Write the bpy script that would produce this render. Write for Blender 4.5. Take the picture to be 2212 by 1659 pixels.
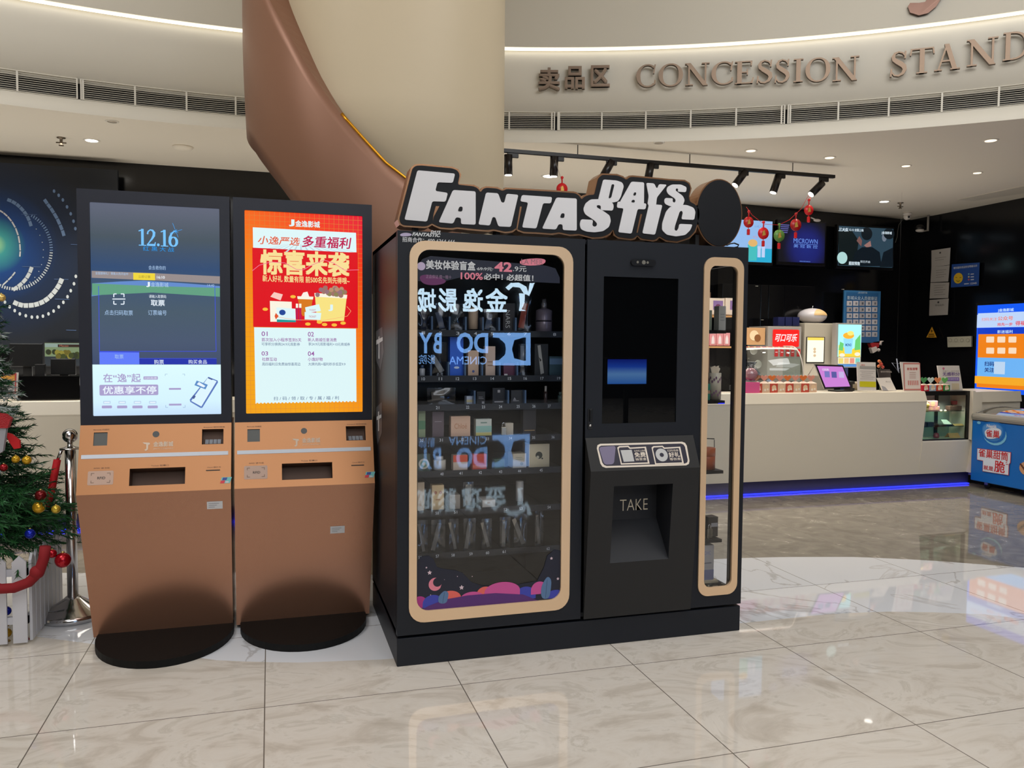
import bpy, bmesh, math, random
from mathutils import Vector, Matrix
random.seed(7)
SC = bpy.context.scene
COL = SC.collection
for o in list(bpy.data.objects): bpy.data.objects.remove(o)

# ---------------------------------------------------------------- camera
F_PX, PITCH, ROLL, YAW = 1745.87, 0.0495687, 0.00812997, 0.2908848
W_PX, H_PX, EYE = 2212, 1659, 1.45
c_fw = Vector((math.sin(YAW)*math.cos(PITCH), math.cos(YAW)*math.cos(PITCH), -math.sin(PITCH)))
_r = Vector((math.cos(YAW), -math.sin(YAW), 0)); _u = _r.cross(c_fw)
c_rt = _r*math.cos(ROLL)+_u*math.sin(ROLL); c_up = -_r*math.sin(ROLL)+_u*math.cos(ROLL)
CAM = Vector((0, 0, EYE))
cd = bpy.data.cameras.new('camera'); cd.sensor_width = 36; cd.lens = F_PX*36/W_PX; cd.clip_start = .05; cd.clip_end = 100
co = bpy.data.objects.new('camera', cd); COL.objects.link(co)
M = Matrix((c_rt, c_up, -c_fw)).transposed().to_4x4(); M.translation = CAM; co.matrix_world = M
SC.camera = co

# ---------------------------------------------------------------- world, exposure, large lights
SC.view_settings.view_transform = 'Standard'; SC.view_settings.look = 'None'
SC.view_settings.gamma = 1; SC.view_settings.use_curve_mapping = False
SC.view_settings.exposure = 0.0
w = bpy.data.worlds.new('world'); SC.world = w; w.use_nodes = True
w.node_tree.nodes['Background'].inputs[0].default_value = (.9, .93, 1, 1)
w.node_tree.nodes['Background'].inputs[1].default_value = 0.05
def area(name, loc, sx, sy, power, col, rot=(0, 0, 0), spread=180):
    l = bpy.data.lights.new(name, 'AREA'); l.shape = 'RECTANGLE'; l.size = sx; l.size_y = sy; l.energy = power; l.color = col; l.spread = math.radians(spread)
    o = bpy.data.objects.new(name, l); o.location = loc; o.rotation_euler = rot; COL.objects.link(o); return o
area('atrium_lamp', (0, -1.8, 5.9), 6, 4.5, 165, (.96, .98, 1.0))
area('fascia_fill_right', (3.3, 2.2, 4.9), 3, 2, 92, (.98, .98, .98), rot=(math.radians(30), 0, math.radians(-28)))  # added fill tilted at the fascia and counter, no fixture hangs here
area('fascia_fill_left', (-3.0, 2.8, 5.7), 3, 2, 150, (.98, .98, .98), rot=(math.radians(38), 0, math.radians(20)))  # added fill for the left walls, where the column blocks the light
area('lobby_lamp', (1, -8, 5.9), 8, 5, 430, (.96, .98, 1.0))
area('counter_fill', (3.9, 7.6, 3.15), 6.5, .8, 70, (1, .93, .82), spread=110)  # added fill, bounces off counter and floor to lift the soffit
area('counter_fill_left', (-2.6, 7.6, 3.15), 4, .8, 60, (1, .93, .82), spread=110)  # left part of the added downward fill, no fixture behind it
area('soffit_upfill', (3.9, 7.7, 1.1), 6.5, 1.5, 44, (1, .95, .86), rot=(math.pi, 0, 0))  # added unseen uplight that brightens the soffit
area('soffit_upfill_left', (-2.6, 7.7, 1.1), 4.5, 1.5, 29, (1, .95, .86), rot=(math.pi, 0, 0))  # same added uplight for the left soffit
SC.cycles.max_bounces = 7; SC.cycles.diffuse_bounces = 4; SC.cycles.glossy_bounces = 4
SC.cycles.transparent_max_bounces = 16; SC.cycles.transmission_bounces = 6
SC.cycles.sample_clamp_indirect = 4; SC.cycles.caustics_reflective = False; SC.cycles.caustics_refractive = False
SC.cycles.use_denoising = True

# ---------------------------------------------------------------- measuring helpers
def ray(px, py): return c_rt*((px-W_PX/2)/F_PX) - c_up*((py-H_PX/2)/F_PX) + c_fw
def at(px, py, X=None, Y=None, Z=None):
    v = ray(px, py)
    t = (X-CAM.x)/v.x if X is not None else (Y-CAM.y)/v.y if Y is not None else (Z-CAM.z)/v.z
    return CAM+v*t
def onplane(px, py, O, N):
    v = ray(px, py); return CAM+v*((O-CAM).dot(N)/v.dot(N))
FC, FR = Vector((-.164, -1.218)), 8.34
def fpt(a, z, r=FR):   # a in degrees from +Y toward +X
    return Vector((FC.x+r*math.sin(math.radians(a)), FC.y+r*math.cos(math.radians(a)), z))
def onfas(px, py, r=FR):
    v = ray(px, py); o = -FC; A = v.x**2+v.y**2; B = o.x*v.x+o.y*v.y; D = o.x**2+o.y**2-r*r
    t = (-B+math.sqrt(B*B-A*D))/A; p = CAM+v*t
    return math.degrees(math.atan2(p.x-FC.x, p.y-FC.y)), p.z

# ---------------------------------------------------------------- materials
def lin(c): 
    return tuple(((x/255)/12.92 if x/255 <= .04045 else ((x/255+.055)/1.055)**2.4) for x in c[:3])+(1,)
MATS = {}
def mat(name, c=(200, 200, 200), rough=.5, metal=0, emit=0, spec=.5, noise=0, nscale=20, coat=0, bump=0):
    if name in MATS: return MATS[name]
    m = bpy.data.materials.new(name); m.use_nodes = True; nt = m.node_tree; b = nt.nodes['Principled BSDF']
    L = lin(c)
    if emit:
        b.inputs['Base Color'].default_value = (.01, .01, .01, 1); b.inputs['Emission Color'].default_value = L
        b.inputs['Emission Strength'].default_value = emit
    else: b.inputs['Base Color'].default_value = L
    b.inputs['Roughness'].default_value = rough; b.inputs['Metallic'].default_value = metal
    b.inputs['Specular IOR Level'].default_value = spec
    if coat: b.inputs['Coat Weight'].default_value = coat; b.inputs['Coat Roughness'].default_value = .05
    if noise or bump:
        tc = nt.nodes.new('ShaderNodeTexCoord'); n = nt.nodes.new('ShaderNodeTexNoise'); n.inputs['Scale'].default_value = nscale
        n.inputs['Detail'].default_value = 5
        nt.links.new(tc.outputs['Object'], n.inputs['Vector'])
        if noise:
            mx = nt.nodes.new('ShaderNodeMix'); mx.data_type = 'RGBA'
            mx.inputs[6].default_value = tuple(x*(1-noise) for x in L[:3])+(1,); mx.inputs[7].default_value = tuple(min(1, x*(1+noise)) for x in L[:3])+(1,)
            nt.links.new(n.outputs['Fac'], mx.inputs[0]); nt.links.new(mx.outputs[2], b.inputs['Base Color'])
        if bump:
            bp = nt.nodes.new('ShaderNodeBump'); bp.inputs['Strength'].default_value = bump; bp.inputs['Distance'].default_value = .01
            nt.links.new(n.outputs['Fac'], bp.inputs['Height']); nt.links.new(bp.outputs[0], b.inputs['Normal'])
    MATS[name] = m; return m
def glass(name, tint=(255, 255, 255), refl=1.0, rough=0.0, ior=1.5):
    if name in MATS: return MATS[name]
    m = bpy.data.materials.new(name); m.use_nodes = True; nt = m.node_tree
    for n in list(nt.nodes): nt.nodes.remove(n)
    o = nt.nodes.new('ShaderNodeOutputMaterial'); mx = nt.nodes.new('ShaderNodeMixShader'); t = nt.nodes.new('ShaderNodeBsdfTransparent')
    g = nt.nodes.new('ShaderNodeBsdfGlossy')
    ge = nt.nodes.new('ShaderNodeNewGeometry'); dt = nt.nodes.new('ShaderNodeVectorMath'); dt.operation = 'DOT_PRODUCT'; nt.links.new(ge.outputs['Incoming'], dt.inputs[0]); nt.links.new(ge.outputs['Normal'], dt.inputs[1])
    def mt(op, a, b=None):
        q = nt.nodes.new('ShaderNodeMath'); q.operation = op
        for i, v in enumerate((a, b)):
            if v is None: continue
            if isinstance(v, (int, float)): q.inputs[i].default_value = v
            else: nt.links.new(v, q.inputs[i])
        return q
    r0 = ((ior-1)/(ior+1))**2; ab = mt('ABSOLUTE', dt.outputs['Value']); om = mt('SUBTRACT', 1.0, ab.outputs[0]); p5 = mt('POWER', om.outputs[0], 5.0); sc1 = mt('MULTIPLY', p5.outputs[0], 1-r0); f = mt('ADD', sc1.outputs[0], r0)
    mu = mt('MULTIPLY', f.outputs[0], refl); mu.use_clamp = True; mu = mu
    t.inputs[0].default_value = lin(tint); g.inputs['Roughness'].default_value = rough
    nt.links.new(mu.outputs[0], mx.inputs[0]); nt.links.new(t.outputs[0], mx.inputs[1]); nt.links.new(g.outputs[0], mx.inputs[2])
    nt.links.new(mx.outputs[0], o.inputs[0]); MATS[name] = m; return m
def ramp(nt, fac, stops):
    r = nt.nodes.new('ShaderNodeValToRGB'); e = r.color_ramp.elements
    while len(e) < len(stops): e.new(.5)
    for i, (p, c) in enumerate(stops): e[i].position = p; e[i].color = lin(c)
    nt.links.new(fac, r.inputs[0]); return r
def grad_emit(name, z0, z1, stops, strength=1.0):      # a lit display whose picture runs through a few colours from bottom to top
    m = bpy.data.materials.new(name); m.use_nodes = True; nt = m.node_tree; b = nt.nodes['Principled BSDF']
    g = nt.nodes.new('ShaderNodeNewGeometry'); s = nt.nodes.new('ShaderNodeSeparateXYZ'); mr = nt.nodes.new('ShaderNodeMapRange')
    nt.links.new(g.outputs['Position'], s.inputs[0]); nt.links.new(s.outputs[2], mr.inputs[0]); mr.inputs[1].default_value = z0; mr.inputs[2].default_value = z1
    r = ramp(nt, mr.outputs[0], stops); b.inputs['Base Color'].default_value = (.01, .01, .01, 1); b.inputs['Roughness'].default_value = .15
    nt.links.new(r.outputs[0], b.inputs['Emission Color']); b.inputs['Emission Strength'].default_value = strength; return m
def floor_mat(name, base, kind):
    m = bpy.data.materials.new(name); m.use_nodes = True; nt = m.node_tree; b = nt.nodes['Principled BSDF']; N = nt.nodes.new; K = nt.links.new
    tc = N('ShaderNodeTexCoord'); sp = N('ShaderNodeSeparateXYZ'); K(tc.outputs['Object'], sp.inputs[0])
    def joint(sock, off, per, half):
        a = N('ShaderNodeMath'); a.operation = 'SUBTRACT'; K(sock, a.inputs[0]); a.inputs[1].default_value = off-per*50
        d = N('ShaderNodeMath'); d.operation = 'DIVIDE'; K(a.outputs[0], d.inputs[0]); d.inputs[1].default_value = per
        fr = N('ShaderNodeMath'); fr.operation = 'FRACT'; K(d.outputs[0], fr.inputs[0])
        s = N('ShaderNodeMath'); s.operation = 'SUBTRACT'; K(fr.outputs[0], s.inputs[0]); s.inputs[1].default_value = .5
        ab = N('ShaderNodeMath'); ab.operation = 'ABSOLUTE'; K(s.outputs[0], ab.inputs[0])
        gt = N('ShaderNodeMath'); gt.operation = 'GREATER_THAN'; K(ab.outputs[0], gt.inputs[0]); gt.inputs[1].default_value = .5-half/per
        fl = N('ShaderNodeMath'); fl.operation = 'FLOOR'; K(d.outputs[0], fl.inputs[0])
        return gt.outputs[0], fl.outputs[0]
    jx, ix = joint(sp.outputs[0], -.03, .8, .0022); jy, iy = joint(sp.outputs[1], 3.289, .8255, .0022)
    mxn = N('ShaderNodeMath'); mxn.operation = 'MAXIMUM'; K(jx, mxn.inputs[0]); K(jy, mxn.inputs[1])
    cb = N('ShaderNodeCombineXYZ'); K(ix, cb.inputs[0]); K(iy, cb.inputs[1])
    wn = N('ShaderNodeTexWhiteNoise'); wn.noise_dimensions = '2D'; K(cb.outputs[0], wn.inputs['Vector'])
    sc = N('ShaderNodeVectorMath'); sc.operation = 'SCALE'; K(wn.outputs['Color'], sc.inputs[0]); sc.inputs['Scale'].default_value = 9
    ad = N('ShaderNodeVectorMath'); ad.operation = 'ADD'; K(sc.outputs[0], ad.inputs[0]); K(tc.outputs['Object'], ad.inputs[1])
    if kind == 'beige':
        n = N('ShaderNodeTexNoise'); n.inputs['Scale'].default_value = 2.1; n.inputs['Detail'].default_value = 9; n.inputs['Distortion'].default_value = 2.3; n.inputs['Roughness'].default_value = .62
        mp = N('ShaderNodeMapping'); mp.inputs['Rotation'].default_value = (0, 0, .6); mp.inputs['Scale'].default_value = (1, 1.7, 1); K(ad.outputs[0], mp.inputs[0]); K(mp.outputs[0], n.inputs['Vector'])
        r = ramp(nt, n.outputs['Fac'], [(.25, (190, 180, 168)), (.40, (206, 197, 186)), (.47, (217, 209, 199)), (.56, (221, 214, 205)), (.62, (205, 197, 186)), (.68, (222, 215, 207)), (.8, (228, 222, 214))])
    elif kind == 'white':
        n = N('ShaderNodeTexNoise'); n.inputs['Scale'].default_value = 1.1; n.inputs['Detail'].default_value = 7; n.inputs['Distortion'].default_value = .7; K(ad.outputs[0], n.inputs['Vector'])
        r = ramp(nt, n.outputs['Fac'], [(0, (228, 230, 236)), (.488, (229, 231, 237)), (.498, (188, 186, 188)), (.506, (228, 230, 236)), (.66, (230, 232, 238)), (.665, (206, 204, 206)), (.67, (230, 232, 238))])
    else:
        n = N('ShaderNodeTexNoise'); n.inputs['Scale'].default_value = 5; n.inputs['Detail'].default_value = 10; n.inputs['Distortion'].default_value = 1.4; K(ad.outputs[0], n.inputs['Vector'])
        r = ramp(nt, n.outputs['Fac'], [(.3, (122, 116, 106)), (.5, (138, 131, 121)), (.655, (148, 141, 130)), (.67, (190, 184, 174)), (.69, (142, 135, 125))])
    mx = N('ShaderNodeMix'); mx.data_type = 'RGBA'; K(mxn.outputs[0], mx.inputs[0]); K(r.outputs[0], mx.inputs[6]); mx.inputs[7].default_value = lin((112, 104, 96))
    K(mx.outputs[2], b.inputs['Base Color']); b.inputs['Roughness'].default_value = .03; b.inputs['Specular IOR Level'].default_value = .5
    return m

# ---------------------------------------------------------------- mesh builder
class MB:
    def __init__(s): s.v = []; s.f = []; s.m = []; s.mats = []; s.sm = []
    def mi(s, m):
        if m not in s.mats: s.mats.append(m)
        return s.mats.index(m)
    def face(s, pts, m, smooth=False):
        i = len(s.v); s.v += [Vector(p) for p in pts]; s.f.append(tuple(range(i, i+len(pts)))); s.m.append(s.mi(m)); s.sm.append(smooth)
    def raw(s, vs, fs, m, smooth=False):
        i = len(s.v); s.v += [Vector(p) for p in vs]; k = s.mi(m)
        for f in fs: s.f.append(tuple(i+j for j in f)); s.m.append(k); s.sm.append(smooth)
    def box(s, a, b, m, bev=0):
        (x0, y0, z0), (x1, y1, z1) = [(min(p, q), max(p, q)) for p, q in zip(a, b)] and ((min(a[0], b[0]), min(a[1], b[1]), min(a[2], b[2])), (max(a[0], b[0]), max(a[1], b[1]), max(a[2], b[2])))
        if bev:
            bev = min(bev, (x1-x0)*.45, (y1-y0)*.45, (z1-z0)*.45)
            bm = bmesh.new(); bmesh.ops.create_cube(bm, size=1)
            for v in bm.verts: v.co = Vector(((x0+x1)/2+v.co.x*(x1-x0), (y0+y1)/2+v.co.y*(y1-y0), (z0+z1)/2+v.co.z*(z1-z0)))
            bmesh.ops.bevel(bm, geom=bm.edges[:], offset=bev, segments=2, affect='EDGES', profile=.6)
            s.bm(bm, m); return
        V = [(x0, y0, z0), (x1, y0, z0), (x1, y1, z0), (x0, y1, z0), (x0, y0, z1), (x1, y0, z1), (x1, y1, z1), (x0, y1, z1)]
        s.raw(V, [(0, 3, 2, 1), (4, 5, 6, 7), (0, 1, 5, 4), (1, 2, 6, 5), (2, 3, 7, 6), (3, 0, 4, 7)], m)
    def bm(s, bm, m, smooth=False):
        bm.verts.index_update(); s.raw([v.co.copy() for v in bm.verts], [[v.index for v in f.verts] for f in bm.faces], m, smooth); bm.free()
    def prism(s, P, d, m, mside=None, back=True):      # P planar loop of 3-D points (counter-clockwise from the front), d = vector to the back
        P = [Vector(p) for p in P]; d = Vector(d); n = len(P)
        s.face(P, m)
        if back: s.face([p+d for p in reversed(P)], mside or m)
        for i in range(n):
            j = (i+1) % n; s.face([P[j], P[i], P[i]+d, P[j]+d], mside or m)
    def tube(s, pts, r, m, n=10, cap=True, smooth=True):
        pts = [Vector(p) for p in pts]; R = r if isinstance(r, (list, tuple)) else [r]*len(pts); vs = []; fs = []
        up = None
        for i, p in enumerate(pts):
            t = (pts[min(i+1, len(pts)-1)]-pts[max(i-1, 0)]).normalized()
            if up is None: up = Vector((0, 0, 1)) if abs(t.z) < .9 else Vector((1, 0, 0))
            a = t.cross(up).normalized(); b = a.cross(t).normalized(); up = b
            for k in range(n):
                q = 2*math.pi*k/n; vs.append(p+a*math.cos(q)*R[i]+b*math.sin(q)*R[i])
        for i in range(len(pts)-1):
            for k in range(n): fs.append((i*n+k, i*n+(k+1) % n, (i+1)*n+(k+1) % n, (i+1)*n+k))
        if cap: fs += [tuple(reversed(range(n))), tuple(range((len(pts)-1)*n, len(pts)*n))]
        s.raw(vs, fs, m, smooth)
    def lathe(s, prof, m, c=(0, 0, 0), n=24, axis='Z', smooth=True, sx=1, sy=1):
        vs = []; fs = []; c = Vector(c)
        for r, z in prof:
            for k in range(n):
                q = 2*math.pi*k/n; x, y = r*math.cos(q)*sx, r*math.sin(q)*sy
                vs.append(c+(Vector((x, y, z)) if axis == 'Z' else Vector((x, z, y)) if axis == 'Y' else Vector((z, x, y))))
        for i in range(len(prof)-1):
            for k in range(n): fs.append((i*n+k, i*n+(k+1) % n, (i+1)*n+(k+1) % n, (i+1)*n+k))
        fs += [tuple(reversed(range(n))), tuple(range((len(prof)-1)*n, len(prof)*n))]
        s.raw(vs, fs, m, smooth)
    def sphere(s, c, r, m, n=16, sc=(1, 1, 1)):
        prof = [(r*math.sin(math.pi*i/n), -r*math.cos(math.pi*i/n)*sc[2]) for i in range(n+1)]; prof[0] = (r*.01, prof[0][1]); prof[-1] = (r*.01, prof[-1][1])
        s.lathe(prof, m, c, n=n+4, sx=sc[0], sy=sc[1])
    def ringframe(s, O, U, V, N, outer, inner, rad, dep, m, ro=0, mi=None, seg=6):   # rectangular plate with a rounded opening; outer/inner = (u0,v0,u1,v1)
        def rr(b, r):
            u0, v0, u1, v1 = b; L = []
            for cx, cy, a0 in ((u1-r, v1-r, 0), (u0+r, v1-r, 90), (u0+r, v0+r, 180), (u1-r, v0+r, 270)):
                for k in range(seg+1):
                    q = math.radians(a0+90*k/seg); L.append((cx+r*math.cos(q), cy+r*math.sin(q)))
            return L
        I = rr(inner, rad); 
        if ro: Oo = rr(outer, ro)
        else:
            u0, v0, u1, v1 = outer; Oo = []
            for q in range(4):
                for k in range(seg+1):
                    p = I[q*(seg+1)+k]; h = k/seg; eu = u1 if q in (0, 3) else u0; ev = v1 if q in (0, 1) else v0
                    first_side = q in (0, 2)
                    if abs(h-.5) < 1e-6: Oo.append((eu, ev))
                    elif (h < .5) == first_side: Oo.append((eu, p[1]))
                    else: Oo.append((p[0], ev))
        P = lambda p, w=0: O+U*p[0]+V*p[1]+N*w
        n = len(I)
        for i in range(n):
            j = (i+1) % n
            s.face([P(Oo[i]), P(Oo[j]), P(I[j]), P(I[i])], m); s.face([P(I[i]), P(I[j]), P(I[j], -dep), P(I[i], -dep)], mi or m)
            s.face([P(Oo[j]), P(Oo[i]), P(Oo[i], -dep), P(Oo[j], -dep)], m)
            s.face([P(Oo[j], -dep), P(Oo[i], -dep), P(I[i], -dep), P(I[j], -dep)], m)
    def build(s, name, parent=None, loc=Vector((0, 0, 0)), kind=None, label=None, weld=False):
        me = bpy.data.meshes.new(name); me.from_pydata([v-Vector(loc) for v in s.v], [], s.f)
        for m in s.mats: me.materials.append(m)
        me.polygons.foreach_set('material_index', s.m); me.polygons.foreach_set('use_smooth', s.sm)
        if weld or any(s.sm):
            b = bmesh.new(); b.from_mesh(me); bmesh.ops.remove_doubles(b, verts=b.verts, dist=1e-6); bmesh.ops.recalc_face_normals(b, faces=b.faces) if weld else None; b.to_mesh(me); b.free()
        me.update()
        o = bpy.data.objects.new(name, me); COL.objects.link(o)
        if parent: o.parent = parent
        else: o.location = loc
        if kind: o['kind'] = kind
        if label: o['label'] = label
        return o

def tag(o, label, cat, group=None):
    o['label'] = label; o['category'] = cat
    if group: o['group'] = group
    return o
class Thing:
    def __init__(s, name, label, cat, loc, group=None):
        s.loc = Vector(loc); s.o = bpy.data.objects.new(name, None); s.o.empty_display_size = .05; s.o.location = s.loc; COL.objects.link(s.o); tag(s.o, label, cat, group)
    def part(s, name, mb, label=None, weld=False, parent=None):
        return mb.build(name, parent or s.o, s.loc, label=label, weld=weld)
def single(name, mb, label, cat, loc, group=None, weld=False):
    return tag(mb.build(name, None, Vector(loc), weld=weld), label, cat, group)
def copy_tree(o, parent=None):
    c = o.copy(); COL.objects.link(c)
    if parent: c.parent = parent
    for ch in list(o.children): copy_tree(ch, c)
    return c
def struct(name, mb, weld=False): return mb.build(name, kind='structure', weld=weld)

# ---------------------------------------------------------------- lettering
_tc = {}; _copies = {}
def text_geo(s, bold=0.0, shear=0.0, sp=1.0):
    cjk = any(ord(ch) > 0x2000 for ch in s); ob = bold
    if cjk: bold = 0
    k = (s, ob, shear, sp)
    if k in _tc: return _tc[k]
    c = bpy.data.curves.new('t', 'FONT'); c.body = s; c.offset = bold; c.shear = shear; c.resolution_u = 3; c.space_character = sp; c.fill_mode = 'FRONT'
    o = bpy.data.objects.new('t', c); COL.objects.link(o)
    me = bpy.data.meshes.new_from_object(o.evaluated_get(bpy.context.evaluated_depsgraph_get()))
    vs = [(v.co.x, v.co.y) for v in me.vertices]; fs = [tuple(p.vertices) for p in me.polygons if p.normal.z > 0 or True]
    bpy.data.objects.remove(o); bpy.data.curves.remove(c); bpy.data.meshes.remove(me)
    if cjk and ob > 0:      # heavier strokes: a few copies shifted by a hair
        v0, f0 = vs, fs; vs, fs = [], []
        for dx, dy in ((-.7, -.7), (.7, -.7), (.7, .7), (-.7, .7), (0, 0)):
            n0 = len(vs); vs += [(x+dx*ob, y+dy*ob) for x, y in v0]; fs += [tuple(i+n0 for i in f) for f in f0]
        _copies[k] = len(v0)
    xs = [v[0] for v in vs] or [0, 1]; ys = [v[1] for v in vs] or [0, 1]
    _tc[k] = (vs, fs, (min(xs), min(ys), max(xs), max(ys))); return _tc[k]
def rrect(u0, v0, u1, v1, r, seg=4):
    r = min(r, abs(u1-u0)/2, abs(v1-v0)/2); L = []
    for cx, cy, a0 in ((u1-r, v1-r, 0), (u0+r, v1-r, 90), (u0+r, v0+r, 180), (u1-r, v0+r, 270)):
        for k in range(seg+1):
            q = math.radians(a0+90*k/seg); L.append((cx+r*math.cos(q), cy+r*math.sin(q)))
    return L
class G:
    """flat graphics printed or shown on one plane, in layers a fraction of a millimetre apart"""
    def __init__(s, O, U=(1, 0, 0), V=(0, 0, 1), mb=None, step=.0004):
        s.O = Vector(O); s.U = Vector(U).normalized(); s.V = Vector(V).normalized(); s.N = s.U.cross(s.V); s.mb = mb or MB(); s.step = step
    def p(s, u, v, l=0): return s.O+s.U*u+s.V*v+s.N*(s.step*l)
    def uv(s, px, py):
        q = onplane(px, py, s.O, s.N)-s.O; return q.dot(s.U), q.dot(s.V)
    def box(s, x0, y0, x1, y1):
        ym, xm = (y0+y1)/2, (x0+x1)/2
        return s.uv(x0, ym)[0], s.uv(xm, y1)[1], s.uv(x1, ym)[0], s.uv(xm, y0)[1]
    def poly(s, pts, m, l=1):
        s.k = getattr(s, 'k', 0)+1; l = l+.07*(s.k % 9); s.mb.face([s.p(u, v, l) for u, v in pts], m)
    def ppoly(s, pts, m, l=1): s.poly([s.uv(*q) for q in pts], m, l)
    def rect(s, b, m, l=1, r=0): s.poly(rrect(*b, r) if r else [(b[0], b[1]), (b[2], b[1]), (b[2], b[3]), (b[0], b[3])], m, l)
    def prect(s, x0, y0, x1, y1, m, l=1, r=0): s.rect(s.box(x0, y0, x1, y1), m, l, r)
    def circ(s, u, v, r, m, l=1, n=20, ry=None):
        ry = ry or r; s.poly([(u+r*math.cos(2*math.pi*k/n), v+ry*math.sin(2*math.pi*k/n)) for k in range(n)], m, l)
    def pcirc(s, px, py, rp, m, l=1, n=20, ryp=None):
        u, v = s.uv(px, py); r = s.uv(px+rp, py)[0]-u; s.circ(u, v, abs(r), m, l, n, abs(s.uv(px, py-(ryp or rp))[1]-v))
    def line(s, a, b, w, m, l=1):
        a, b = Vector(a), Vector(b); d = (b-a).normalized(); n = Vector((-d.y, d.x))*w/2
        s.poly([tuple(a+n*-1), tuple(b-n), tuple(b+n), tuple(a+n)], m, l)
    def pline(s, pts, w, m, l=1):
        q = [s.uv(*p) for p in pts]
        for a, b in zip(q, q[1:]): s.line(a, b, w, m, l)
    def text(s, t, b, m, l=2, bold=0, shear=0, fit=True, sp=1, mirror=False):
        vs, fs, bb = text_geo(t, bold, shear, sp); w, h = bb[2]-bb[0], bb[3]-bb[1]
        kx, ky = (b[2]-b[0])/w, (b[3]-b[1])/h
        if not fit: kx = ky = min(kx, ky)
        nc = _copies.get((t, bold, shear, sp), 10**9)
        V = [s.p(b[0]+(x-bb[0])*kx, b[1]+(y-bb[1])*ky, l+.14*(i//nc)) for i, (x, y) in enumerate(vs)]
        s.mb.raw(V, fs, m)
    def ptext(s, t, x0, y0, x1, y1, m, l=2, **k): s.text(t, s.box(x0, y0, x1, y1), m, l, **k)
def text3d(mb, t, O, U, V, b, depth, m, ms=None, bold=0, shear=0):   # raised lettering
    vs, fs, bb = text_geo(t, bold, shear); N = U.cross(V); kx, ky = (b[2]-b[0])/(bb[2]-bb[0]), (b[3]-b[1])/(bb[3]-bb[1])
    nc = _copies.get((t, bold, shear, 1.0), 10**9)
    A = [O+U*(b[0]+(x-bb[0])*kx)+V*(b[1]+(y-bb[1])*ky)+N*.0012*(i//nc) for i, (x, y) in enumerate(vs)]
    bm = bmesh.new(); bv = [bm.verts.new(p) for p in A]
    for f in fs:
        try: bm.faces.new([bv[i] for i in f])
        except ValueError: pass
    bmesh.ops.remove_doubles(bm, verts=bm.verts, dist=1e-5)
    be = [e for e in bm.edges if len(e.link_faces) == 1]
    for e in be:
        a, c = e.verts; 
        f = e.link_faces[0]; lv = list(f.verts); i = lv.index(a)
        if lv[(i+1) % len(lv)] != c: a, c = c, a
        mb.face([c.co, a.co, a.co-N*depth, c.co-N*depth], ms or m)
    mb.bm(bm, m)
def chaikin(P, k=2, w=.25):
    for _ in range(k):
        Q = []
        for i in range(len(P)):
            a, b = P[i], P[(i+1) % len(P)]; Q += [tuple(x+(y-x)*w for x, y in zip(a, b)), tuple(x+(y-x)*(1-w) for x, y in zip(a, b))]
        P = Q
    return P
def roundp(P, r):   # round the corners of a 2-D loop with a fixed small radius
    Q = []
    for i in range(len(P)):
        a, b, c = Vector(P[i-1]), Vector(P[i]), Vector(P[(i+1) % len(P)])
        d1, d2 = a-b, c-b; k = min(r, d1.length*.4, d2.length*.4); p, q = b+d1.normalized()*k, b+d2.normalized()*k
        Q += [tuple(p), tuple(p*.3+b*.4+q*.3), tuple(q)] if k > 1e-5 else [tuple(b)]
    return Q
X, Y, Z = Vector((1, 0, 0)), Vector((0, 1, 0)), Vector((0, 0, 1))
# ================================================================ the setting
white_wall = mat('cream_plaster', (224, 218, 204), .55, spec=.3)
soffit_m = mat('soffit_plaster', (226, 218, 204), .6, spec=.3)
black_m = mat('black_stone', (14, 15, 18), .16)
dark_m = mat('dark_void', (8, 8, 9), .7)
# floor: beige marble, a curved band of white marble, grey-brown stone beyond
near = [(-16, 5.6), (-3, 5.2), (-1.2, 4.45), (-.218, 3.83), (.1, 3.72), (.534, 3.645), (2.9, 3.64), (3.2, 3.6), (3.436, 3.529), (3.727, 3.41), (3.862, 3.296), (4.6, 2.75), (5.6, 1.7), (9, -4), (16, -10)]
far = [(-16, 6.2), (-3, 6.1), (-1.46, 5.655), (-1.26, 5.57), (1, 5.02), (3.1, 4.778), (3.4, 4.725), (3.87, 4.6), (4.275, 4.406), (4.77, 4.085), (5.6, 3.3), (7, 1.6), (16, -8)]
def interp(T, x):
    for (a, b), (c, d) in zip(T, T[1:]):
        if a <= x <= c: return b+(d-b)*(x-a)/(c-a)
    return T[0][1] if x < T[0][0] else T[-1][1]
fm = MB(); mb_, mw_, mg_ = floor_mat('beige_marble_tiles', 0, 'beige'), floor_mat('white_marble_band', 0, 'white'), floor_mat('grey_stone_tiles', 0, 'grey')
xs = [-12+i*.12 for i in range(201)]
for a, b in zip(xs, xs[1:]):
    n0, n1, f0, f1 = interp(near, a), interp(near, b), interp(far, a), interp(far, b)
    fm.face([(a, -14, 0), (b, -14, 0), (b, n1, 0), (a, n0, 0)], mb_); fm.face([(a, n0, 0), (b, n1, 0), (b, f1, 0), (a, f0, 0)], mw_)
    fm.face([(a, f0, 0), (b, f1, 0), (b, 11, 0), (a, 11, 0)], mg_)
struct('floor', fm, weld=True)
# soffit ceiling behind the curved fascia (ring from the fascia outwards)
cm = MB(); A = [-86+i*2 for i in range(87)]
for a, b in zip(A, A[1:]):
    cm.face([fpt(a, 3.2, FR), fpt(b, 3.2, FR), fpt(b, 3.2, FR+7), fpt(a, 3.2, FR+7)], soffit_m)
struct('ceiling', cm)
um = MB(); um.box((-13, -14, 6), (13, 12, 6.1), soffit_m); struct('ceiling_upper', um)
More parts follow.
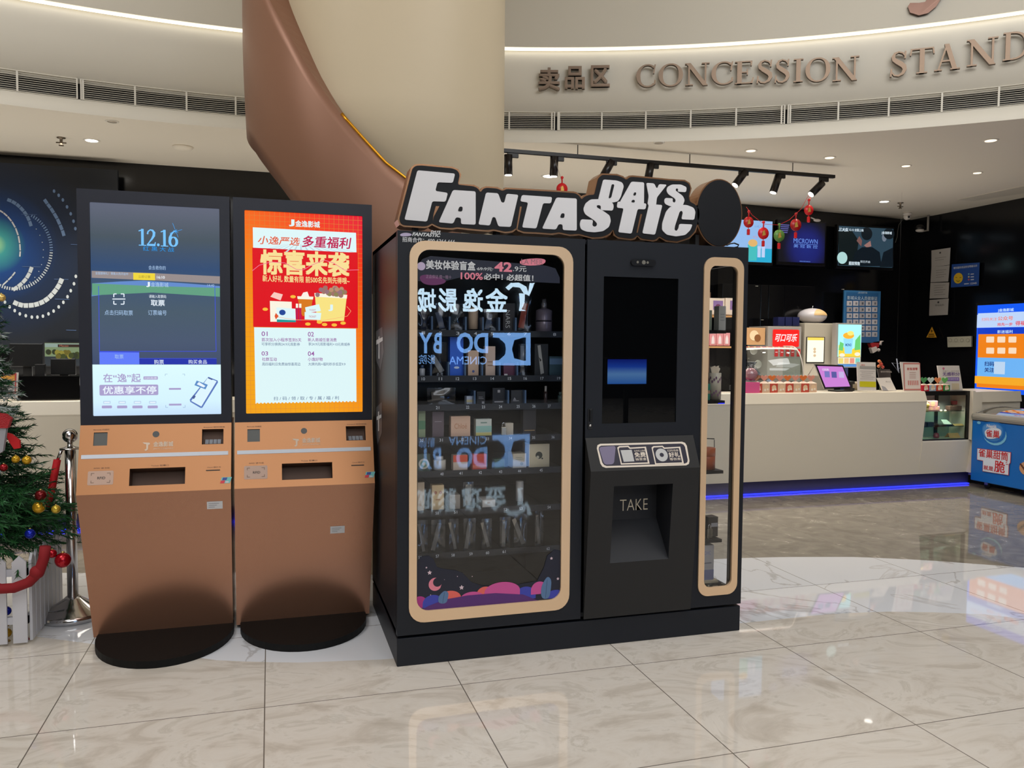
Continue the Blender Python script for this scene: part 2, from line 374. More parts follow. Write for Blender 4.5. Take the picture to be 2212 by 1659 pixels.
# curved fascia: lower band with a slot for the air grilles, upper band
z_b, z_g0, z_g1, z_c = 3.2, 3.306, 3.464, 3.965
fa = MB(); A = [-86+i*1.0 for i in range(173)]
def band(mb, A, z0, z1, r0, r1, m, sm=True):
    vs = []; 
    for a in A: vs += [fpt(a, z0, r0), fpt(a, z1, r1)]
    mb.raw(vs, [(2*i, 2*i+1, 2*i+3, 2*i+2) for i in range(len(A)-1)], m, sm)
band(fa, A, z_b, z_g0, FR, FR, white_wall); band(fa, A, z_g1, z_c+.03, FR, FR, white_wall)
band(fa, A, z_g0, z_g0, FR, FR+.14, white_wall); band(fa, A, z_g1, z_g1, FR+.14, FR, white_wall); band(fa, A, z_g0, z_g1, FR+.14, FR+.14, dark_m)
struct('wall_fascia', fa)
ub = MB(); band(ub, A, z_c+.028, 6.0, FR-.06, FR-.06, white_wall); band(ub, A, z_c+.028, z_c+.028, FR-.06, FR-.0, white_wall); struct('wall_upper', ub)
# LED line in the slot between the two bands
lm = MB(); led = mat('cove_led', (255, 247, 228), emit=2.4)
band(lm, [-84+i for i in range(169)], z_c+.016, z_c+.024, FR-.052, FR-.052, led); band(lm, [-84+i for i in range(169)], z_c+.016, z_c+.016, FR-.052, FR-.008, led)
tag(lm.build('cove_light'), 'long warm white light line running along the top of the curved fascia', 'light')
# back wall, side walls
bw = MB(); P = [(-9.5, 8.78), (5.5, 8.84), (8.47, 9.19), (8.37, 5.2)]
for (a, b), (c, d) in list(zip(P, P[1:]))[:2]: bw.face([(a, b, 0), (c, d, 0), (c, d, 3.2), (a, b, 3.2)], black_m)
struct('wall_back', bw)
rw = MB(); rw.face([(8.47, 9.19, 0), (8.37, 5.2, 0), (8.37, 5.2, 3.2), (8.47, 9.19, 3.2)], black_m); struct('wall_right', rw)
lw = MB(); lw.box((-10.1, -14, 0), (-10, 12, 6), white_wall); struct('wall_left', lw)
fw = MB(); fw.box((-12, -13.1, 0), (12, -13.0, 6), mat('dark_far_wall', (20, 20, 22), .5)); struct('wall_far', fw)
ew = MB(); ew.box((12, -14, 0), (12.1, 8, 6), mat('lobby_wall', (150, 142, 130), .6)); struct('wall_lobby', ew)

# air grilles
grm = mat('grille_white', (214, 208, 194), .45)
def grille(a0, a1, posts, label):
    am = (a0+a1)/2; t = Thing('air_grille', label, 'air grille', fpt(am, z_g0), 'air grilles in the curved fascia')
    n = max(4, int((a1-a0)/1.0)); A = [a0+(a1-a0)*i/n for i in range(n+1)]; h = z_g1-z_g0
    fr = MB(); 
    for z0, z1 in ((z_g0, z_g0+.006), (z_g1-.006, z_g1)): band(fr, A, z0, z1, FR-.004, FR-.004, grm); band(fr, A, z1, z1, FR-.004, FR+.02, grm); band(fr, A, z0, z0, FR+.02, FR-.004, grm)
    for a in (a0+.035, a1-.035): fr.prism([fpt(a-.035, z_g0, FR-.006), fpt(a+.035, z_g0, FR-.006), fpt(a+.035, z_g1, FR-.006), fpt(a-.035, z_g1, FR-.006)], fpt(a, 0, FR+.02)-fpt(a, 0, FR-.006), grm)
    t.part('frame', fr)
    sl = MB(); N = 10
    for i in range(1, N):
        z = z_g0+h*i/N; band(sl, A, z-.0016, z+.0016, FR, FR, grm); band(sl, A, z+.0016, z+.0016, FR, FR+.005, grm); band(sl, A, z-.0016, z-.0016, FR+.005, FR, grm)
    t.part('slats', sl)
    for a in posts:
        b_ = MB(); b_.prism([fpt(a-.045, z_g0, FR-.003), fpt(a+.045, z_g0, FR-.003), fpt(a+.045, z_g1, FR-.003), fpt(a-.045, z_g1, FR-.003)], fpt(a, 0, FR+.02)-fpt(a, 0, FR-.003), grm); t.part('divider', b_)
def aa(px, py): return onfas(px, py)[0]
grille(-22, aa(168, 190), [aa(37, 172), -17], 'white slatted air grille at far left, cut by the photo edge')
grille(aa(171, 190)+.05, 12.0, [aa(x, 225) for x in (180, 292, 403, 509)]+[2, 5.5, 9], 'white slatted air grille left of the cream column')
grille(12.3, aa(1199, 260), [aa(1100, 262), aa(1192, 262)], 'short white slatted air grille just right of the cream column')
grille(aa(1202, 260)+.05, aa(1696, 250), [aa(x, 260) for x in (1208, 1300, 1395, 1492, 1590, 1688)], 'white slatted air grille below the word CONCESSION')
grille(aa(1699, 250)+.05, 62, [aa(1707, 250), aa(1811, 238), aa(1920, 230), aa(2035, 215), aa(2158, 200), 52, 57], 'white slatted air grille below the word STAND')

# column with its spiral cladding
CC = Vector((.79, 5.54)); CR = .765
ct = Thing('column', 'big round cream column wrapped in a brown spiral band', 'column', (CC.x, CC.y, 0))
sh = MB(); cream_m = mat('column_cream', (208, 192, 163), .5, spec=.4)
def sect(z, r, n=72): s_ = (CR-r); c_ = Vector((CC.x+math.cos(-.145)*s_, CC.y+math.sin(-.145)*s_, z)); return [c_+Vector((r*math.cos(2*math.pi*k/n), r*math.sin(2*math.pi*k/n), 0)) for k in range(n)]
ZS = [(0, .60), (2.2, .60), (2.3, .605), (2.4, .63), (2.5, .67), (2.6, .71), (2.7, .74), (2.8, .757), (2.9, CR), (6, CR)]; vs = []
for z, r in ZS: vs += sect(z, r)
sh.raw(vs, [(i*72+k, i*72+(k+1) % 72, (i+1)*72+(k+1) % 72, (i+1)*72+k) for i in range(len(ZS)-1) for k in range(72)], cream_m, True); ct.part('shaft', sh)
top = [(-60, 4.9), (-80, 4.5), (-100, 4.02), (-110, 3.74), (-120.8, 3.463), (-130.5, 3.24), (-139.4, 3.02), (-147.2, 2.855), (-154, 2.73), (-161.2, 2.614), (-169.5, 2.487), (-178, 2.40), (-195, 2.2), (-230, 1.8), (-260, 1.5)]
bot = [(-60, 3.35), (-80, 3.0), (-95, 2.74), (-110, 2.6), (-118, 2.49), (-126, 2.37), (-150, 1.95), (-180, 1.5), (-230, .7), (-260, .4)]
def ip(T, a):
    for (p, q), (r, s_) in zip(T, T[1:]):
        if r <= a <= p: return q+(s_-q)*(p-a)/(p-r)
    return T[-1][1]
def rr_(a): t = min(1, max(0, (-a-100)/75)); return .927-.105*t*t*(3-2*t)
rb = MB(); AA = [-60-2.5*i for i in range(81)]; vs = []; K = 10
def cp(a, z, r): q = math.radians(a); return Vector((CC.x+r*math.sin(q), CC.y+r*math.cos(q), z))
for a in AA:
    t0, b0 = ip(top, a), ip(bot, a)
    for k in range(K+1):
        s_ = k/K; vs.append(cp(a, b0+(t0-b0)*s_, rr_(a)+.02*math.sin(math.pi*s_)))
brown = mat('spiral_brown', (140, 100, 78), .42, metal=.3, spec=.5)
rb.raw(vs, [(i*(K+1)+k, i*(K+1)+k+1, (i+1)*(K+1)+k+1, (i+1)*(K+1)+k) for i in range(len(AA)-1) for k in range(K)], brown, True)
vs = []
for a in AA: vs += [cp(a, ip(top, a), rr_(a)), cp(a, ip(top, a), CR), cp(a, ip(bot, a), rr_(a)), cp(a, ip(bot, a), CR)]
rb.raw(vs, [f for i in range(len(AA)-1) for f in ((4*i, 4*i+1, 4*i+5, 4*i+4), (4*i+2, 4*i+6, 4*i+7, 4*i+3))], brown)
ct.part('spiral_band', rb)
ge = MB(); gold = mat('gold_edge', (214, 150, 40), .3, metal=.9)
ge.tube([cp(a, ip(top, a)+.004, rr_(a)-.006) for a in AA if -196 < a < -150], .011, gold, n=6); ct.part('gold_edge', ge, 'bright gold edge trim')

# fascia lettering
bronze_l = mat('bronze_letter', (104, 87, 72), .34, metal=.7)
def letter_part(t, glyph_mb): t.part('letter', glyph_mb)
SERIF = {}
def bar(P): return [P]
def arcs(cx, cy, rx, ry, a0, a1, w0, w1, n=18):   # crescent-like stroke whose weight swells in the middle
    o, i = [], []
    for k in range(n+1):
        a = math.radians(a0+(a1-a0)*k/n); t = abs(math.cos(a)); w = w1*t+w0*(1-t)
        o.append((cx+rx*math.cos(a), cy+ry*math.sin(a))); i.append((cx+(rx-w)*math.cos(a), cy+(ry-w0)*math.sin(a)))
    return [[o[k], o[k+1], i[k+1], i[k]] for k in range(n)]
TH, TK = .05, .17
def serif_h(x0, x1, y, up): return [[(x0, y), (x1, y), (x1, y+TH*(1 if up else -1)), (x0, y+TH*(1 if up else -1))]]
def stem(x, y0=0, y1=1, w=TK): return [[(x-w/2, y0), (x+w/2, y0), (x+w/2, y1), (x-w/2, y1)]]
def dia(x0, y0, x1, y1, w): return [[(x0-w/2, y0), (x0+w/2, y0), (x1+w/2, y1), (x1-w/2, y1)]]
SERIF['I'] = (.42, stem(.21)+serif_h(.03, .39, 0, 1)+serif_h(.03, .39, 1, 0))
SERIF['O'] = (1.0, arcs(.5, .5, .5, .52, 0, 360, .06, .18, 40))
SERIF['C'] = (.86, arcs(.5, .5, .5, .52, 48, 312, .06, .18, 30)+[[(.74, .60), (.80, .60), (.86, 1.0), (.80, 1.0)], [(.76, .06), (.86, .12), (.86, .30), (.80, .30)]])
SERIF['E'] = (.72, stem(.2)+serif_h(.03, .66, 0, 1)+serif_h(.03, .64, 1, 0)+[[(.25, .48), (.5, .48), (.5, .53), (.25, .53)], [(.46, .38), (.51, .38), (.51, .64), (.46, .64)], [(.6, .78), (.64, .78), (.66, 1), (.58, 1)], [(.60, 0), (.68, 0), (.72, .26), (.68, .26)]])
SERIF['N'] = (1.0, stem(.17, w=.07)+stem(.84, w=.07)+dia(.84, -.02, .13, 1, .2)+serif_h(.02, .34, 0, 1)+serif_h(.0, .2, 1, 0)+serif_h(.68, 1.0, 1, 0))
SERIF['T'] = (.86, stem(.43)+serif_h(.24, .62, 0, 1)+serif_h(.03, .83, 1, 0)+[[(.0, .74), (.05, .74), (.09, 1), (.03, 1)], [(.81, .74), (.86, .74), (.83, 1), (.77, 1)]])
SERIF['A'] = (1.0, dia(.15, 0, .48, 1.02, .07)+dia(.80, 0, .46, 1.02, .19)+[[(.24, .33), (.68, .33), (.68, .39), (.26, .39)]]+serif_h(0, .3, 0, 1)+serif_h(.62, 1.0, 0, 1))
SERIF['D'] = (.98, stem(.2)+arcs(.38, .5, .58, .5, -90, 90, .06, .18, 20)+[[(.1, 0), (.4, 0), (.4, .055), (.1, .055)], [(.1, .945), (.4, .945), (.4, 1), (.1, 1)]]+serif_h(.03, .3, 0, 1)+serif_h(.03, .3, 1, 0))
def s_glyph():
    pts = [(.56, .80), (.47, .93), (.32, .985), (.18, .93), (.12, .80), (.16, .68), (.28, .58), (.42, .48), (.52, .38), (.55, .25), (.48, .10), (.33, .015), (.18, .04), (.07, .18)]
    ws = [.05, .06, .06, .09, .13, .16, .18, .19, .18, .15, .11, .07, .06, .05]; q = []
    for i in range(len(pts)-1):
        a, b = Vector(pts[i]), Vector(pts[i+1]); d0 = (Vector(pts[min(i+1, len(pts)-1)])-Vector(pts[max(i-1, 0)])).normalized(); d1 = (Vector(pts[min(i+2, len(pts)-1)])-a).normalized()
        n0, n1 = Vector((-d0.y, d0.x))*ws[i]/2, Vector((-d1.y, d1.x))*ws[i+1]/2
        q.append([tuple(a+n0), tuple(b+n1), tuple(b-n1), tuple(a-n0)])
    return q+[[(.52, .70), (.58, .70), (.60, 1.0), (.54, 1.0)], [(.02, .0), (.08, .0), (.10, .32), (.04, .32)]]
SERIF['S'] = (.62, s_glyph())
def fascia_letter(t, ch, px0, px1, pyt0, pyb0, pyt1, pyb1, dep=.035):
    xm = (px0+px1)/2; a0, zt = onfas(px0, pyt0); a1, _ = onfas(px1, pyt1); _, zb = onfas(px0, pyb0); _, zt1 = onfas(px1, pyt1); _, zb1 = onfas(px1, pyb1)
    zt, zb = (zt+zt1)/2, (zb+zb1)/2; w, polys = SERIF[ch]; m = MB()
    for Pq in polys:
        area_ = sum(Pq[i][0]*Pq[(i+1) % len(Pq)][1]-Pq[(i+1) % len(Pq)][0]*Pq[i][1] for i in range(len(Pq)))
        if area_ < 0: Pq = Pq[::-1]
        T3 = [fpt(a0+(a1-a0)*x/w, zb+(zt-zb)*y, FR-.03-dep) for x, y in Pq]
        ac = math.radians((a0+a1)/2); m.prism(T3, Vector((math.sin(ac), math.cos(ac), 0))*dep, bronze_l)
    t.part('letter', m)
def ylin(x, T):
    return interp(T, x)
cap_t = [(1375, 146), (1590, 138), (1850, 127), (1920, 120), (2110, 92), (2212, 68)]; cap_b = [(1375, 193), (1590, 186), (1850, 178), (1920, 172), (2110, 148), (2212, 129)]
def word(name_label, s, spans):
    a, z = onfas(spans[0][0], 170); t = Thing('wall_lettering', name_label, 'lettering', fpt(a, z))
    for ch, (x0, x1) in zip(s, spans): fascia_letter(t, ch, x0, x1, ylin(x0, cap_t), ylin(x0, cap_b), ylin(x1, cap_t), ylin(x1, cap_b))
word('raised bronze serif word CONCESSION on the curved cream fascia', 'CONCESSION', [(1374, 1416), (1422, 1475), (1479, 1532), (1536, 1583), (1585, 1628), (1633, 1668), (1672, 1705), (1712, 1736), (1739, 1793), (1797, 1855)])
word('raised bronze serif word STAND on the fascia at the right edge', 'STAND', [(1921, 1958), (1964, 2018), (2018, 2074), (2087, 2155), (2164, 2225)])
a0, z0 = onfas(1163, 175); t = Thing('wall_lettering', 'three raised bronze Chinese characters left of the word CONCESSION', 'lettering', fpt(a0, z0))
for ch, x0, x1, y0, y1 in (('卖', 1163, 1209, 151, 200), ('品', 1220, 1263, 148, 197), ('区', 1276, 1317, 146, 192)):
    a, z1_ = onfas((x0+x1)/2, y0); _, zz = onfas((x0+x1)/2, y1); ar = math.radians(a); U = Vector((math.cos(ar), -math.sin(ar), 0)); O = fpt(a, 0, FR-.06)
    wd = math.radians(onfas(x1, y0)[0]-onfas(x0, y0)[0])*FR
    m = MB(); text3d(m, ch, O, U, Z, (-wd/2, zz, wd/2, z1_), .035, bronze_l, bold=.035); t.part('character', m)
# tail of a large hanging letter on the upper band
jm = MB(); jr = FR-.06-.03
def jp(px, py): a, z = onfas(px, py, jr); return fpt(a, z, jr)
pts = [(1961, 14), (1966, 27), (1985, 33), (2005, 28), (2022, 14), (2035, -6), (2058, -30), (2110, -60), (2080, -60), (2040, -35), (2012, -12), (1998, 4), (1985, 6), (1975, 6), (1966, 6)]
jm.prism([jp(*p) for p in reversed(pts)], Vector((.02, .03, 0)), mat('bronze_dark', (92, 66, 54), .25, metal=.6)); single('wall_lettering', jm, 'curled tail of a large dark bronze letter at the top edge', 'lettering', jp(1990, 20))

# ceiling fixtures
def downlight(px, py, bright, label, power=0, r=.05):
    c = at(px, py, Z=3.2); t = Thing('downlight', label, 'downlight', (c.x, c.y, 3.2), 'downlights in the soffit')
    m = MB(); m.lathe([(r*.78, .0), (r*.78, -.004), (r, -.006), (r*1.12, -.004), (r*1.14, 0)], mat('downlight_rim', (225, 220, 210), .4), (c.x, c.y, 3.2), n=24); t.part('rim', m)
    m = MB(); m.lathe([(.001, -.0065), (r*.8, -.0065), (r*.8, -.001)], mat('lamp_on', (255, 250, 240), emit=7) if bright == 2 else mat('lamp_warm', (255, 226, 190), emit=2.2) if bright == 1 else mat('lamp_off', (190, 180, 165), .3), (c.x, c.y, 3.2), n=20); t.part('lamp', m)
    if power:
        l = bpy.data.lights.new('downlight_beam', 'SPOT'); l.energy = power; l.spot_size = math.radians(95); l.spot_blend = .6; l.color = (1, .86, .68); l.shadow_soft_size = .05
        o = bpy.data.objects.new('downlight_beam', l); o.parent = t.o; o.location = (0, 0, -.03); COL.objects.link(o)
DL = [(198, 303, 2, 'bright round downlight on the left soffit', 60, .06), (242, 262, 0, 'unlit round downlight near the left grille', 0, .045),
      (1423, 308, 0, 'unlit downlight nearest the column on the right soffit', 0, .045), (1622, 325, 1, 'faint warm downlight, leftmost lit one of the right soffit row', 22, .05), (1792, 340, 1, 'small warm downlight above the right end of the black track', 22, .05),
      (1957, 358, 1, 'small dim downlight, second from the right of the row', 22, .045), (2111, 373, 1, 'small warm downlight at the right end of the row', 22, .045), (2140, 303, 1, 'round downlight closest to the word STAND', 25, .055),
      (1187, 380, 2, 'bright recessed downlight behind the second track spotlight', 50, .08), (1910, 435, 2, 'bright white downlight in front of the corner cameras', 50, .06)]
for d in DL: downlight(d[0], d[1], d[2], d[3], d[4], d[5])
def sprinkler(px, py, label):
    c = at(px, py, Z=3.2); m = MB(); k = mat('sprinkler_metal', (110, 98, 84), .35, metal=.7)
    m.lathe([(.035, 0), (.035, -.006), (.012, -.012), (.012, -.06), (.02, -.064), (.02, -.07), (.001, -.07)], k, (c.x, c.y, 3.2), n=14); m.tube([(c.x-.04, c.y, 3.155), (c.x+.04, c.y, 3.155)], .006, k, 6)
    single('sprinkler', m, label, 'sprinkler', (c.x, c.y, 3.2))
sprinkler(132, 297, 'small bronze ceiling sprinkler left of the bright downlight'); sprinkler(1945, 438, 'small metal ceiling sprinkler beside the dome camera')
c = at(395, 317, Z=3.2); m = MB(); m.lathe([(.09, 0), (.09, -.01), (.06, -.028), (.02, -.035), (.001, -.036)], soffit_m, (c.x, c.y, 3.2)); single('smoke_detector', m, 'flat white smoke detector on the left soffit', 'smoke detector', (c.x, c.y, 3.2))
# slot diffuser in the soffit at the right edge
m = MB(); P4 = [at(*p, Z=3.192) for p in ((2068, 432), (2300, 384), (2300, 404), (2105, 434))]; m.prism(P4, (0, 0, .008), mat('diffuser', (205, 198, 184), .5))
Q4 = [P4[0]*.8+P4[2]*.2, P4[1]*.7+P4[3]*.1+P4[2]*.2, P4[2]*.8+P4[1]*.2, P4[3]*.6+P4[1]*.2+P4[0]*.2]
single('ceiling_vent', m, 'long pale ceiling vent at the right edge of the soffit', 'vent', P4[0])

# track with spotlights
RY, RZ = 6.73, 3.1; trk = mat('track_black', (20, 18, 18), .4)
t = Thing('light_track', 'long black lighting track hung below the soffit behind the big sign', 'track', (1.9, RY, RZ))
m = MB(); m.box((1.2, RY-.018, RZ-.015), (5.27, RY+.018, RZ+.015), trk); t.part('rail', m)
for x in (1.5, 2.6, 3.7, 4.8):
    m = MB(); m.tube([(x, RY, RZ+.01), (x, RY, 3.2)], .004, trk, 6); t.part('hanger', m)
def spot(px, py, ex, ey, label):   # px,py joint on the track, ex,ey lower end of the can
    a = at(px, py, Y=RY); a.z = RZ-.015; e = at(ex, ey, Y=RY); t = Thing('track_spotlight', label, 'spotlight', a, 'spotlights on the black track')
    m = MB(); m.box((a.x-.01, RY-.012, RZ-.055), (a.x+.09, RY+.012, RZ-.015), trk, .004); m.tube([(a.x, RY, RZ-.02), (a.x, RY, RZ-.10)], .008, trk, 8); t.part('adapter', m)
    d = (e-Vector((a.x, RY, RZ-.09))).normalized(); s0 = e-d*.17
    m = MB(); m.tube([s0, e], .036, mat('spot_can', (24, 18, 18), .3), 16, cap=True); t.part('lamp_housing', m)
    m = MB(); m.tube([e, e+d*.004], [.03, .03], mat('spot_lens', (255, 246, 230), emit=5), 16); t.part('lens', m)
    l = bpy.data.lights.new('spot_beam', 'SPOT'); l.energy = 30; l.spot_size = math.radians(60); l.spot_blend = .5; l.color = (1, .88, .72); l.shadow_soft_size = .03
    o = bpy.data.objects.new('spot_beam', l); o.parent = t.o; o.location = e+d*.02-a; o.rotation_euler = d.to_track_quat('-Z', 'Y').to_euler(); COL.objects.link(o)
for px, py, ex, ey, lab in ((1098, 330, 1098, 378, 'track spotlight at the left end, right beside the column'), (1197, 340, 1196, 381, 'second track spotlight from the column, in front of a bright downlight'), (1312, 348, 1302, 383, 'third track spotlight from the column, tilted left above the big sign'),
                            (1403, 355, 1399, 393, 'fourth track spotlight from the column, directly above the big sign'), (1598, 372, 1588, 400, 'track spotlight mostly hidden by the round black end plate'), (1678, 378, 1670, 416, 'track spotlight hanging straight, second from the right end'),
                            (1772, 385, 1752, 420, 'track spotlight tilted sharply left at the right end')): spot(px, py, ex, ey, lab)
# ================================================================ ticket kiosks
kb_dark = mat('kiosk_dark', (27, 31, 45), .42, spec=.5); copper = mat('kiosk_copper', (178, 124, 82), .32, metal=.5, spec=.5); copper_b = mat('kiosk_copper_brushed', (166, 122, 98), .27, metal=.75, spec=.5)
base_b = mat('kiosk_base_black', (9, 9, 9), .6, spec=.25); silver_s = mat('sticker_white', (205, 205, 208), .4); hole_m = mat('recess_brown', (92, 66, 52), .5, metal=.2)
KY = 4.27
def E_(name, c, e=1.0): return mat(name, c, emit=e, rough=.2)
def kiosk(x0, x1, label, in_l, in_r, disc, stick):
    w = x1-x0; t = Thing('ticket_kiosk', label, 'kiosk', ((x0+x1)/2, KY+.1, 0), 'ticket kiosks standing side by side')
    m = MB(); g = .004
    m.ringframe(Vector((0, KY, 0)), X, Z, -Y, (x0+g, 1.045, x1-g, 2.165), (x0+.058, 1.088, x1-.052, 2.105), .004, .015, kb_dark, seg=2)
    m.box((x0+g, KY+.015, 1.045), (x1-g, KY+.12, 2.165), kb_dark); t.part('display_housing', m)
    # angled console and tapering front
    zk, yk, zt, zb = .73, 4.148, 1.045, .02
    m = MB(); T0, T1, K0, K1 = Vector((x0+g, KY-.004, zt)), Vector((x1-g, KY-.004, zt)), Vector((x0+g, yk, zk)), Vector((x1-g, yk, zk))
    B0, B1 = Vector((x0+g+in_l, 4.245, zb)), Vector((x1-g-in_r, 4.245, zb)); bk = KY+.30
    U, V = X, (T0-K0).normalized(); N = U.cross(V); H = (T0-K0).length
    # console face as a plate with four openings
    def cu(u, v): return K0+U*u+V*v
    ops = [(w*.085, H*.70, w*.175, H*.90), (w*.82, H*.64, w*.965, H*.90), (w*.31, H*.07, w*.70, H*.33)]
    ops = [(.06, .235, .12, .30), (w-.145, .228, w-.045, .305), (w*.325, .035, w*.325+.247, .118)]
    us = sorted({0, w-2*g}|{o[0] for o in ops}|{o[2] for o in ops}); vs = sorted({0, H}|{o[1] for o in ops}|{o[3] for o in ops})
    for a, b in zip(us, us[1:]):
        for c, d in zip(vs, vs[1:]):
            um, vm = (a+b)/2, (c+d)/2
            if not any(o[0] < um < o[2] and o[1] < vm < o[3] for o in ops): m.face([cu(a, c), cu(b, c), cu(b, d), cu(a, d)], copper)
    m.face([Vector((x0+g, bk, zt)), T0, T1, Vector((x1-g, bk, zt))][::-1], copper)
    for s_, (T, K_) in ((0, (T0, K0)), (1, (T1, K1))):
        q = [K_, T, Vector((T.x, bk, zt)), Vector((K_.x, bk, zk))]; m.face(q if s_ else q[::-1], copper)
    t.part('console', m, 'copper coloured sloping console')
    m = MB(); m.face([B0, B1, K1, K0], copper_b); b0, b1, k0, k1 = [Vector((p.x, bk, p.z)) for p in (B0, B1, K0, K1)]
    m.face([b0, B0, K0, k0], copper_b); m.face([B1, b1, k1, K1], copper_b); m.face([b1, b0, k0, k1], copper_b); m.face([b0, b1, B1, B0], copper_b); t.part('body', m)
    # recesses
    def recess(o, dep, mm, name, lab=None):
        r = MB(); a, b, c, d = cu(o[0], o[1]), cu(o[2], o[1]), cu(o[2], o[3]), cu(o[0], o[3]); D = -N*dep
        r.face([a, b, b+D, a+D], mm); r.face([b, c, c+D, b+D], mm); r.face([c, d, d+D, c+D], mm); r.face([d, a, a+D, d+D], mm); r.face([a+D, b+D, c+D, d+D], mm); return t.part(name, r, lab)
    recess(ops[0], .006, mat('scanner_glass', (54, 56, 50), .12), 'barcode_scanner', 'dark glass scanner window')
    rk = recess(ops[1], .05, hole_m, 'keypad_recess'); recess(ops[2], .09, hole_m, 'ticket_tray')
    kp = MB(); o = ops[1]; q = G(cu((o[0]+o[2])/2, o[1]+.012)-N*.02, X, (V+N*-.8))
    for i in range(4):
        for j in range(3): 
            c = cu(o[0]+.014+i*.019, o[1]+.006+j*.009)-N*(.018+.006*j); kp.box((c.x, c.y, c.z), (c.x+.016, c.y+.004, c.z+.007), mat('key_silver', (185, 190, 200), .35, metal=.3))
    t.part('keypad', kp)
    m = MB(); c = cu(w*.485, .285)+N*.001; n = 20; m.face([c+U*.0155*math.cos(2*math.pi*k/n)+V*.0155*math.sin(2*math.pi*k/n) for k in range(n)], mat('lens_dark', (40, 42, 40), .1)); t.part('camera_lens', m)
    m = MB(); m.prism([cu(.012, .172)+N*.002, cu(w-.022, .172)+N*.002, cu(w-.022, .191)+N*.002, cu(.012, .191)+N*.002], -N*.002, mat('light_strip', (205, 212, 224), .3)); t.part('light_strip', m)
    m = MB(); gg = G(cu(0, 0)+N*.0006, U, V, m); lt = mat('engraving', (150, 112, 88), .4); wl = mat('logo_pale', (216, 196, 176), .4); dk = mat('print_brown', (96, 70, 54), .5)
    gg.text('金逸影城', (w*.47, .222, w*.60, .248), wl, 1, bold=.03); gg.text('JINYI CINEMAS', (w*.47, .208, w*.60, .215), wl, 1)
    gg.poly([(w*.40, .246), (w*.445, .243), (w*.45, .236), (w*.438, .232), (w*.436, .21), (w*.424, .203), (w*.413, .208), (w*.426, .214), (w*.424, .236), (w*.41, .238)][::-1], wl, 1)
    for s, b in (('Barcode 扫描区', (w*.085, .31, w*.185, .317)), ('Keypad 密码键盘', (w*.80, .311, w*.945, .318)), ('Ticket 取票口', (w*.46, .125, w*.575, .133)), ('RFID 读卡区', (w*.10, .122, w*.20, .129)), ('Card 银行卡', (w*.83, .108, w*.92, .115))): gg.text(s, b, dk, 1)
    t.part('console_printing', m); m = MB(); gg = G(cu(0, 0)+N*.0006, U, V, m)
    gg.rect((w*.065, .045, w*.225, .112), mat('rfid_plate', (190, 158, 140), .35), 1, .006); gg.text('RFID', (w*.125, .072, w*.175, .084), mat('rfid_ink', (60, 50, 46)), 2, bold=.02)
    for u, v, a, b in ((w*.085, .055, 1, 1), (w*.205, .055, -1, 1), (w*.085, .102, 1, -1), (w*.205, .102, -1, -1)):
        gg.rect(sorted_box(u, v, u+a*.014, v+b*.002), dk, 2); gg.rect(sorted_box(u, v, u+a*.002, v+b*.012), dk, 2)
    t.part('card_reader_plate', m, 'pale plate marked RFID'); m = MB(); gg = G(cu(0, 0)+N*.0006, U, V, m)
    gg.rect((w*.82, .094, w*.915, .099), mat('slot_black', (18, 14, 12)), 1, .002); t.part('card_slot', m)
    m = MB(); gg = G(cu(0, 0)+N*.0006, U, V, m); cx = w*.915; gg.poly([(cx, .03), (cx+.045, .03), (cx+.055, .06), (cx+.008, .06)], mat('card_teal', (110, 190, 190), .4), 1); gg.poly([(cx, .03), (cx+.02, .03), (cx+.024, .044), (cx+.004, .044)], mat('card_red', (214, 40, 60), .4), 2); gg.poly([(cx+.01, .045), (cx+.03, .045), (cx+.034, .058), (cx+.013, .058)], mat('card_blue', (40, 60, 150), .4), 2)
    gg.rect((cx+.025, .032, cx+.04, .04), silver_s, 2)
    t.part('card_logo', m, 'small red blue and teal card sticker')
    m = MB(); ex, ey, dep = disc; n = 48
    ell = [(((x0+x1)/2+ex)+.312*math.cos(q), 4.22+dep*math.sin(q)) for q in [2*math.pi*k/n for k in range(n)]]
    m.prism([(a, b, .034) for a, b in ell], (0, 0, -.034), base_b); t.part('foot_plate', m, 'black oval foot plate')
    # small white label on the body
    m = MB(); Vb = (K0-B0); Vb = (Vb-U*Vb.dot(U)).normalized(); gb = G(K0, U, Vb, m); su, sv = gb.uv(*stick); gb.rect((su-.036, sv-.019, su+.036, sv+.019), silver_s, 3)
    for i in range(3): gb.rect((su-.028, sv+.008-i*.009, su+.02-.01*i, sv+.010-i*.009), mat('ink_grey', (120, 120, 124)), 4)
    t.part('sticker', m, 'small white label')
    return t
def sorted_box(a, b, c, d): return (min(a, c), min(b, d), max(a, c), max(b, d))
k1 = kiosk(-.873, -.184, 'left ticket kiosk with a blue lit touch screen and copper console', .045, 0, (.035, 0, .40), (464, 1091))
k2 = kiosk(-.176, .515, 'right ticket kiosk showing a red and orange poster screen', 0, .018, (-.01, 0, .375), (729, 1144))

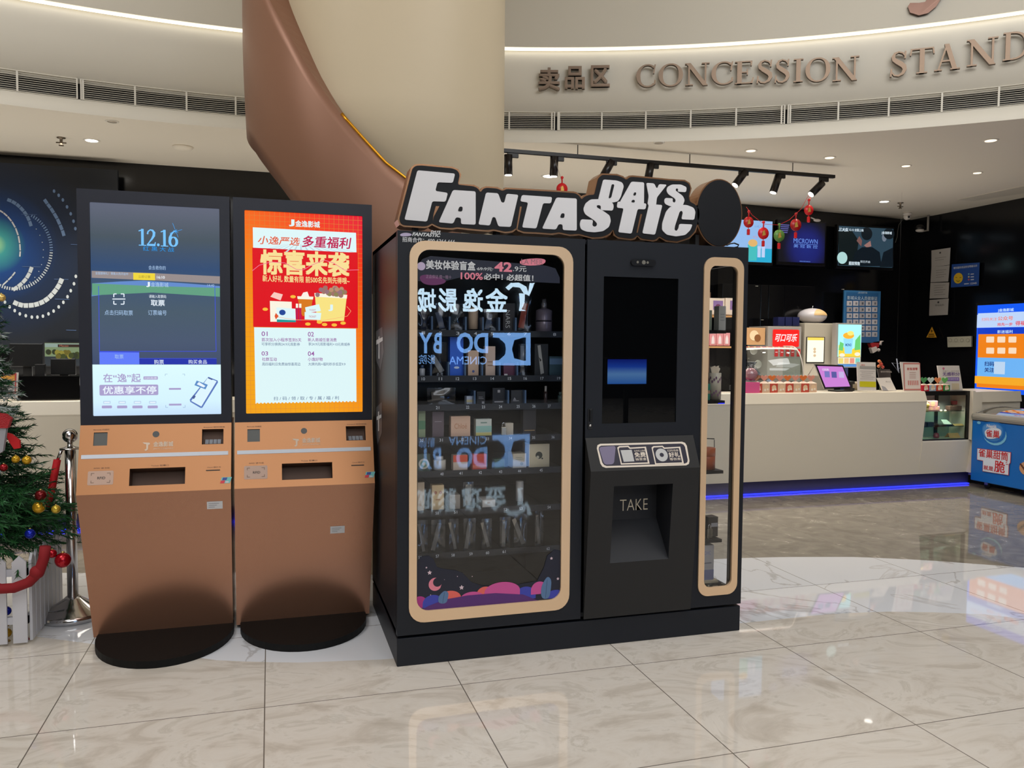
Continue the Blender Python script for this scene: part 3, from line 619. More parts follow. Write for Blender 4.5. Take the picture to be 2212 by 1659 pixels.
# left screen
m = MB(); x0, x1, z0, z1 = -.873+.056, -.184-.050, 1.086, 2.107; O = Vector((0, KY+.012, 0)); g = G(O, X, Z, m)
scr = grad_emit('screen_dusk', 1.30, 2.11, [(0, (70, 84, 120)), (.18, (84, 100, 128)), (.36, (84, 104, 122)), (.5, (76, 100, 130)), (.62, (58, 88, 132)), (.8, (84, 98, 110)), (1, (112, 118, 138))], .75)
g.rect((x0, 1.33, x1, z1), scr, 0); lit = grad_emit('screen_ice', 1.08, 1.33, [(0, (196, 222, 252)), (.3, (214, 244, 255)), (1, (222, 252, 255))], 1.0)
g.rect((x0, z0, x1, 1.335), lit, 0)
BL = E_('ui_lightblue', (120, 196, 255)); WH = E_('ui_white', (235, 245, 255)); WB = E_('ui_paleblue', (170, 200, 235)); YE = E_('ui_yellow', (240, 215, 60)); DB = E_('ui_deepblue', (60, 80, 230)); DB2 = E_('ui_blue', (34, 50, 170)); MB2 = E_('ui_tab', (96, 124, 250)); GR = E_('ui_green', (98, 160, 130)); BB = E_('ui_bandblue', (100, 140, 205)); MV = E_('ui_mauve', (170, 160, 205)); CY = E_('ui_cyan', (20, 150, 235)); BR = E_('ui_horizon', (150, 140, 140))
def wave(g, top, bt, m, l): g.ppoly([p for p in bt]+[p for p in reversed(top)], m, l)
g.ppoly([(198, 600), (198, 585), (330, 590), (475, 597), (475, 613), (340, 606)], BR, 1)
g.ppoly([(198, 640), (200, 612), (260, 608), (310, 606), (400, 612), (475, 618), (475, 622), (330, 622)], BB, 1)
g.ppoly([(199, 638), (330, 632), (475, 641), (475, 622), (330, 618), (199, 612)], GR, 2)

def stroke(pts, ws):
    q = []
    for i in range(len(pts)-1):
        a, b = Vector(pts[i]), Vector(pts[i+1]); d0 = (b-Vector(pts[max(i-1, 0)])).normalized(); d1 = (Vector(pts[min(i+2, len(pts)-1)])-a).normalized(); n0, n1 = Vector((-d0.y, d0.x))*ws[i]/2, Vector((-d1.y, d1.x))*ws[i+1]/2
        q.append([tuple(a-n0), tuple(b-n1), tuple(b+n1), tuple(a+n0)])
    return q
def circ_pts(cx, cy, rx, ry, n=24, a0=0, a1=360): return [(cx+rx*math.cos(math.radians(a0+(a1-a0)*k/n)), cy+ry*math.sin(math.radians(a0+(a1-a0)*k/n))) for k in range(n+1)]
D1 = [[(.17, 0), (.33, 0), (.33, 1), (.17, 1)], [(.02, 0), (.48, 0), (.48, .05), (.02, .05)], [(.02, .84), (.17, .88), (.33, 1), (.02, .90)]]
D2 = stroke([(.06, .70), (.10, .86), (.24, .965), (.38, .93), (.47, .80), (.45, .62), (.33, .42), (.17, .22), (.04, .07)], [.10, .08, .07, .12, .17, .16, .11, .07, .05])+[[(.02, 0), (.54, 0), (.57, .24), (.52, .24), (.48, .13), (.02, .12)]]
D6 = stroke(circ_pts(.30, .31, .22, .27), [.06+.11*abs(math.cos(math.radians(15*k))) for k in range(25)])+stroke([(.07, .30), (.09, .55), (.2, .80), (.38, .95), (.50, .98)], [.16, .15, .12, .07, .03])
DD = [circ_pts(.10, .085, .085, .085, 12)]
bx = g.box(299, 496, 384, 532); tot = .5+.62+.24+.5+.58; x_ = 0
for polys, wd_ in ((D1, .5), (D2, .62), (DD, .24), (D1, .5), (D6, .58)):
    for Pq in polys: g.poly([(bx[0]+(bx[2]-bx[0])*(x_+a)/tot, bx[1]+(bx[3]-bx[1])*b) for a, b in Pq], BL, 4)
    x_ += wd_
g.ptext('红 黑 大 战', 309, 533, 376, 543, CY, 4); g.ptext('会去救你的', 321, 574, 358, 583, WB, 4)
u, v = g.uv(380, 500)
for a in range(8):
    r = (.03, .012)[a % 2]+.012*(a == 2); q = math.radians(a*45+20); g.line((u, v), (u+r*math.cos(q), v+r*math.sin(q)), .0016, E_('ui_star', (60, 170, 255)), 5)
g.ptext('全国首映礼！预售火热开启中', 206, 588, 277, 594, WB, 4); g.prect(288, 590, 335, 605, YE, 4); g.ptext('立即订票', 299, 595, 325, 601, E_('ui_olive', (150, 130, 50)), 5); g.ptext('16:10', 339, 596, 356, 602, WH, 4, bold=.02)
g.ptext('J', 316, 609, 324, 620, WH, 5, bold=.05); g.ptext('金逸影城', 326, 610, 364, 620, WB, 5, bold=.01); g.ptext('14:40', 448, 614, 463, 619, WB, 5)
g.ptext('请输入取票码', 322, 637, 359, 644, WH, 5); g.ptext('取票', 326, 648, 356, 661, WH, 5, bold=.02); g.ptext('点击扫码取票', 226, 670, 287, 681, WB, 5); g.ptext('订票编号', 320, 670, 360, 681, WB, 5)
for pts in (((246, 642), (246, 635), (252, 635)), ((261, 635), (268, 635), (268, 642)), ((246, 650), (246, 657), (252, 657)), ((261, 657), (268, 657), (268, 650)), ((243, 646), (271, 646))): g.pline(pts, .0045, WH, 5)
g.pline([(213, 618), (215, 759), (467, 759), (464, 618)], .0025, DB, 3)
g.prect(215, 761, 301, 787, MB2, 4); g.prect(301, 775, 468, 787, DB2, 4); g.pline([(301, 774), (468, 774)], .002, DB, 5); g.pline([(215, 760), (301, 761)], .003, DB, 6)
g.ptext('取票', 248, 766, 267, 775, WB, 6); g.ptext('购票', 333, 777, 354, 787, WH, 6); g.ptext('购买食品', 407, 777, 447, 786, WH, 6)
g.ptext('在“逸”起', 223, 807, 304, 826, MV, 3, bold=.02); g.prect(310, 813, 341, 820, MV, 3, .003); g.ptext('扫码取票', 312, 814.5, 339, 819, WH, 4)
g.prect(215, 831, 342, 854, MV, 3, .006); g.ptext('优惠享不停', 222, 834, 338, 851, WH, 4, bold=.02)
for i in range(4):
    x = 220+i*33; g.prect(x, 876, x+22, 882, MV, 3, .004); g.prect(x+3, 866, x+19, 872, E_('ui_faint', (190, 215, 240)), 3, .002); g.prect(x+5, 868, x+17, 870.5, WH, 4)
for pts in (((357, 812), (357, 808), (362, 808)), ((394, 808), (399, 808), (399, 812)), ((358, 875), (358, 880), (363, 880)), ((395, 880), (400, 880), (400, 875))): g.pline(pts, .0015, E_('ui_steel', (120, 150, 200)), 3)
g.prect(365, 838, 391, 842, MV, 3, .002); g.prect(365, 872, 392, 876, MV, 3, .002)
g.ppoly([(450, 814), (470, 822), (471, 826), (437, 881), (433, 881), (411, 868), (410, 863)][::-1], E_('ui_phone', (90, 120, 190)), 3); g.ppoly([(449, 816), (468, 823.5), (435, 878), (413, 866)][::-1], E_('ui_phone_in', (222, 245, 255)), 4)
g.ppoly([(425, 822), (449, 831), (444, 841), (420, 832)][::-1], E_('ui_card', (90, 140, 200)), 5); g.ppoly([(430, 825), (444, 834), (440, 837), (425, 830)][::-1], WH, 6); g.ppoly([(418, 853), (423, 856), (419, 862), (414, 859)][::-1], E_('ui_navy', (70, 90, 150)), 5); g.ppoly([(451, 815), (460, 819), (458, 821), (449, 817)][::-1], E_('ui_navy', (70, 90, 150)), 5)
k1.part('screen', m, 'lit touch screen with a blue page and white banner')

# right screen
m = MB(); x0, x1 = -.176+.056, .515-.050; g = G(O, X, Z, m)
orange = bpy.data.materials.new('screen_orange'); orange.use_nodes = True; nt = orange.node_tree; b = nt.nodes['Principled BSDF']; b.inputs['Base Color'].default_value = (.01, .01, .01, 1); b.inputs['Roughness'].default_value = .2
ge_ = nt.nodes.new('ShaderNodeNewGeometry'); sp = nt.nodes.new('ShaderNodeSeparateXYZ'); nt.links.new(ge_.outputs['Position'], sp.inputs[0])
ma = nt.nodes.new('ShaderNodeMath'); ma.operation = 'MULTIPLY_ADD'; nt.links.new(sp.outputs[0], ma.inputs[0]); ma.inputs[1].default_value = .9; nt.links.new(sp.outputs[2], ma.inputs[2])
mr = nt.nodes.new('ShaderNodeMapRange'); nt.links.new(ma.outputs[0], mr.inputs[0]); mr.inputs[1].default_value = 1.3; mr.inputs[2].default_value = 2.5
r = ramp(nt, mr.outputs[0], [(0, (248, 166, 10)), (.4, (252, 130, 10)), (.8, (250, 60, 20)), (1, (235, 20, 50))]); nt.links.new(r.outputs[0], b.inputs['Emission Color']); b.inputs['Emission Strength'].default_value = .95
g.rect((x0, 1.086, x1, 2.107), orange, 0)
gl = E_('grid_line', (255, 160, 60), .7)
for i in range(1, 24):
    u = x0+(x1-x0)*i/24; g.rect((u-.0007, 1.086, u+.0007, 2.107), gl, .6)
for i in range(1, 42):
    v = 1.086+1.021*i/42; g.rect((x0, v-.0007, x1, v+.0007), gl, .6)
RD = E_('poster_red', (222, 8, 24)); PW = E_('poster_white', (222, 246, 248)); CR_ = E_('poster_cream', (248, 222, 150)); MG = E_('poster_magenta', (190, 20, 80)); RO = E_('poster_orange_red', (226, 84, 40)); PP = E_('poster_purple', (150, 80, 160)); GY = E_('poster_grey', (110, 130, 160)); PK = E_('poster_pink', (240, 120, 150))
g.ptext('J', 624, 474, 636, 489, PW, 4, bold=.05); g.ptext('金逸影城', 638, 477, 691, 491, PW, 4, bold=.03)
g.ppoly([(547, 545), (546, 491), (769, 503), (770, 545)], PW, 2); g.ptext('小逸严选', 557, 511, 648, 529, RO, 4, bold=.015, shear=.2); g.ptext('多重福利', 652, 511, 759, 536, MG, 4, bold=.025, shear=.15)
for i in range(14):
    x = 552+i*16; g.ppoly([(650+(x-650)*.35, 527), (x, 544), (x+5, 544), (650+(x-650)*.35+1, 527)][::-1], E_('ray_grey', (190, 215, 225)), 2.5)
g.ppoly([(547, 706), (545, 535), (773, 546), (773, 709)], RD, 3)
g.ptext('惊喜来袭', 562, 542, 755, 596, CR_, 6, bold=.045); g.ptext('新人好礼 数量有限 前500名先到先得哦~', 567, 597, 755, 611, CR_, 6, bold=.02)
rib = [(545, 585), (560, 573), (585, 566), (615, 568), (640, 582), (655, 583), (675, 572), (700, 562), (720, 568), (745, 584), (775, 583)]; g.pline(rib, .003, PK, 7)
tubm, popm, teal_m = E_('tub_yellow', (248, 226, 130)), E_('tub_white', (250, 244, 225)), E_('teal', (20, 150, 150))
g.ppoly([(685, 695), (680, 636), (749, 640), (743, 693)], tubm, 6); g.ppoly([(680, 641), (679, 633), (750, 637), (749, 645)], popm, 6.5)
random.seed(3)
for i in range(34):
    x = 685+random.random()*60; y = 620+random.random()*16+abs(x-714)*.12; g.pcirc(x, y, 5, E_('candy%d' % (i % 4), [(170, 120, 110), (150, 140, 90), (200, 150, 120), (160, 120, 130)][i % 4], .85), 7+.05*i, n=10)
g.ptext('J', 709, 658, 719, 672, PW, 8, bold=.05)
g.ppoly([(648, 672), (643, 642), (676, 643), (670, 680), (654, 683)], E_('cola', (216, 120, 20)), 6); g.ppoly([(643, 646), (642, 640), (677, 641), (676, 647)], popm, 7); g.ppoly([(650, 641), (655, 632), (664, 630), (668, 641)], E_('cream_top', (250, 240, 230)), 7)
g.ppoly([(584, 695), (583, 650), (630, 652), (631, 695)], popm, 5); g.ppoly([(598, 695), (597, 664), (638, 667), (639, 696)], PW, 6); g.pcirc(610, 675, 7, E_('logo_blue', (30, 70, 150)), 7, ryp=6); g.ppoly([(598, 696), (598, 690), (639, 692), (639, 696)], teal_m, 7)
for x in (639, 646): g.prect(x, 656, x+5, 694, MG, 7); g.prect(x, 656, x+5, 665, popm, 8)
g.ppoly([(659, 664), (689, 657), (693, 672), (661, 676)], PW, 8); g.ppoly([(658, 690), (658, 674), (694, 676), (692, 691)], PW, 9); g.ptext('TICKET', 667, 682, 683, 686, MG, 10); g.ptext('TICKET', 668, 668, 682, 671.5, MG, 9.5)
g.ppoly([(584, 641), (592, 631), (611, 636), (606, 649)], E_('paper_pink', (250, 200, 190)), 6)
for x, y in ((573, 668), (633, 641), (665, 700), (701, 701), (722, 702), (741, 698), (690, 696)): g.pcirc(x, y, 6, E_('coin', (250, 190, 60)), 8, ryp=3.5, n=12)
g.ppoly([(593, 683), (596, 676), (602, 683), (596, 690)], RO, 9); g.pline([(600, 685), (640, 691), (700, 692), (750, 683), (758, 672), (749, 662)], .002, E_('gold_line', (250, 180, 120)), 9)
g.ppoly([(552, 872), (549, 707), (769, 710), (770, 868)], PW, 4)
for i in range(28):
    x = 556+i*7.7; g.pcirc(x, 872-(x-552)*.018, 2.2, orange, 5, n=8)
for s, x0_, y0_, x1_, y1_, mm in (('01', 565, 716, 578, 726, PP), ('02', 665, 717, 678, 727, PP), ('03', 565, 759, 579, 768, PP), ('04', 665, 759, 679, 769, PP), ('首次加入小程序签到5天', 565, 730, 651, 738, PP), ('可享积分换购24.9元观影券', 565, 740, 648, 747, GY), ('新人商城任意消费', 665, 730, 727, 738, PP), ('享24.9元观影福利+10元商城券', 666, 740, 756, 747, GY),
    ('社群互动', 566, 772, 598, 780, PP), ('周四福利日免费抽惊喜周边', 566, 783, 649, 790, GY), ('小逸好物', 665, 772, 697, 780, PP), ('大牌内购+福利秒杀低至9.9', 666, 783, 746, 790, GY), ('扫 / 码 / 领 / 取 / 专 / 属 / 福 / 利', 591, 856, 732, 864, GY)): g.ptext(s, x0_, y0_, x1_, y1_, mm, 6, bold=.01)
k2.part('screen', m, 'lit screen with a red and orange offer poster')
# ================================================================ vending machine
VY = 3.545; vb = mat('vending_black', (22, 26, 34), .48, spec=.35); vb2 = mat('vending_black_console', (34, 34, 35), .55, spec=.35); vin = mat('vending_inside', (16, 18, 22), .35); brz = mat('window_bronze', (238, 204, 166), .3, metal=.4)
gls = glass('door_glass', (250, 252, 255), 2.3)
vt = Thing('vending_machine', 'tall black cosmetics vending machine with a large bronze framed glass door', 'vending machine', (1.41, 3.99, 0))
XL, XR, YB, ZT, ZP = .535, 2.285, 4.44, 1.94, .14
m = MB(); m.box((XL, VY+.004, .0), (XR, YB, .128), vb, .004); vt.part('plinth', m)
m = MB(); m.box((XL, VY+.04, ZP), (XL+.02, YB, ZT), vb); m.box((XL, VY+.02, ZT-.02), (XR, YB, ZT), vb); m.box((XL, YB-.02, ZP), (XR, YB, ZT), vb); m.box((XL, VY+.03, ZP), (XR, YB, ZP+.02), vb)
m.box((1.40, VY+.04, ZP), (1.42, YB, ZT), vin); m.box((2.02, VY+.04, ZP), (2.035, YB, ZT), vin)
m.box((1.40, VY+.3, ZP), (2.03, VY+.31, ZT), vin)
m.box((XL+.02, YB-.06, ZP+.02), (1.40, YB-.05, ZT-.02), vin); m.box((XL+.02, VY+.06, ZT-.05), (1.40, YB-.06, ZT-.03), vin)
# right side panel with its tall glass window
m.ringframe(Vector((XR, 0, 0)), Y, Z, X, (VY+.02, ZP, YB, ZT), (VY+.105, .2, YB-.1, 1.86), .03, .02, vb)

vt.part('cabinet', m)
sg = MB(); sg.face([(XR-.01, VY+.08, .19), (XR-.01, YB-.09, .19), (XR-.01, YB-.09, 1.87), (XR-.01, VY+.08, 1.87)], glass('side_glass', (250, 252, 255), .8)); vt.part('side_window', sg)
# left door
O = Vector((0, VY, 0)); m = MB(); m.ringframe(O, X, Z, -Y, (XL, .141, 1.412, 1.941), (.60, .215, 1.335, 1.88), .05, .03, vb); d1 = vt.part('door', m, 'left door with the big window')
m = MB(); m.ringframe(O-Y*.008, X, Z, -Y, (.587, .196, 1.351, 1.9), (.622, .248, 1.308, 1.862), .055, .012, brz, ro=.07); vt.part('window_frame', m, 'bronze window frame', parent=d1)
m = MB(); m.face([(.60, VY+.004, .22), (1.335, VY+.004, .22), (1.335, VY+.004, 1.88), (.60, VY+.004, 1.88)], gls); vt.part('window_glass', m, parent=d1)
# right side front: service door with dark screen, and the narrow window panel
m = MB(); m.ringframe(O, X, Z, -Y, (1.424, 1.0, 2.0, 1.941), (1.509, 1.074, 1.9, 1.772), .002, .012, vb, seg=2)
d2 = vt.part('service_door', m)
m = MB(); m.face([(1.505, VY+.006, 1.07), (1.904, VY+.006, 1.07), (1.904, VY+.006, 1.776), (1.505, VY+.006, 1.776)], mat('screen_off', (6, 7, 9), .01, spec=.7)); vt.part('screen', m, 'switched off black glass screen', parent=d2)
m = MB(); m.ringframe(O, X, Z, -Y, (2.0, .141, XR, 1.938), (2.055, .225, 2.235, 1.855), .05, .03, vb); vt.part('narrow_panel', m)
m = MB(); m.ringframe(O-Y*.008, X, Z, -Y, (2.036, .197, 2.257, 1.883), (2.068, .24, 2.224, 1.842), .035, .012, brz, ro=.055); vt.part('window_frame', m, 'tall narrow bronze window frame')
m = MB(); m.face([(2.05, VY+.004, .22), (2.24, VY+.004, .22), (2.24, VY+.004, 1.86), (2.05, VY+.004, 1.86)], gls); vt.part('window_glass', m)
m = MB(); P_ = rrect(1.644, 1.827, 1.772, 1.858, .015, 5); m.prism([(a, VY-.012, b) for a, b in P_], (0, .014, 0), mat('pod_black', (20, 20, 22), .3)); 
gg = G((0, VY-.0125, 0), X, Z, m); gg.circ(1.708, 1.843, .010, mat('lens_grey', (120, 118, 110), .3), 1); gg.circ(1.676, 1.843, .006, mat('lens_grey', (0, 0, 0)), 1); gg.circ(1.728, 1.843, .006, mat('lens_grey', (0, 0, 0)), 1); vt.part('camera_pod', m)
m = MB(); m.box((1.437, VY-.004, 1.05), (1.46, VY+.002, 1.148), mat('lock_black', (22, 22, 24), .4), .002); m.box((1.443, VY-.012, 1.085), (1.455, VY-.003, 1.145), mat('lock_bar', (14, 14, 16), .3), .004); hl = vt.part('door_lock', m)
m = MB(); m.lathe([(.006, 0), (.006, .006), (.001, .007)], mat('chrome', (210, 210, 212), .12, metal=1), (1.449, VY-.005, 1.067), n=14, axis='Y'); vt.part('lock_cylinder', m, parent=hl)
# protruding console
xa, xb, yk, zk, zt, zb = 1.424, 1.993, 3.468, .86, 1.009, .141
yb_ = VY-.004; Vc = Vector((0, yk-(VY-.03), zk-zb)); 
def lowy(z): return (VY-.012)+(yk-(VY-.012))*(z-zb)/(zk-zb)
tx0, tx1, tz0, tz1 = 1.545, 1.853, .41, .785
m = MB()
m.face([(xa, yk, zk), (xb, yk, zk), (xb, yb_, zt), (xa, yb_, zt)], vb2)
xs_, zs_ = [xa, tx0, tx1, xb], [zb, tz0, tz1, zk]
for i in range(3):
    for j in range(3):
        if (i, j) != (1, 1): m.face([(xs_[i], lowy(zs_[j]), zs_[j]), (xs_[i+1], lowy(zs_[j]), zs_[j]), (xs_[i+1], lowy(zs_[j+1]), zs_[j+1]), (xs_[i], lowy(zs_[j+1]), zs_[j+1])], vb2)
for x, o in ((xa, 0), (xb, 1)):
    q = [(x, lowy(zb), zb), (x, yk, zk), (x, yb_, zt), (x, yb_, zb)]; m.face(q[::-1] if not o else q, vb2)
cs = vt.part('dispensing_console', m, 'protruding console with a pick-up recess')
m = MB(); dp = .13; fl = mat('recess_black', (19, 22, 30), .6)
def rp(x, z, d=0): return Vector((x, lowy(z)+d, z))
zc = .585
m.face([rp(tx0, tz0), rp(tx0, tz1), (tx0, VY+dp-.03, tz1), (tx0, VY+dp-.03, zc)], fl); m.face([rp(tx1, tz1), rp(tx1, tz0), (tx1, VY+dp-.03, zc), (tx1, VY+dp-.03, tz1)], fl)
m.face([rp(tx0, tz1), rp(tx1, tz1), (tx1, VY+dp-.03, tz1), (tx0, VY+dp-.03, tz1)], fl)
m.face([(tx0, VY+dp-.03, zc), (tx1, VY+dp-.03, zc), (tx1, VY+dp-.03, tz1), (tx0, VY+dp-.03, tz1)], fl); m.face([rp(tx0, tz0), rp(tx1, tz0), (tx1, VY+dp-.03, zc+.0), (tx0, VY+dp-.03, zc)], fl)
vt.part('pickup_recess', m)
m = MB(); gg = G((0, VY+dp-.0305, 0), X, Z, m); gg.ptext('TAKE', 1339, 1078, 1399, 1102, mat('take_white', (225, 214, 190), .4, emit=0), 2, bold=-.012); vt.part('lettering', m, 'pale word TAKE', parent=cs)
# sticker panel on the console slope
Vs = Vector((0, yb_-yk, zt-zk)).normalized(); m = MB(); gg = G((xa, yk, zk), X, Vs, m)
SW, SD, SM = mat('sticker_rim', (226, 214, 200), .35), mat('sticker_navy', (38, 36, 54), .35), mat('sticker_lilac', (120, 112, 140), .35)
gg.poly(roundp([gg.uv(*p) for p in [(1287, 959), (1482, 954), (1491, 1005), (1299, 1011)][::-1]], .022), SW, 1); gg.poly(roundp([gg.uv(*p) for p in [(1291, 963), (1478, 958), (1487, 1001), (1303, 1007)][::-1]], .018), SD, 2); gg.poly(roundp([gg.uv(*p) for p in [(1293, 966), (1330, 963), (1326, 1003), (1305, 1004)][::-1]], .012), SM, 3)
for x in (1333, 1407):
    gg.ppoly([(x, 967), (x+4, 964), (x+24, 963), (x+28, 967), (x+62, 965), (x+70, 1002), (x+8, 1004)][::-1], SW, 4); gg.ppoly([(x+3, 970), (x+5, 967), (x+23, 966), (x+27, 970), (x+59, 968), (x+66, 999), (x+10, 1001)][::-1], SD, 5)
gg.ppoly([(1340, 973), (1364, 972), (1370, 997), (1347, 998)][::-1], mat('sticker_grey', (190, 190, 190), .4), 6)
gg.pcirc(1429, 983, 13, mat('sticker_grey', (0, 0, 0)), 6, ryp=14); gg.pcirc(1429, 983, 4.5, SD, 7)
gg.ptext('免费', 1370, 977, 1394, 988, SW, 7, bold=.03); gg.ptext('抽盲盒', 1372, 989, 1396, 995, SW, 7, bold=.01); gg.ptext('全场线上商城', 1369, 972, 1393, 976, SW, 7); gg.ptext('好礼', 1444, 977, 1468, 988, SW, 7, bold=.03); gg.ptext('等你来', 1446, 989, 1470, 995, SW, 7, bold=.01); gg.ptext('扫码领券', 1441, 971, 1465, 976, SW, 7)
vt.part('sticker', m, 'white rimmed dark offer sticker', parent=cs)
# printed strip at the top left of the door
m = MB(); gg = G((0, VY-.0005, 0), X, Z, m); pw = mat('print_white', (205, 208, 212), .4)
gg.ptext('FANTASTIC', 890, 503, 952, 511, pw, 1, bold=.04, shear=.3); gg.ptext('DAYS', 930, 498, 952, 503.5, pw, 1.5, bold=.04, shear=.3); gg.ptext('招商合作：400-6364-666', 869, 514, 983, 525, pw, 1, bold=.02)
gg.ppoly(chaikin([(863, 506), (875, 502), (890, 505), (888, 510), (866, 511)][::-1], 2), mat('print_lilac', (180, 170, 200), .4), 1); vt.part('printing', m, 'white phone number printing', parent=d1)
# art film on the glass: banner at the top, night landscape at the bottom
m = MB(); gg = G((0, VY+.002, 0), X, Z, m, step=.0003); navy = mat('film_navy', (24, 26, 44), .35); mgl = mat('film_magenta', (170, 50, 130), .35); pk = mat('film_pink', (226, 130, 150), .35); 
gg.ppoly([(903, 607), (903, 575), (912, 560), (930, 553), (1180, 574), (1200, 580), (1209, 600), (1209, 612), (1145, 609), (1060, 600), (1000, 598), (962, 607), (935, 611)], navy, 1)
gg.ppoly(chaikin([(904, 596), (925, 592), (965, 604), (960, 613), (935, 617), (912, 613)][::-1], 2), mat('film_purple', (98, 40, 92), .35), 2)
gg.pcirc(910, 575, 9, mat('film_lilac', (190, 175, 205), .35), 2); gg.ppoly(chaikin([(1122, 560), (1180, 557), (1176, 573), (1124, 574)][::-1], 2), pk, 3); gg.ptext('LA MER', 1126, 560, 1173, 571, mat('film_greyink', (150, 110, 120)), 4)
gg.ptext('美妆体验盲盒', 920, 563, 1027, 583, pw, 4, bold=.035); gg.ptext('69.9元', 1031, 577, 1063, 585, pw, 4); gg.pline([(1029, 581), (1066, 581)], .0016, pw, 5); gg.ptext('42', 1068, 566, 1106, 587, pk, 4, bold=.035); gg.ptext('.9元', 1108, 575, 1137, 587, pw, 4, bold=.01)
gg.ptext('正品保证 假一赔十', 920, 594, 975, 602, mat('film_mauve', (150, 120, 150)), 4); gg.ptext('100%', 995, 589, 1043, 604, pk, 4, bold=.02); gg.ptext('必中！', 1045, 591, 1086, 605, pw, 4, bold=.03); gg.ptext('必超值！', 1094, 593, 1152, 607, pw, 4, bold=.03)
vt.part('window_film', m, 'dark printed banner with the price', parent=d1); m = MB(); gg = G((0, VY+.002, 0), X, Z, m, step=.0003)
gg.ppoly([(901, 1304), (901, 1215), (908, 1203), (925, 1200), (936, 1207), (944, 1225), (960, 1229), (985, 1232), (1000, 1238), (1018, 1257), (1040, 1265), (1075, 1266), (1120, 1262), (1160, 1255), (1175, 1225), (1182, 1200), (1198, 1187), (1213, 1190), (1212, 1262), (1205, 1292), (1190, 1298), (1000, 1312), (910, 1316)], navy, 1)
for x, y, r, ry, mm, l in ((906, 1305, 17, 17, mgl, 3), (935, 1303, 22, 18, mat('film_blue', (58, 66, 170), .35), 3), (972, 1293, 24, 17, mat('film_coral', (224, 100, 90), .35), 2.5), (1020, 1293, 26, 15, mat('film_pink2', (200, 80, 150), .35), 3), (1048, 1282, 18, 15, mat('film_coral', (0, 0, 0)), 2.6), (1085, 1277, 38, 20, mat('film_pink2', (0, 0, 0)), 3), (1165, 1274, 18, 18, mat('film_pink2', (0, 0, 0)), 2.8), (1135, 1285, 22, 18, mat('film_blue', (0, 0, 0)), 3), (1200, 1288, 22, 14, mat('film_blue', (0, 0, 0)), 3)):
    u, v = gg.uv(x, y); du, dv = gg.uv(x+r, y)[0]-u, abs(gg.uv(x, y-ry)[1]-v); P_ = [(u+du*math.cos(math.pi*k/16), v+dv*math.sin(math.pi*k/16)) for k in range(17)]
    P_ = [(max(.624, min(1.306, a)), max(.252, b)) for a, b in P_]; bot_v = max(.252, v-.5*dv); gg.poly([(P_[-1][0], bot_v), (P_[0][0], bot_v)]+P_, mm, l)
gg.ppoly([(906, 1320), (925, 1309), (960, 1295), (1010, 1286), (1070, 1281), (1130, 1284), (1160, 1296), (1190, 1301), (1000, 1313)][::-1], mat('film_violet', (84, 40, 112), .35), 5)
u, v = gg.uv(940, 1262); du = .03; gg.poly([(u+du*math.cos(q), v+du*math.sin(q)) for q in [math.radians(70+i*14) for i in range(19)]]+[(u+.011+.021*math.cos(q), v+.009+.021*math.sin(q)) for q in [math.radians(330-i*14) for i in range(17)]], mat('film_pink', (0, 0, 0)), 3)
def star(px, py, r):
    u, v = gg.uv(px, py); gg.poly([(u+(r if k % 2 == 0 else r*.5)*math.cos(math.radians(90+36*k)), v+(r if k % 2 == 0 else r*.5)*math.sin(math.radians(90+36*k))) for k in range(10)], mat('film_star', (214, 190, 200), .35), 4)
for p in ((928, 1237, .011), (997, 1269, .012), (1191, 1206, .008), (1205, 1250, .008), (921, 1226, .005), (1020, 1245, .003), (960, 1252, .002), (988, 1245, .003), (930, 1285, .003)): star(*p)
for x, y, h in ((958, 1290, 15), (1180, 1270, 26)):
    gg.ppoly(chaikin([(x-11, y+h*.9), (x-12, y), (x-5, y-h*.6), (x+3, y-h), (x+11, y-h*.7), (x+10, y), (x+6, y+h*.9)][::-1], 2), mat('film_leaf', (86, 118, 158), .35), 6); gg.pline([(x-2, y+h*.8), (x+2, y-h*.7)], .001, navy, 7)
vt.part('window_film', m, 'printed film of a purple night landscape', parent=d1)
# angular side stickers
for pts, bars in (([(812, 716), (826, 706), (829, 760), (822, 800), (812, 778)], (((813, 735), (827, 728), (827, 736), (813, 745)), ((818, 728), (820, 726), (820, 775), (818, 775)))), ([(813, 880), (825, 868), (825, 935), (816, 960), (811, 935)], (((814, 900), (824, 895), (824, 902), (814, 908)), ((817, 890), (819, 888), (819, 930), (817, 932))))):
    m = MB(); gg = G((XL-.0005, 0, 0), -Y, Z, m); gg.ppoly(pts[::-1], mat('side_badge', (74, 78, 86), .4), 1)
    for q in bars: gg.ppoly(q[::-1], pw, 2)
    vt.part('side_sticker', m, 'grey angular badge')
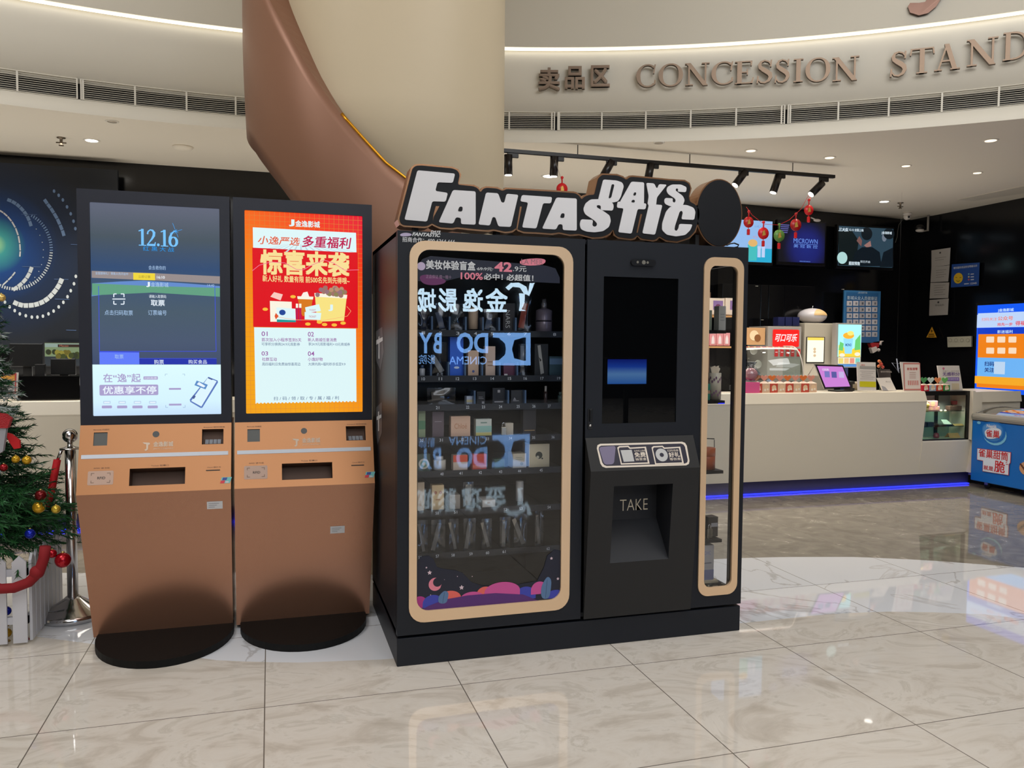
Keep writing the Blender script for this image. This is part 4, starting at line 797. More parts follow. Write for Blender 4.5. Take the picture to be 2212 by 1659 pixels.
# shelves, dividers and shelf numbers
SH = [1.517, 1.302, 1.166, 1.012, .85, .664, .457]; nums = [[(1, 914), (2, 951), (3, 988), (4, 1026), (5, 1062), (6, 1098), (7, 1133), (8, 1196)], [(10, 914), (11, 951), (12, 988), (13, 1025), (14, 1063), (15, 1100), (16, 1134), (17, 1170), (19, 1206)], [(21, 945), (22, 1010), (23, 1044), (24, 1081), (25, 1119), (26, 1153), (27, 1186)], [(30, 911), (31, 953), (32, 999), (33, 1053), (34, 1103), (35, 1153), (36, 1195)], [(40, 955), (41, 996), (42, 1038), (43, 1082), (44, 1123), (45, 1170)], [(50, 945), (51, 985), (52, 1093), (53, 1127), (54, 1188)], [(56, 908), (57, 946), (58, 980), (59, 1019), (60, 1055), (61, 1091), (62, 1187)]]
for i, z in enumerate(SH):
    m = MB(); m.box((XL+.02, 3.75, z-.032), (1.40, YB-.07, z-.012), vin); m.box((XL+.02, 3.742, z-.034), (1.40, 3.75, z-.004), mat('shelf_edge', (22, 24, 28), .4)); gg = G((0, 3.7415, z-.026), X, Z, m)
    for n_, px in nums[i]:
        u = at(px, 900, Y=3.742).x; gg.text(str(n_), (u-.008, 0, u+.008, .014), mat('number_grey', (200, 205, 210), .5), 1, bold=.01)
    vt.part('shelf', m)
dv = mat('divider_blue', (70, 92, 120), .2)
for px, i in ((934, 0), (972, 0), (1007, 0), (1044, 0), (1079, 0), (1115, 0), (932, 1), (970, 1), (1006, 1), (1043, 1), (1081, 1), (1119, 1), (1027, 2), (1100, 2), (1137, 2)):
    p = at(px, 700, Y=3.745); m = MB(); m.box((p.x-.006, 3.745, SH[i]-.01), (p.x+.004, 3.90, SH[i]+.06), dv, .003); vt.part('divider', m)
# interior light bars just behind the door
ibar = mat('machine_led', (190, 215, 255), emit=3.2)
m = MB(); m.box((XL+.022, 3.59, .25), (XL+.028, 3.60, 1.87), ibar); vt.part('led_bar', m)
m = MB(); m.box((1.392, 3.59, .25), (1.398, 3.60, 1.87), ibar); vt.part('led_bar', m)
# narrow bay shelves
NS = [1.533, 1.169, .803, .44, .212]
for z in NS:
    m = MB(); m.box((2.036, 3.70, z-.02), (XR-.021, 4.05, z-.004), mat('bay_shelf', (30, 27, 26), .4)); vt.part('bay_shelf', m)
m = MB(); q = at(1575, 860, Y=3.70); m.box((2.225, 3.70, 1.148), (2.263, 3.712, 1.153), mat('bay_led', (30, 40, 255), emit=1.3)); vt.part('bay_led', m)

# ------- goods
gid = [0]
def pouch_m(): return glass('pouch_plastic', (215, 220, 228), 2.2, .12)
def px_box(x0, y0, x1, y1, yf, z=None):
    a = at(x0, (y0+y1)/2, Y=yf); b = at(x1, (y0+y1)/2, Y=yf); t_ = at((x0+x1)/2, y0, Y=yf).z; b_ = at((x0+x1)/2, y1, Y=yf).z
    return a.x, (z if z is not None else b_), b.x, t_
def carton(name, x0, y0, x1, y1, zi, c, label, cat, yf=3.775, dep=.045, deco=None, group='goods on the vending machine shelves', z=None, rough=.45):
    u0, v0, u1, v1 = px_box(x0, y0, x1, y1, yf, z if z is not None else SH[zi]-.0105)
    m = MB(); mm = mat('carton_%d_%d_%d' % c, c, rough); m.box((u0, yf, v0), (u1, yf+dep, v1), mm, .0012)
    t = Thing(name, label, cat, ((u0+u1)/2, yf+dep/2, v0), group); t.part('carton', m)
    if deco:
        m = MB(); gg = G((u0, yf-.0003, v0), X, Z, m, .0003); deco(gg, u1-u0, v1-v0); t.part('print', m)
    return t
ink = lambda n, c: mat('ink_'+n, c, .5)
def d_lines(c, n=3, f=.5):
    def f_(g, w, h):
        for i in range(n): g.rect((w*.2, h*(f+.12*i), w*(.8-.1*(i % 2)), h*(f+.12*i)+h*.03), ink('l%d%d%d' % c, c), 1)
    return f_
def d_text(s, c, b=(.12, .45, .88, .65), bold=.01, extra=None):
    def f_(g, w, h):
        g.text(s, (w*b[0], h*b[1], w*b[2], h*b[3]), ink('l%d%d%d' % c, c), 2, bold=bold)
        if extra: extra(g, w, h)
    return f_
def stripe(c, a, b):
    return lambda g, w, h: g.rect((0, h*a, w, h*b), ink('l%d%d%d' % c, c), 1)
def pouch(x0, y0, x1, y1, zi, label, inner=None, yf=3.77):
    u0, v0, u1, v1 = px_box(x0, y0, x1, y1, yf, SH[zi]-.0105); t = Thing('clear_pouch', label, 'pouch', ((u0+u1)/2, yf+.015, v0), 'clear pouches in the vending machine'); m = MB(); n = 6; vs = []
    random.seed(int(x0)); 
    for s_ in (-1, 1):
        for j in range(n+1):
            for i in range(n+1):
                a, b = i/n, j/n; bul = math.sin(math.pi*a)*math.sin(math.pi*min(1, b*1.15))**.7 if 0 < b*1.15 < 1 else 0
                vs.append((u0+(u1-u0)*a, yf+.015+s_*(.002+.012*abs(bul))+random.uniform(-.002, .002), v0+(v1-v0)*b))
    F = []
    for s_ in range(2):
        o_ = s_*(n+1)**2
        for j in range(n):
            for i in range(n): q = (o_+j*(n+1)+i, o_+j*(n+1)+i+1, o_+(j+1)*(n+1)+i+1, o_+(j+1)*(n+1)+i); F.append(q if s_ == 0 else q[::-1])
    m.raw(vs, F, pouch_m(), True); t.part('bag', m)
    if inner:
        c, (a, b, c_, d), ang = inner; m = MB(); cx, cz = u0+(u1-u0)*(a+c_)/2, v0+(v1-v0)*(b+d)/2; hw, hh = (u1-u0)*(c_-a)/2, (v1-v0)*(d-b)/2; q = math.radians(ang)
        P_ = [(cx+x*math.cos(q)-y_*math.sin(q), yf+.012, cz+x*math.sin(q)+y_*math.cos(q)) for x, y_ in ((-hw, -hh), (hw, -hh), (hw, hh), (-hw, hh))]; m.prism(P_, (0, .005, 0), mat('sachet_%d_%d_%d' % c, c, .4)); t.part('sachet', m)
    return t
pouch(905, 668, 930, 708, 0, 'clear pouch in slot 1 with a dark card', ((34, 40, 60), (.2, .1, .7, .8), 0))
pouch(942, 655, 968, 708, 0, 'clear pouch in slot 2 with a silver sachet', ((120, 130, 150), (.15, .1, .6, .7), 15))
p_ = pouch(971, 656, 1004, 709, 0, 'clear pouch in slot 3 with a slanted dark green sachet with pale lettering', ((40, 56, 56), (.2, .2, .7, .95), -35))
m = MB(); a = at(989, 684, Y=3.778); qd = math.radians(52); gg = G(a-X*.02-Z*.028, Vector((math.cos(qd), 0, math.sin(qd))), Vector((-math.sin(qd), 0, math.cos(qd))), m); gg.text('LANCOME', (0, -.004, .066, .006), ink('paper', (200, 205, 205)), 1); p_.part('print', m)
def tube_good(x0, y0, x1, y1, zi, body, cap, label, yf=3.79, capf=.2, capb=False, name='cream_tube', cat='tube', text=None):
    u0, v0, u1, v1 = px_box(x0, y0, x1, y1, yf, SH[zi]-.0105); r = (u1-u0)/2; h = v1-v0; t = Thing(name, label, cat, ((u0+u1)/2, yf, v0), 'goods on the vending machine shelves'); c = ((u0+u1)/2, yf+r, v0)
    m = MB(); m.lathe([(r*.9, h*capf*.9), (r, h*capf), (r, h*.97), (r*.9, h)] if capb else [(r*.9, 0), (r, h*.03), (r, h*(1-capf)), (r*.7, h*(1-capf)+.001)], body, c, 20); t.part('body', m)
    m = MB(); m.lathe([(r*.6, 0), (r*.6, h*capf)] if capb else [(r*.6, h*(1-capf)), (r*.6, h*.98), (r*.5, h)], cap, c, 16); t.part('cap', m)
    return t
tube_good(1014, 664, 1035, 710, 0, mat('tube_beige', (206, 182, 158), .4), mat('cap_dark', (60, 56, 54), .3), 'beige cream tube standing on its dark cap in slot 4', capb=True, capf=.12)
pouch(1047, 668, 1077, 711, 0, 'clear pouch in slot 5 with a crumpled silver sachet', ((110, 125, 150), (.15, .1, .5, .8), -12))
carton('cosmetics_box', 1087, 655, 1112, 712, 0, (40, 37, 38), 'matte black box in slot 6 with pale letters running down its front', 'box')
m = MB(); a = at(1094, 672, Y=3.7746); gg = G(Vector((a.x+.014, 3.7745, a.z+.004)), -Z, X, m); gg.text('NARS', (0, -.018, .085, .004), ink('paper', (0, 0, 0)), 1, bold=-.01); m.build('print', bpy.data.objects['cosmetics_box'], bpy.data.objects['cosmetics_box'].location)
pouch(1120, 640, 1149, 711, 0, 'tall clear pouch in slot 7 with an orange sachet', ((214, 84, 44), (.2, .12, .62, .82), -10))
# pump bottle slot 8
u0, v0, u1, v1 = px_box(1163, 645, 1198, 712, 3.80, SH[0]-.0105); t = Thing('pump_bottle', 'large silver and mauve pump bottle in slot 8', 'bottle', ((u0+u1)/2, 3.80, v0), 'goods on the vending machine shelves'); c = ((u0+u1)/2, 3.84, v0); r = (u1-u0)/2; h = v1-v0
m = MB(); m.lathe([(r*.9, 0), (r, .004), (r, h*.32), (r*.98, h*.33), (r*.98, h*.66), (r*.5, h*.72)], mat('mauve_pack', (150, 140, 156), .25, metal=.3), c, 24); t.part('body', m)
m = MB(); m.lathe([(r*.99, h*.325), (r*1.0, h*.37)], mat('gold_edge2', (40, 36, 50), .3), c, 24); t.part('band', m)
m = MB(); m.lathe([(r*.35, h*.7), (r*.35, h*.88), (r*.28, h*.9), (r*.28, h)], mat('cap_silver', (170, 170, 178), .2, metal=.6), c, 16); t.part('pump', m)
# row 2
tube_good(907, 789, 919, 806, 1, mat('jar_white', (190, 192, 196), .3), mat('cap_blue', (60, 80, 110), .3), 'tiny white jar with a blue lid in slot 10', name='cream_jar', cat='jar', capf=.3)
pouch(935, 739, 966, 806, 1, 'clear pouch in slot 11 with a pale slanted card', ((190, 186, 176), (.2, .1, .55, .6), 32))
carton('cosmetics_box', 972, 728, 1001, 806, 1, (36, 98, 214), 'tall bright blue box in slot 12', 'box', deco=d_text('·', (200, 220, 250), (.3, .2, .7, .26)))
carton('cosmetics_box', 1011, 757, 1034, 806, 1, (200, 172, 150), 'beige box in slot 13 with a small blue seal', 'box', deco=lambda g, w, h: g.circ(w*.5, h*.2, w*.12, ink('seal', (70, 90, 150)), 1))
carton('cosmetics_box', 1049, 748, 1070, 806, 1, (196, 174, 160), 'plain beige box in slot 14 taller than its neighbour', 'box', deco=d_lines((140, 110, 90), 2, .35))
carton('cosmetics_box', 1088, 785, 1112, 807, 1, (92, 44, 70), 'small plum coloured box in slot 15', 'box', deco=lambda g, w, h: g.rect((w*.05, 0, w*.35, h*.2), ink('tagw', (220, 220, 220)), 1))
pouch(1122, 743, 1141, 806, 1, 'narrow clear pouch in slot 16 with a white label', ((160, 165, 170), (.2, .3, .6, .95), 0))
carton('cosmetics_box', 1155, 743, 1184, 806, 1, (30, 32, 34), 'black box in slot 17 with slanted white shapes', 'box', deco=lambda g, w, h: [g.poly([(w*.2, h*.95), (w*.42, h*.97), (w*.7, h*.1), (w*.45, h*.06)], ink('pw', (160, 160, 156)), 1), g.poly([(w*.3, h*.6), (w*.5, h*.5), (w*.4, h*.45)], ink('pb', (20, 20, 20)), 2)])
carton('cosmetics_box', 1187, 770, 1215, 807, 1, (46, 74, 84), 'dark teal box in slot 19', 'box', deco=stripe((90, 120, 150), .6, .9))
# row 3
pouch(924, 838, 985, 870, 2, 'wide crumpled clear bag lying in slot 21', ((120, 104, 84), (.15, .3, .6, .8), 5))
carton('cosmetics_box', 1008, 856, 1025, 870, 2, (176, 186, 204), 'small silvery white box in slot 22', 'box', deco=stripe((200, 190, 150), .3, .6))
carton('cosmetics_box', 1030, 846, 1048, 870, 2, (24, 25, 30), 'small black box in slot 23 with fine white print', 'box', deco=lambda g, w, h: [d_lines((150, 150, 155), 2, .45)(g, w, h), g.rect((w*.6, h*.05, w*.9, h*.25), ink('l150', (150, 150, 155)), 1)])
carton('cosmetics_box', 1064, 838, 1091, 870, 2, (22, 24, 32), 'square black box in slot 24 with centred white print', 'box', deco=lambda g, w, h: [g.rect((w*.4, h*.72, w*.6, h*.88), ink('l150', (0, 0, 0)), 1), g.rect((w*.15, h*.12, w*.85, h*.2), ink('l150', (0, 0, 0)), 1)])
carton('cosmetics_box', 1104, 843, 1132, 869, 2, (44, 46, 50), 'dark grey box in slot 25 with a small white mark', 'box', deco=lambda g, w, h: [g.poly([(w*.15, h*.3), (w*.4, h*.3), (w*.27, h*.5)], ink('l150', (0, 0, 0)), 1), g.rect((w*.15, h*.22, w*.6, h*.27), ink('l150', (0, 0, 0)), 1)])
tube_good(1176, 834, 1184, 868, 2, mat('varnish', (64, 50, 50), .15), mat('cap_white', (215, 210, 208), .3), 'slim nail varnish bottle with a white cap in slot 27', name='nail_varnish', cat='bottle', capf=.33)
tube_good(1207, 847, 1218, 869, 2, mat('teal_glass', (70, 92, 92), .2), mat('cap_teal', (96, 120, 116), .3), 'small grey green bottle at the right end of the third shelf', name='serum_bottle', cat='bottle', capf=.3)
# row 4
carton('cosmetics_box', 904, 884, 919, 939, 3, (150, 166, 128), 'pale green box in slot 30', 'box', deco=stripe((90, 140, 100), .3, .6))
carton('cosmetics_box', 934, 889, 959, 939, 3, (98, 84, 92), 'dusky mauve box in slot 31', 'box', deco=d_lines((150, 140, 148), 1, .6))
carton('cosmetics_box', 974, 899, 1016, 939, 3, (222, 184, 158), 'peach box in slot 32 with an orange brown name', 'box', deco=d_text('Chloé', (196, 140, 104), (.18, .4, .82, .65), .0))
carton('cosmetics_box', 1028, 905, 1062, 939, 3, (206, 212, 204), 'white box in slot 33 with a mint and yellow band', 'box', deco=lambda g, w, h: [g.rect((0, h*.25, w, h*.6), ink('mint', (150, 196, 186)), 1), g.rect((0, h*.05, w, h*.22), ink('yel', (214, 206, 130)), 1), g.rect((w*.3, h*.75, w*.7, h*.82), ink('mintd', (120, 150, 140)), 1)])
carton('cosmetics_box', 1092, 914, 1109, 939, 3, (206, 196, 178), 'small cream box in slot 34 behind a padlock', 'box')
u0, v0, u1, v1 = px_box(1083, 909, 1094, 939, 3.76, SH[3]-.0105); t = Thing('padlock', 'small brass padlock on the fourth shelf', 'padlock', ((u0+u1)/2, 3.76, v0)); m = MB(); m.box((u0, 3.755, v0), (u1, 3.768, v0+(v1-v0)*.6), mat('brass_lock', (190, 180, 160), .25, metal=.8), .002); t.part('body', m)
m = MB(); cx = (u0+u1)/2; hh = v0+(v1-v0)*.6; m.tube([(cx-.008, 3.762, hh)]+[(cx+.008*math.cos(q), 3.762, hh+.012+.008*math.sin(q)) for q in [math.pi-math.pi*k/8 for k in range(9)]]+[(cx+.008, 3.762, hh)], .002, mat('chrome', (0, 0, 0)), 8); t.part('shackle', m)
carton('cosmetics_box', 1130, 881, 1158, 935, 3, (34, 30, 32), 'tall dark box in slot 35 with a gold line', 'box', deco=lambda g, w, h: g.rect((w*.1, h*.16, w*.9, h*.19), ink('goldl', (170, 140, 90)), 1))
# row 5
carton('cosmetics_box', 902, 981, 929, 1017, 4, (70, 84, 72), 'green box with a round arch pattern left of the white jar', 'box', deco=lambda g, w, h: [g.circ(w*.5, h*.45, w*.42, ink('arch1', (200, 196, 180)), 1), g.circ(w*.5, h*.45, w*.28, ink('arch2', (110, 140, 100)), 2), g.circ(w*.5, h*.45, w*.14, ink('arch3', (206, 190, 140)), 3)])
tube_good(938, 987, 966, 1018, 4, mat('jar_cream', (208, 202, 190), .35), mat('cap_cream', (220, 214, 204), .35), 'white screw top cream jar in slot 40', name='cream_jar', cat='jar', capf=.28)
carton('cosmetics_box', 979, 983, 1010, 1017, 4, (206, 186, 168), 'cream box with an orange red top in slot 41', 'box', deco=stripe((214, 84, 54), .55, 1))
carton('cosmetics_box', 1021, 981, 1051, 1016, 4, (206, 64, 46), 'bright red box in slot 42', 'box', deco=stripe((226, 120, 96), .1, .3))
carton('cosmetics_box', 1068, 992, 1090, 1015, 4, (62, 92, 74), 'dark green box in slot 43', 'box')
carton('cosmetics_box', 1108, 980, 1137, 1014, 4, (200, 190, 168), 'cream box with a small leaf mark in slot 44', 'box', dep=.09, deco=lambda g, w, h: [g.circ(w*.65, h*.3, w*.12, ink('leafm', (150, 150, 130)), 1), d_lines((140, 150, 130), 2, .6)(g, w, h)])
carton('cosmetics_box', 1143, 959, 1187, 1008, 4, (212, 200, 170), 'large ivory box with a dark round emblem in slot 45', 'box', dep=.11, deco=lambda g, w, h: [g.circ(w*.48, h*.52, w*.17, ink('embl', (54, 60, 54)), 1), g.circ(w*.42, h*.44, w*.07, ink('embl2', (200, 196, 176)), 2), g.circ(w*.64, h*.38, w*.04, ink('embl', (0, 0, 0)), 2)])
# row 6
carton('cosmetics_box', 902, 1042, 917, 1102, 5, (196, 172, 142), 'narrow tan box at the left end of the sixth shelf', 'box')
carton('cosmetics_box', 933, 1048, 959, 1103, 5, (212, 184, 140), 'tan box with two leaf marks in slot 50', 'box', deco=lambda g, w, h: [g.circ(w*.3, h*.7, w*.12, ink('lf', (170, 110, 80)), 1, ry=h*.07), g.circ(w*.72, h*.7, w*.12, ink('lf', (0, 0, 0)), 1, ry=h*.07), g.rect((w*.3, h*.4, w*.7, h*.43), ink('lf', (0, 0, 0)), 1)])
carton('cosmetics_box', 971, 1069, 994, 1102, 5, (150, 142, 132), 'squat grey beige box in slot 51', 'box', dep=.1)
carton('cosmetics_box', 1042, 1080, 1070, 1102, 5, (206, 202, 196), 'low white box with a brown mark on the sixth shelf', 'box', dep=.1, deco=lambda g, w, h: g.rect((w*.38, h*.5, w*.62, h*.72), ink('brm', (170, 140, 120)), 1))
pouch(1002, 1042, 1024, 1095, 5, 'hanging cream sachet bag on the sixth shelf', ((170, 160, 140), (.2, .1, .8, .9), 0))
tube_good(1117, 1040, 1133, 1096, 5, mat('tube_silver', (166, 162, 158), .3), mat('cap_silver2', (120, 118, 116), .3), 'slim silver tube in slot 53', capb=True, capf=.15)
# row 7
for i, (a, b, c_, d) in enumerate(((904, 1125, 925, 1190), (933, 1124, 963, 1190), (972, 1122, 992, 1190), (1003, 1121, 1029, 1190), (1042, 1122, 1064, 1190), (1081, 1118, 1104, 1188), (1112, 1112, 1140, 1188), (1158, 1106, 1176, 1170))):
    pouch(a, b, c_, d, 6, ['clear pouch at the left end of the lowest shelf', 'bulging clear pouch in slot 56', 'clear pouch with a brown strip in slot 57', 'clear pouch with a grey card in slot 58', 'clear pouch holding a thin beige strip', 'wide empty clear pouch in slot 60', 'clear pouch with a white strip in slot 61', 'small clear pouch at the right end of the lowest shelf'][i], ((150, 140, 125), (.2, .05, .5, .9), [10, -14, 12, -8, 15, 0, 22, 5][i]))
# narrow bay goods
def bay(name, x0, y0, x1, y1, z, c, label, yf, deco=None, dep=.05): return carton(name, x0, y0, x1, y1, 0, c, label, 'box', yf=yf, dep=dep, deco=deco, z=z, group='goods in the narrow window bay')
bay('cosmetics_box', 1553, 661, 1568, 709, NS[0]-.003, (186, 186, 180), 'tall pale grey box on the top shelf of the narrow window', 3.73, d_lines((150, 150, 150), 3, .4))
bay('cosmetics_box', 1527, 670, 1538, 709, NS[0]-.003, (150, 158, 138), 'sage green box at the left of the narrow window top shelf', 3.74, None, .07)
bay('cosmetics_box', 1524, 829, 1534, 861, NS[1]-.003, (60, 140, 116), 'green box on the second shelf of the narrow window', 3.72, stripe((190, 150, 120), .4, .6))
u0, v0, u1, v1 = px_box(1539, 806, 1563, 861, 3.74, NS[1]-.003); t = Thing('patterned_canister', 'round ivory canister with purple floral rings stuffed with tissue', 'canister', ((u0+u1)/2, 3.77, v0)); r = (u1-u0)/2; c = ((u0+u1)/2, 3.74+r, v0)
m = MB(); m.lathe([(r, 0), (r, (v1-v0))], mat('canister_ivory', (206, 196, 176), .4), c, 24); t.part('body', m)
m = MB()
for k in range(10):
    q = math.radians(180+18*k); 
    for zz in (.25, .75): 
        p = Vector((c[0]+math.cos(q)*(r+.0006), c[1]+math.sin(q)*(r+.0006), v0+(v1-v0)*(zz+.08*math.sin(k*2.1)))); T_ = Vector((-math.sin(q), math.cos(q), 0)); m.face([p+T_*.005*math.cos(a)+Z*.008*math.sin(a) for a in [math.pi*2*j/8 for j in range(8)]], mat('floral', (140, 104, 130), .4))
t.part('print', m)
m = MB()
for k in range(7):
    a = (k-3)*.007; m.prism([(c[0]+a*.7-.006, c[1]-.012+.004*k, v1-.02), (c[0]+a*.7+.006, c[1]-.012+.004*k, v1-.02), (c[0]+a*1.4+.009, c[1]-.012+.004*k, v1+.022+.008*(k % 3)), (c[0]+a*1.4-.006, c[1]-.012+.004*k, v1+.034)], (0, .003, 0), mat('tissue', (222, 208, 186), .8))
t.part('tissue', m)
u0, v0, u1, v1 = px_box(1520, 969, 1552, 1006, 3.72, NS[2]-.003); t = Thing('round_tin', 'round orange tin on the third shelf of the narrow window', 'tin', ((u0+u1)/2, 3.75, v0)); r = (u1-u0)/2; c = ((u0+u1)/2, 3.72+r, v0); m = MB(); m.lathe([(r, 0), (r, (v1-v0)*.9)], mat('tin_orange', (186, 92, 52), .4), c, 28); t.part('body', m)
m = MB(); m.lathe([(r*1.02, (v1-v0)*.62), (r*1.02, (v1-v0)*.98), (r*.98, v1-v0)], mat('tin_lid', (198, 104, 62), .4), c, 28); t.part('lid', m)
m = MB(); m.tube([at(1543, 950, Y=3.9), at(1543, 970, Y=3.9)], .002, trk, 6); q0, q1 = at(1518, 947, Y=3.9), at(1543, 948, Y=3.9); m.tube([q0, q1], .003, trk, 6); m.tube([q0, at(1518, 1000, Y=3.9)], .002, trk, 6); single('display_riser', m, 'thin black wire riser behind the orange tin', 'riser', q0)
bay('cosmetics_box', 1530, 1117, 1551, 1151, NS[3]-.003, (44, 36, 30), 'dark brown box with a silver label on the fourth narrow shelf', 3.76, lambda g, w, h: g.rect((w*.3, h*.5, w*.95, h*.7), ink('lab', (150, 150, 156)), 1), .06)
u0, v0, u1, v1 = px_box(1529, 1125, 1539, 1150, 3.72, NS[3]-.003); t = Thing('padlock', 'silver padlock in front of a dark box behind the narrow window', 'padlock', ((u0+u1)/2, 3.72, v0)); m = MB(); m.box((u0, 3.72, v0), (u1, 3.735, v0+(v1-v0)*.55), mat('brass_lock', (0, 0, 0)), .002); t.part('body', m)
cx = (u0+u1)/2; hh = v0+(v1-v0)*.55; m = MB(); m.tube([(cx-.007, 3.727, hh)]+[(cx+.007*math.cos(q), 3.727, hh+.012+.008*math.sin(q)) for q in [math.pi-math.pi*k/8 for k in range(9)]]+[(cx+.007, 3.727, hh)], .002, mat('chrome', (0, 0, 0)), 8); t.part('shackle', m)
bay('cosmetics_box', 1515, 1178, 1542, 1247, NS[4]-.003, (188, 184, 186), 'white and lavender box near the bottom of the narrow window', 3.72, lambda g, w, h: [g.rect((0, 0, w, h*.33), ink('lav', (128, 132, 170)), 1), g.text('DHC', (w*.25, h*.74, w*.75, h*.84), ink('dhc', (150, 150, 190)), 1), d_lines((130, 130, 140), 1, .5)(g, w, h)])
bay('cosmetics_box', 1514, 1255, 1551, 1300, .162, (196, 184, 156), 'ivory box with a dark round emblem at the bottom of the narrow window', 3.70, lambda g, w, h: [g.circ(w*.5, h*.5, w*.17, ink('embl', (0, 0, 0)), 1), g.circ(w*.44, h*.56, w*.05, ink('embl2', (0, 0, 0)), 2)])

# ================================================================ big sign on top of the machine
def A_(x, y): return (850+x/5.53, 340+y/5.53)
def B_(x, y): return (1230+x/5.53, 340+y/5.53)
SY = 3.60; sd = .10
st = Thing('shop_sign', 'big black and bronze cut-out sign with large white letters on the vending machine', 'sign', (1.4, SY+.05, ZT))
gs = G((0, SY, 0), X, Z)
outl = [A_(70, 740), A_(215, 180), A_(228, 130), A_(265, 100), A_(330, 96), A_(700, 130), A_(765, 155), A_(792, 205), A_(768, 325), A_(960, 345), A_(1010, 370), A_(1040, 420), A_(1070, 375), A_(1110, 362), A_(1240, 372), A_(1305, 402), A_(1345, 378), A_(1880, 408), A_(2150, 425), B_(80, 432), B_(125, 465), B_(142, 505), B_(185, 465), B_(240, 448), B_(300, 445), B_(345, 250), B_(390, 208), B_(570, 215), B_(640, 240), B_(680, 272), B_(720, 235), B_(760, 232), B_(1200, 275), B_(1380, 285), B_(1430, 315), B_(1448, 370), B_(1425, 460), B_(1440, 530), B_(1500, 560), B_(1550, 620), B_(1555, 700), B_(1500, 880), B_(1430, 955), B_(1290, 1000), B_(1160, 985), B_(1075, 938), B_(1040, 975), B_(1000, 985), B_(860, 965), B_(815, 922), B_(780, 960), B_(740, 970), B_(590, 950), B_(545, 920), B_(528, 852), B_(480, 910), B_(400, 945), B_(280, 952), B_(120, 910), A_(2110, 918), A_(1980, 890), A_(1900, 905), A_(1720, 892), A_(1560, 885), A_(1495, 860), A_(1470, 840), A_(1420, 875), A_(1340, 885), A_(1200, 855), A_(1130, 866), A_(1000, 856), A_(860, 842), A_(760, 830), A_(700, 842), A_(560, 832), A_(490, 800), A_(465, 785), A_(410, 815), A_(370, 822), A_(130, 808), A_(90, 790)]
uvs = [gs.uv(*p) for p in outl]
def offs(P, d):
    n = len(P); out = []; ar = sum(P[i][0]*P[(i+1) % n][1]-P[(i+1) % n][0]*P[i][1] for i in range(n)); sg_ = 1 if ar > 0 else -1
    for i in range(n):
        a, b, c = Vector(P[i-1]), Vector(P[i]), Vector(P[(i+1) % n]); n1 = Vector(((b-a).y, -(b-a).x)).normalized(); n2 = Vector(((c-b).y, -(c-b).x)).normalized(); q = (n1+n2); q = q.normalized() if q.length > .1 else n1
        out.append(tuple(b+q*d*sg_))
    return out
rim_b = mat('sign_bronze', (176, 130, 96), .26, metal=.7); face_b = mat('sign_black', (17, 19, 24), .5, spec=.3); lw_ = mat('sign_letter', (222, 222, 226), .5)
def plate(P, dep, mface, mside):
    m = MB(); ar = sum(P[i][0]*P[(i+1) % len(P)][1]-P[(i+1) % len(P)][0]*P[i][1] for i in range(len(P)))
    if ar < 0: P = P[::-1]
    return m, P
m, P = plate(offs(uvs, .008), 0, 0, 0); m.prism([(a, SY+.004, b) for a, b in P], (0, sd, 0), rim_b); st.part('rim', m, 'bronze metal side')
m, P = plate(roundp(uvs, .008), 0, 0, 0); m.prism([(a, SY, b) for a, b in P], (0, .004, 0), face_b); st.part('face', m, 'black sign face')
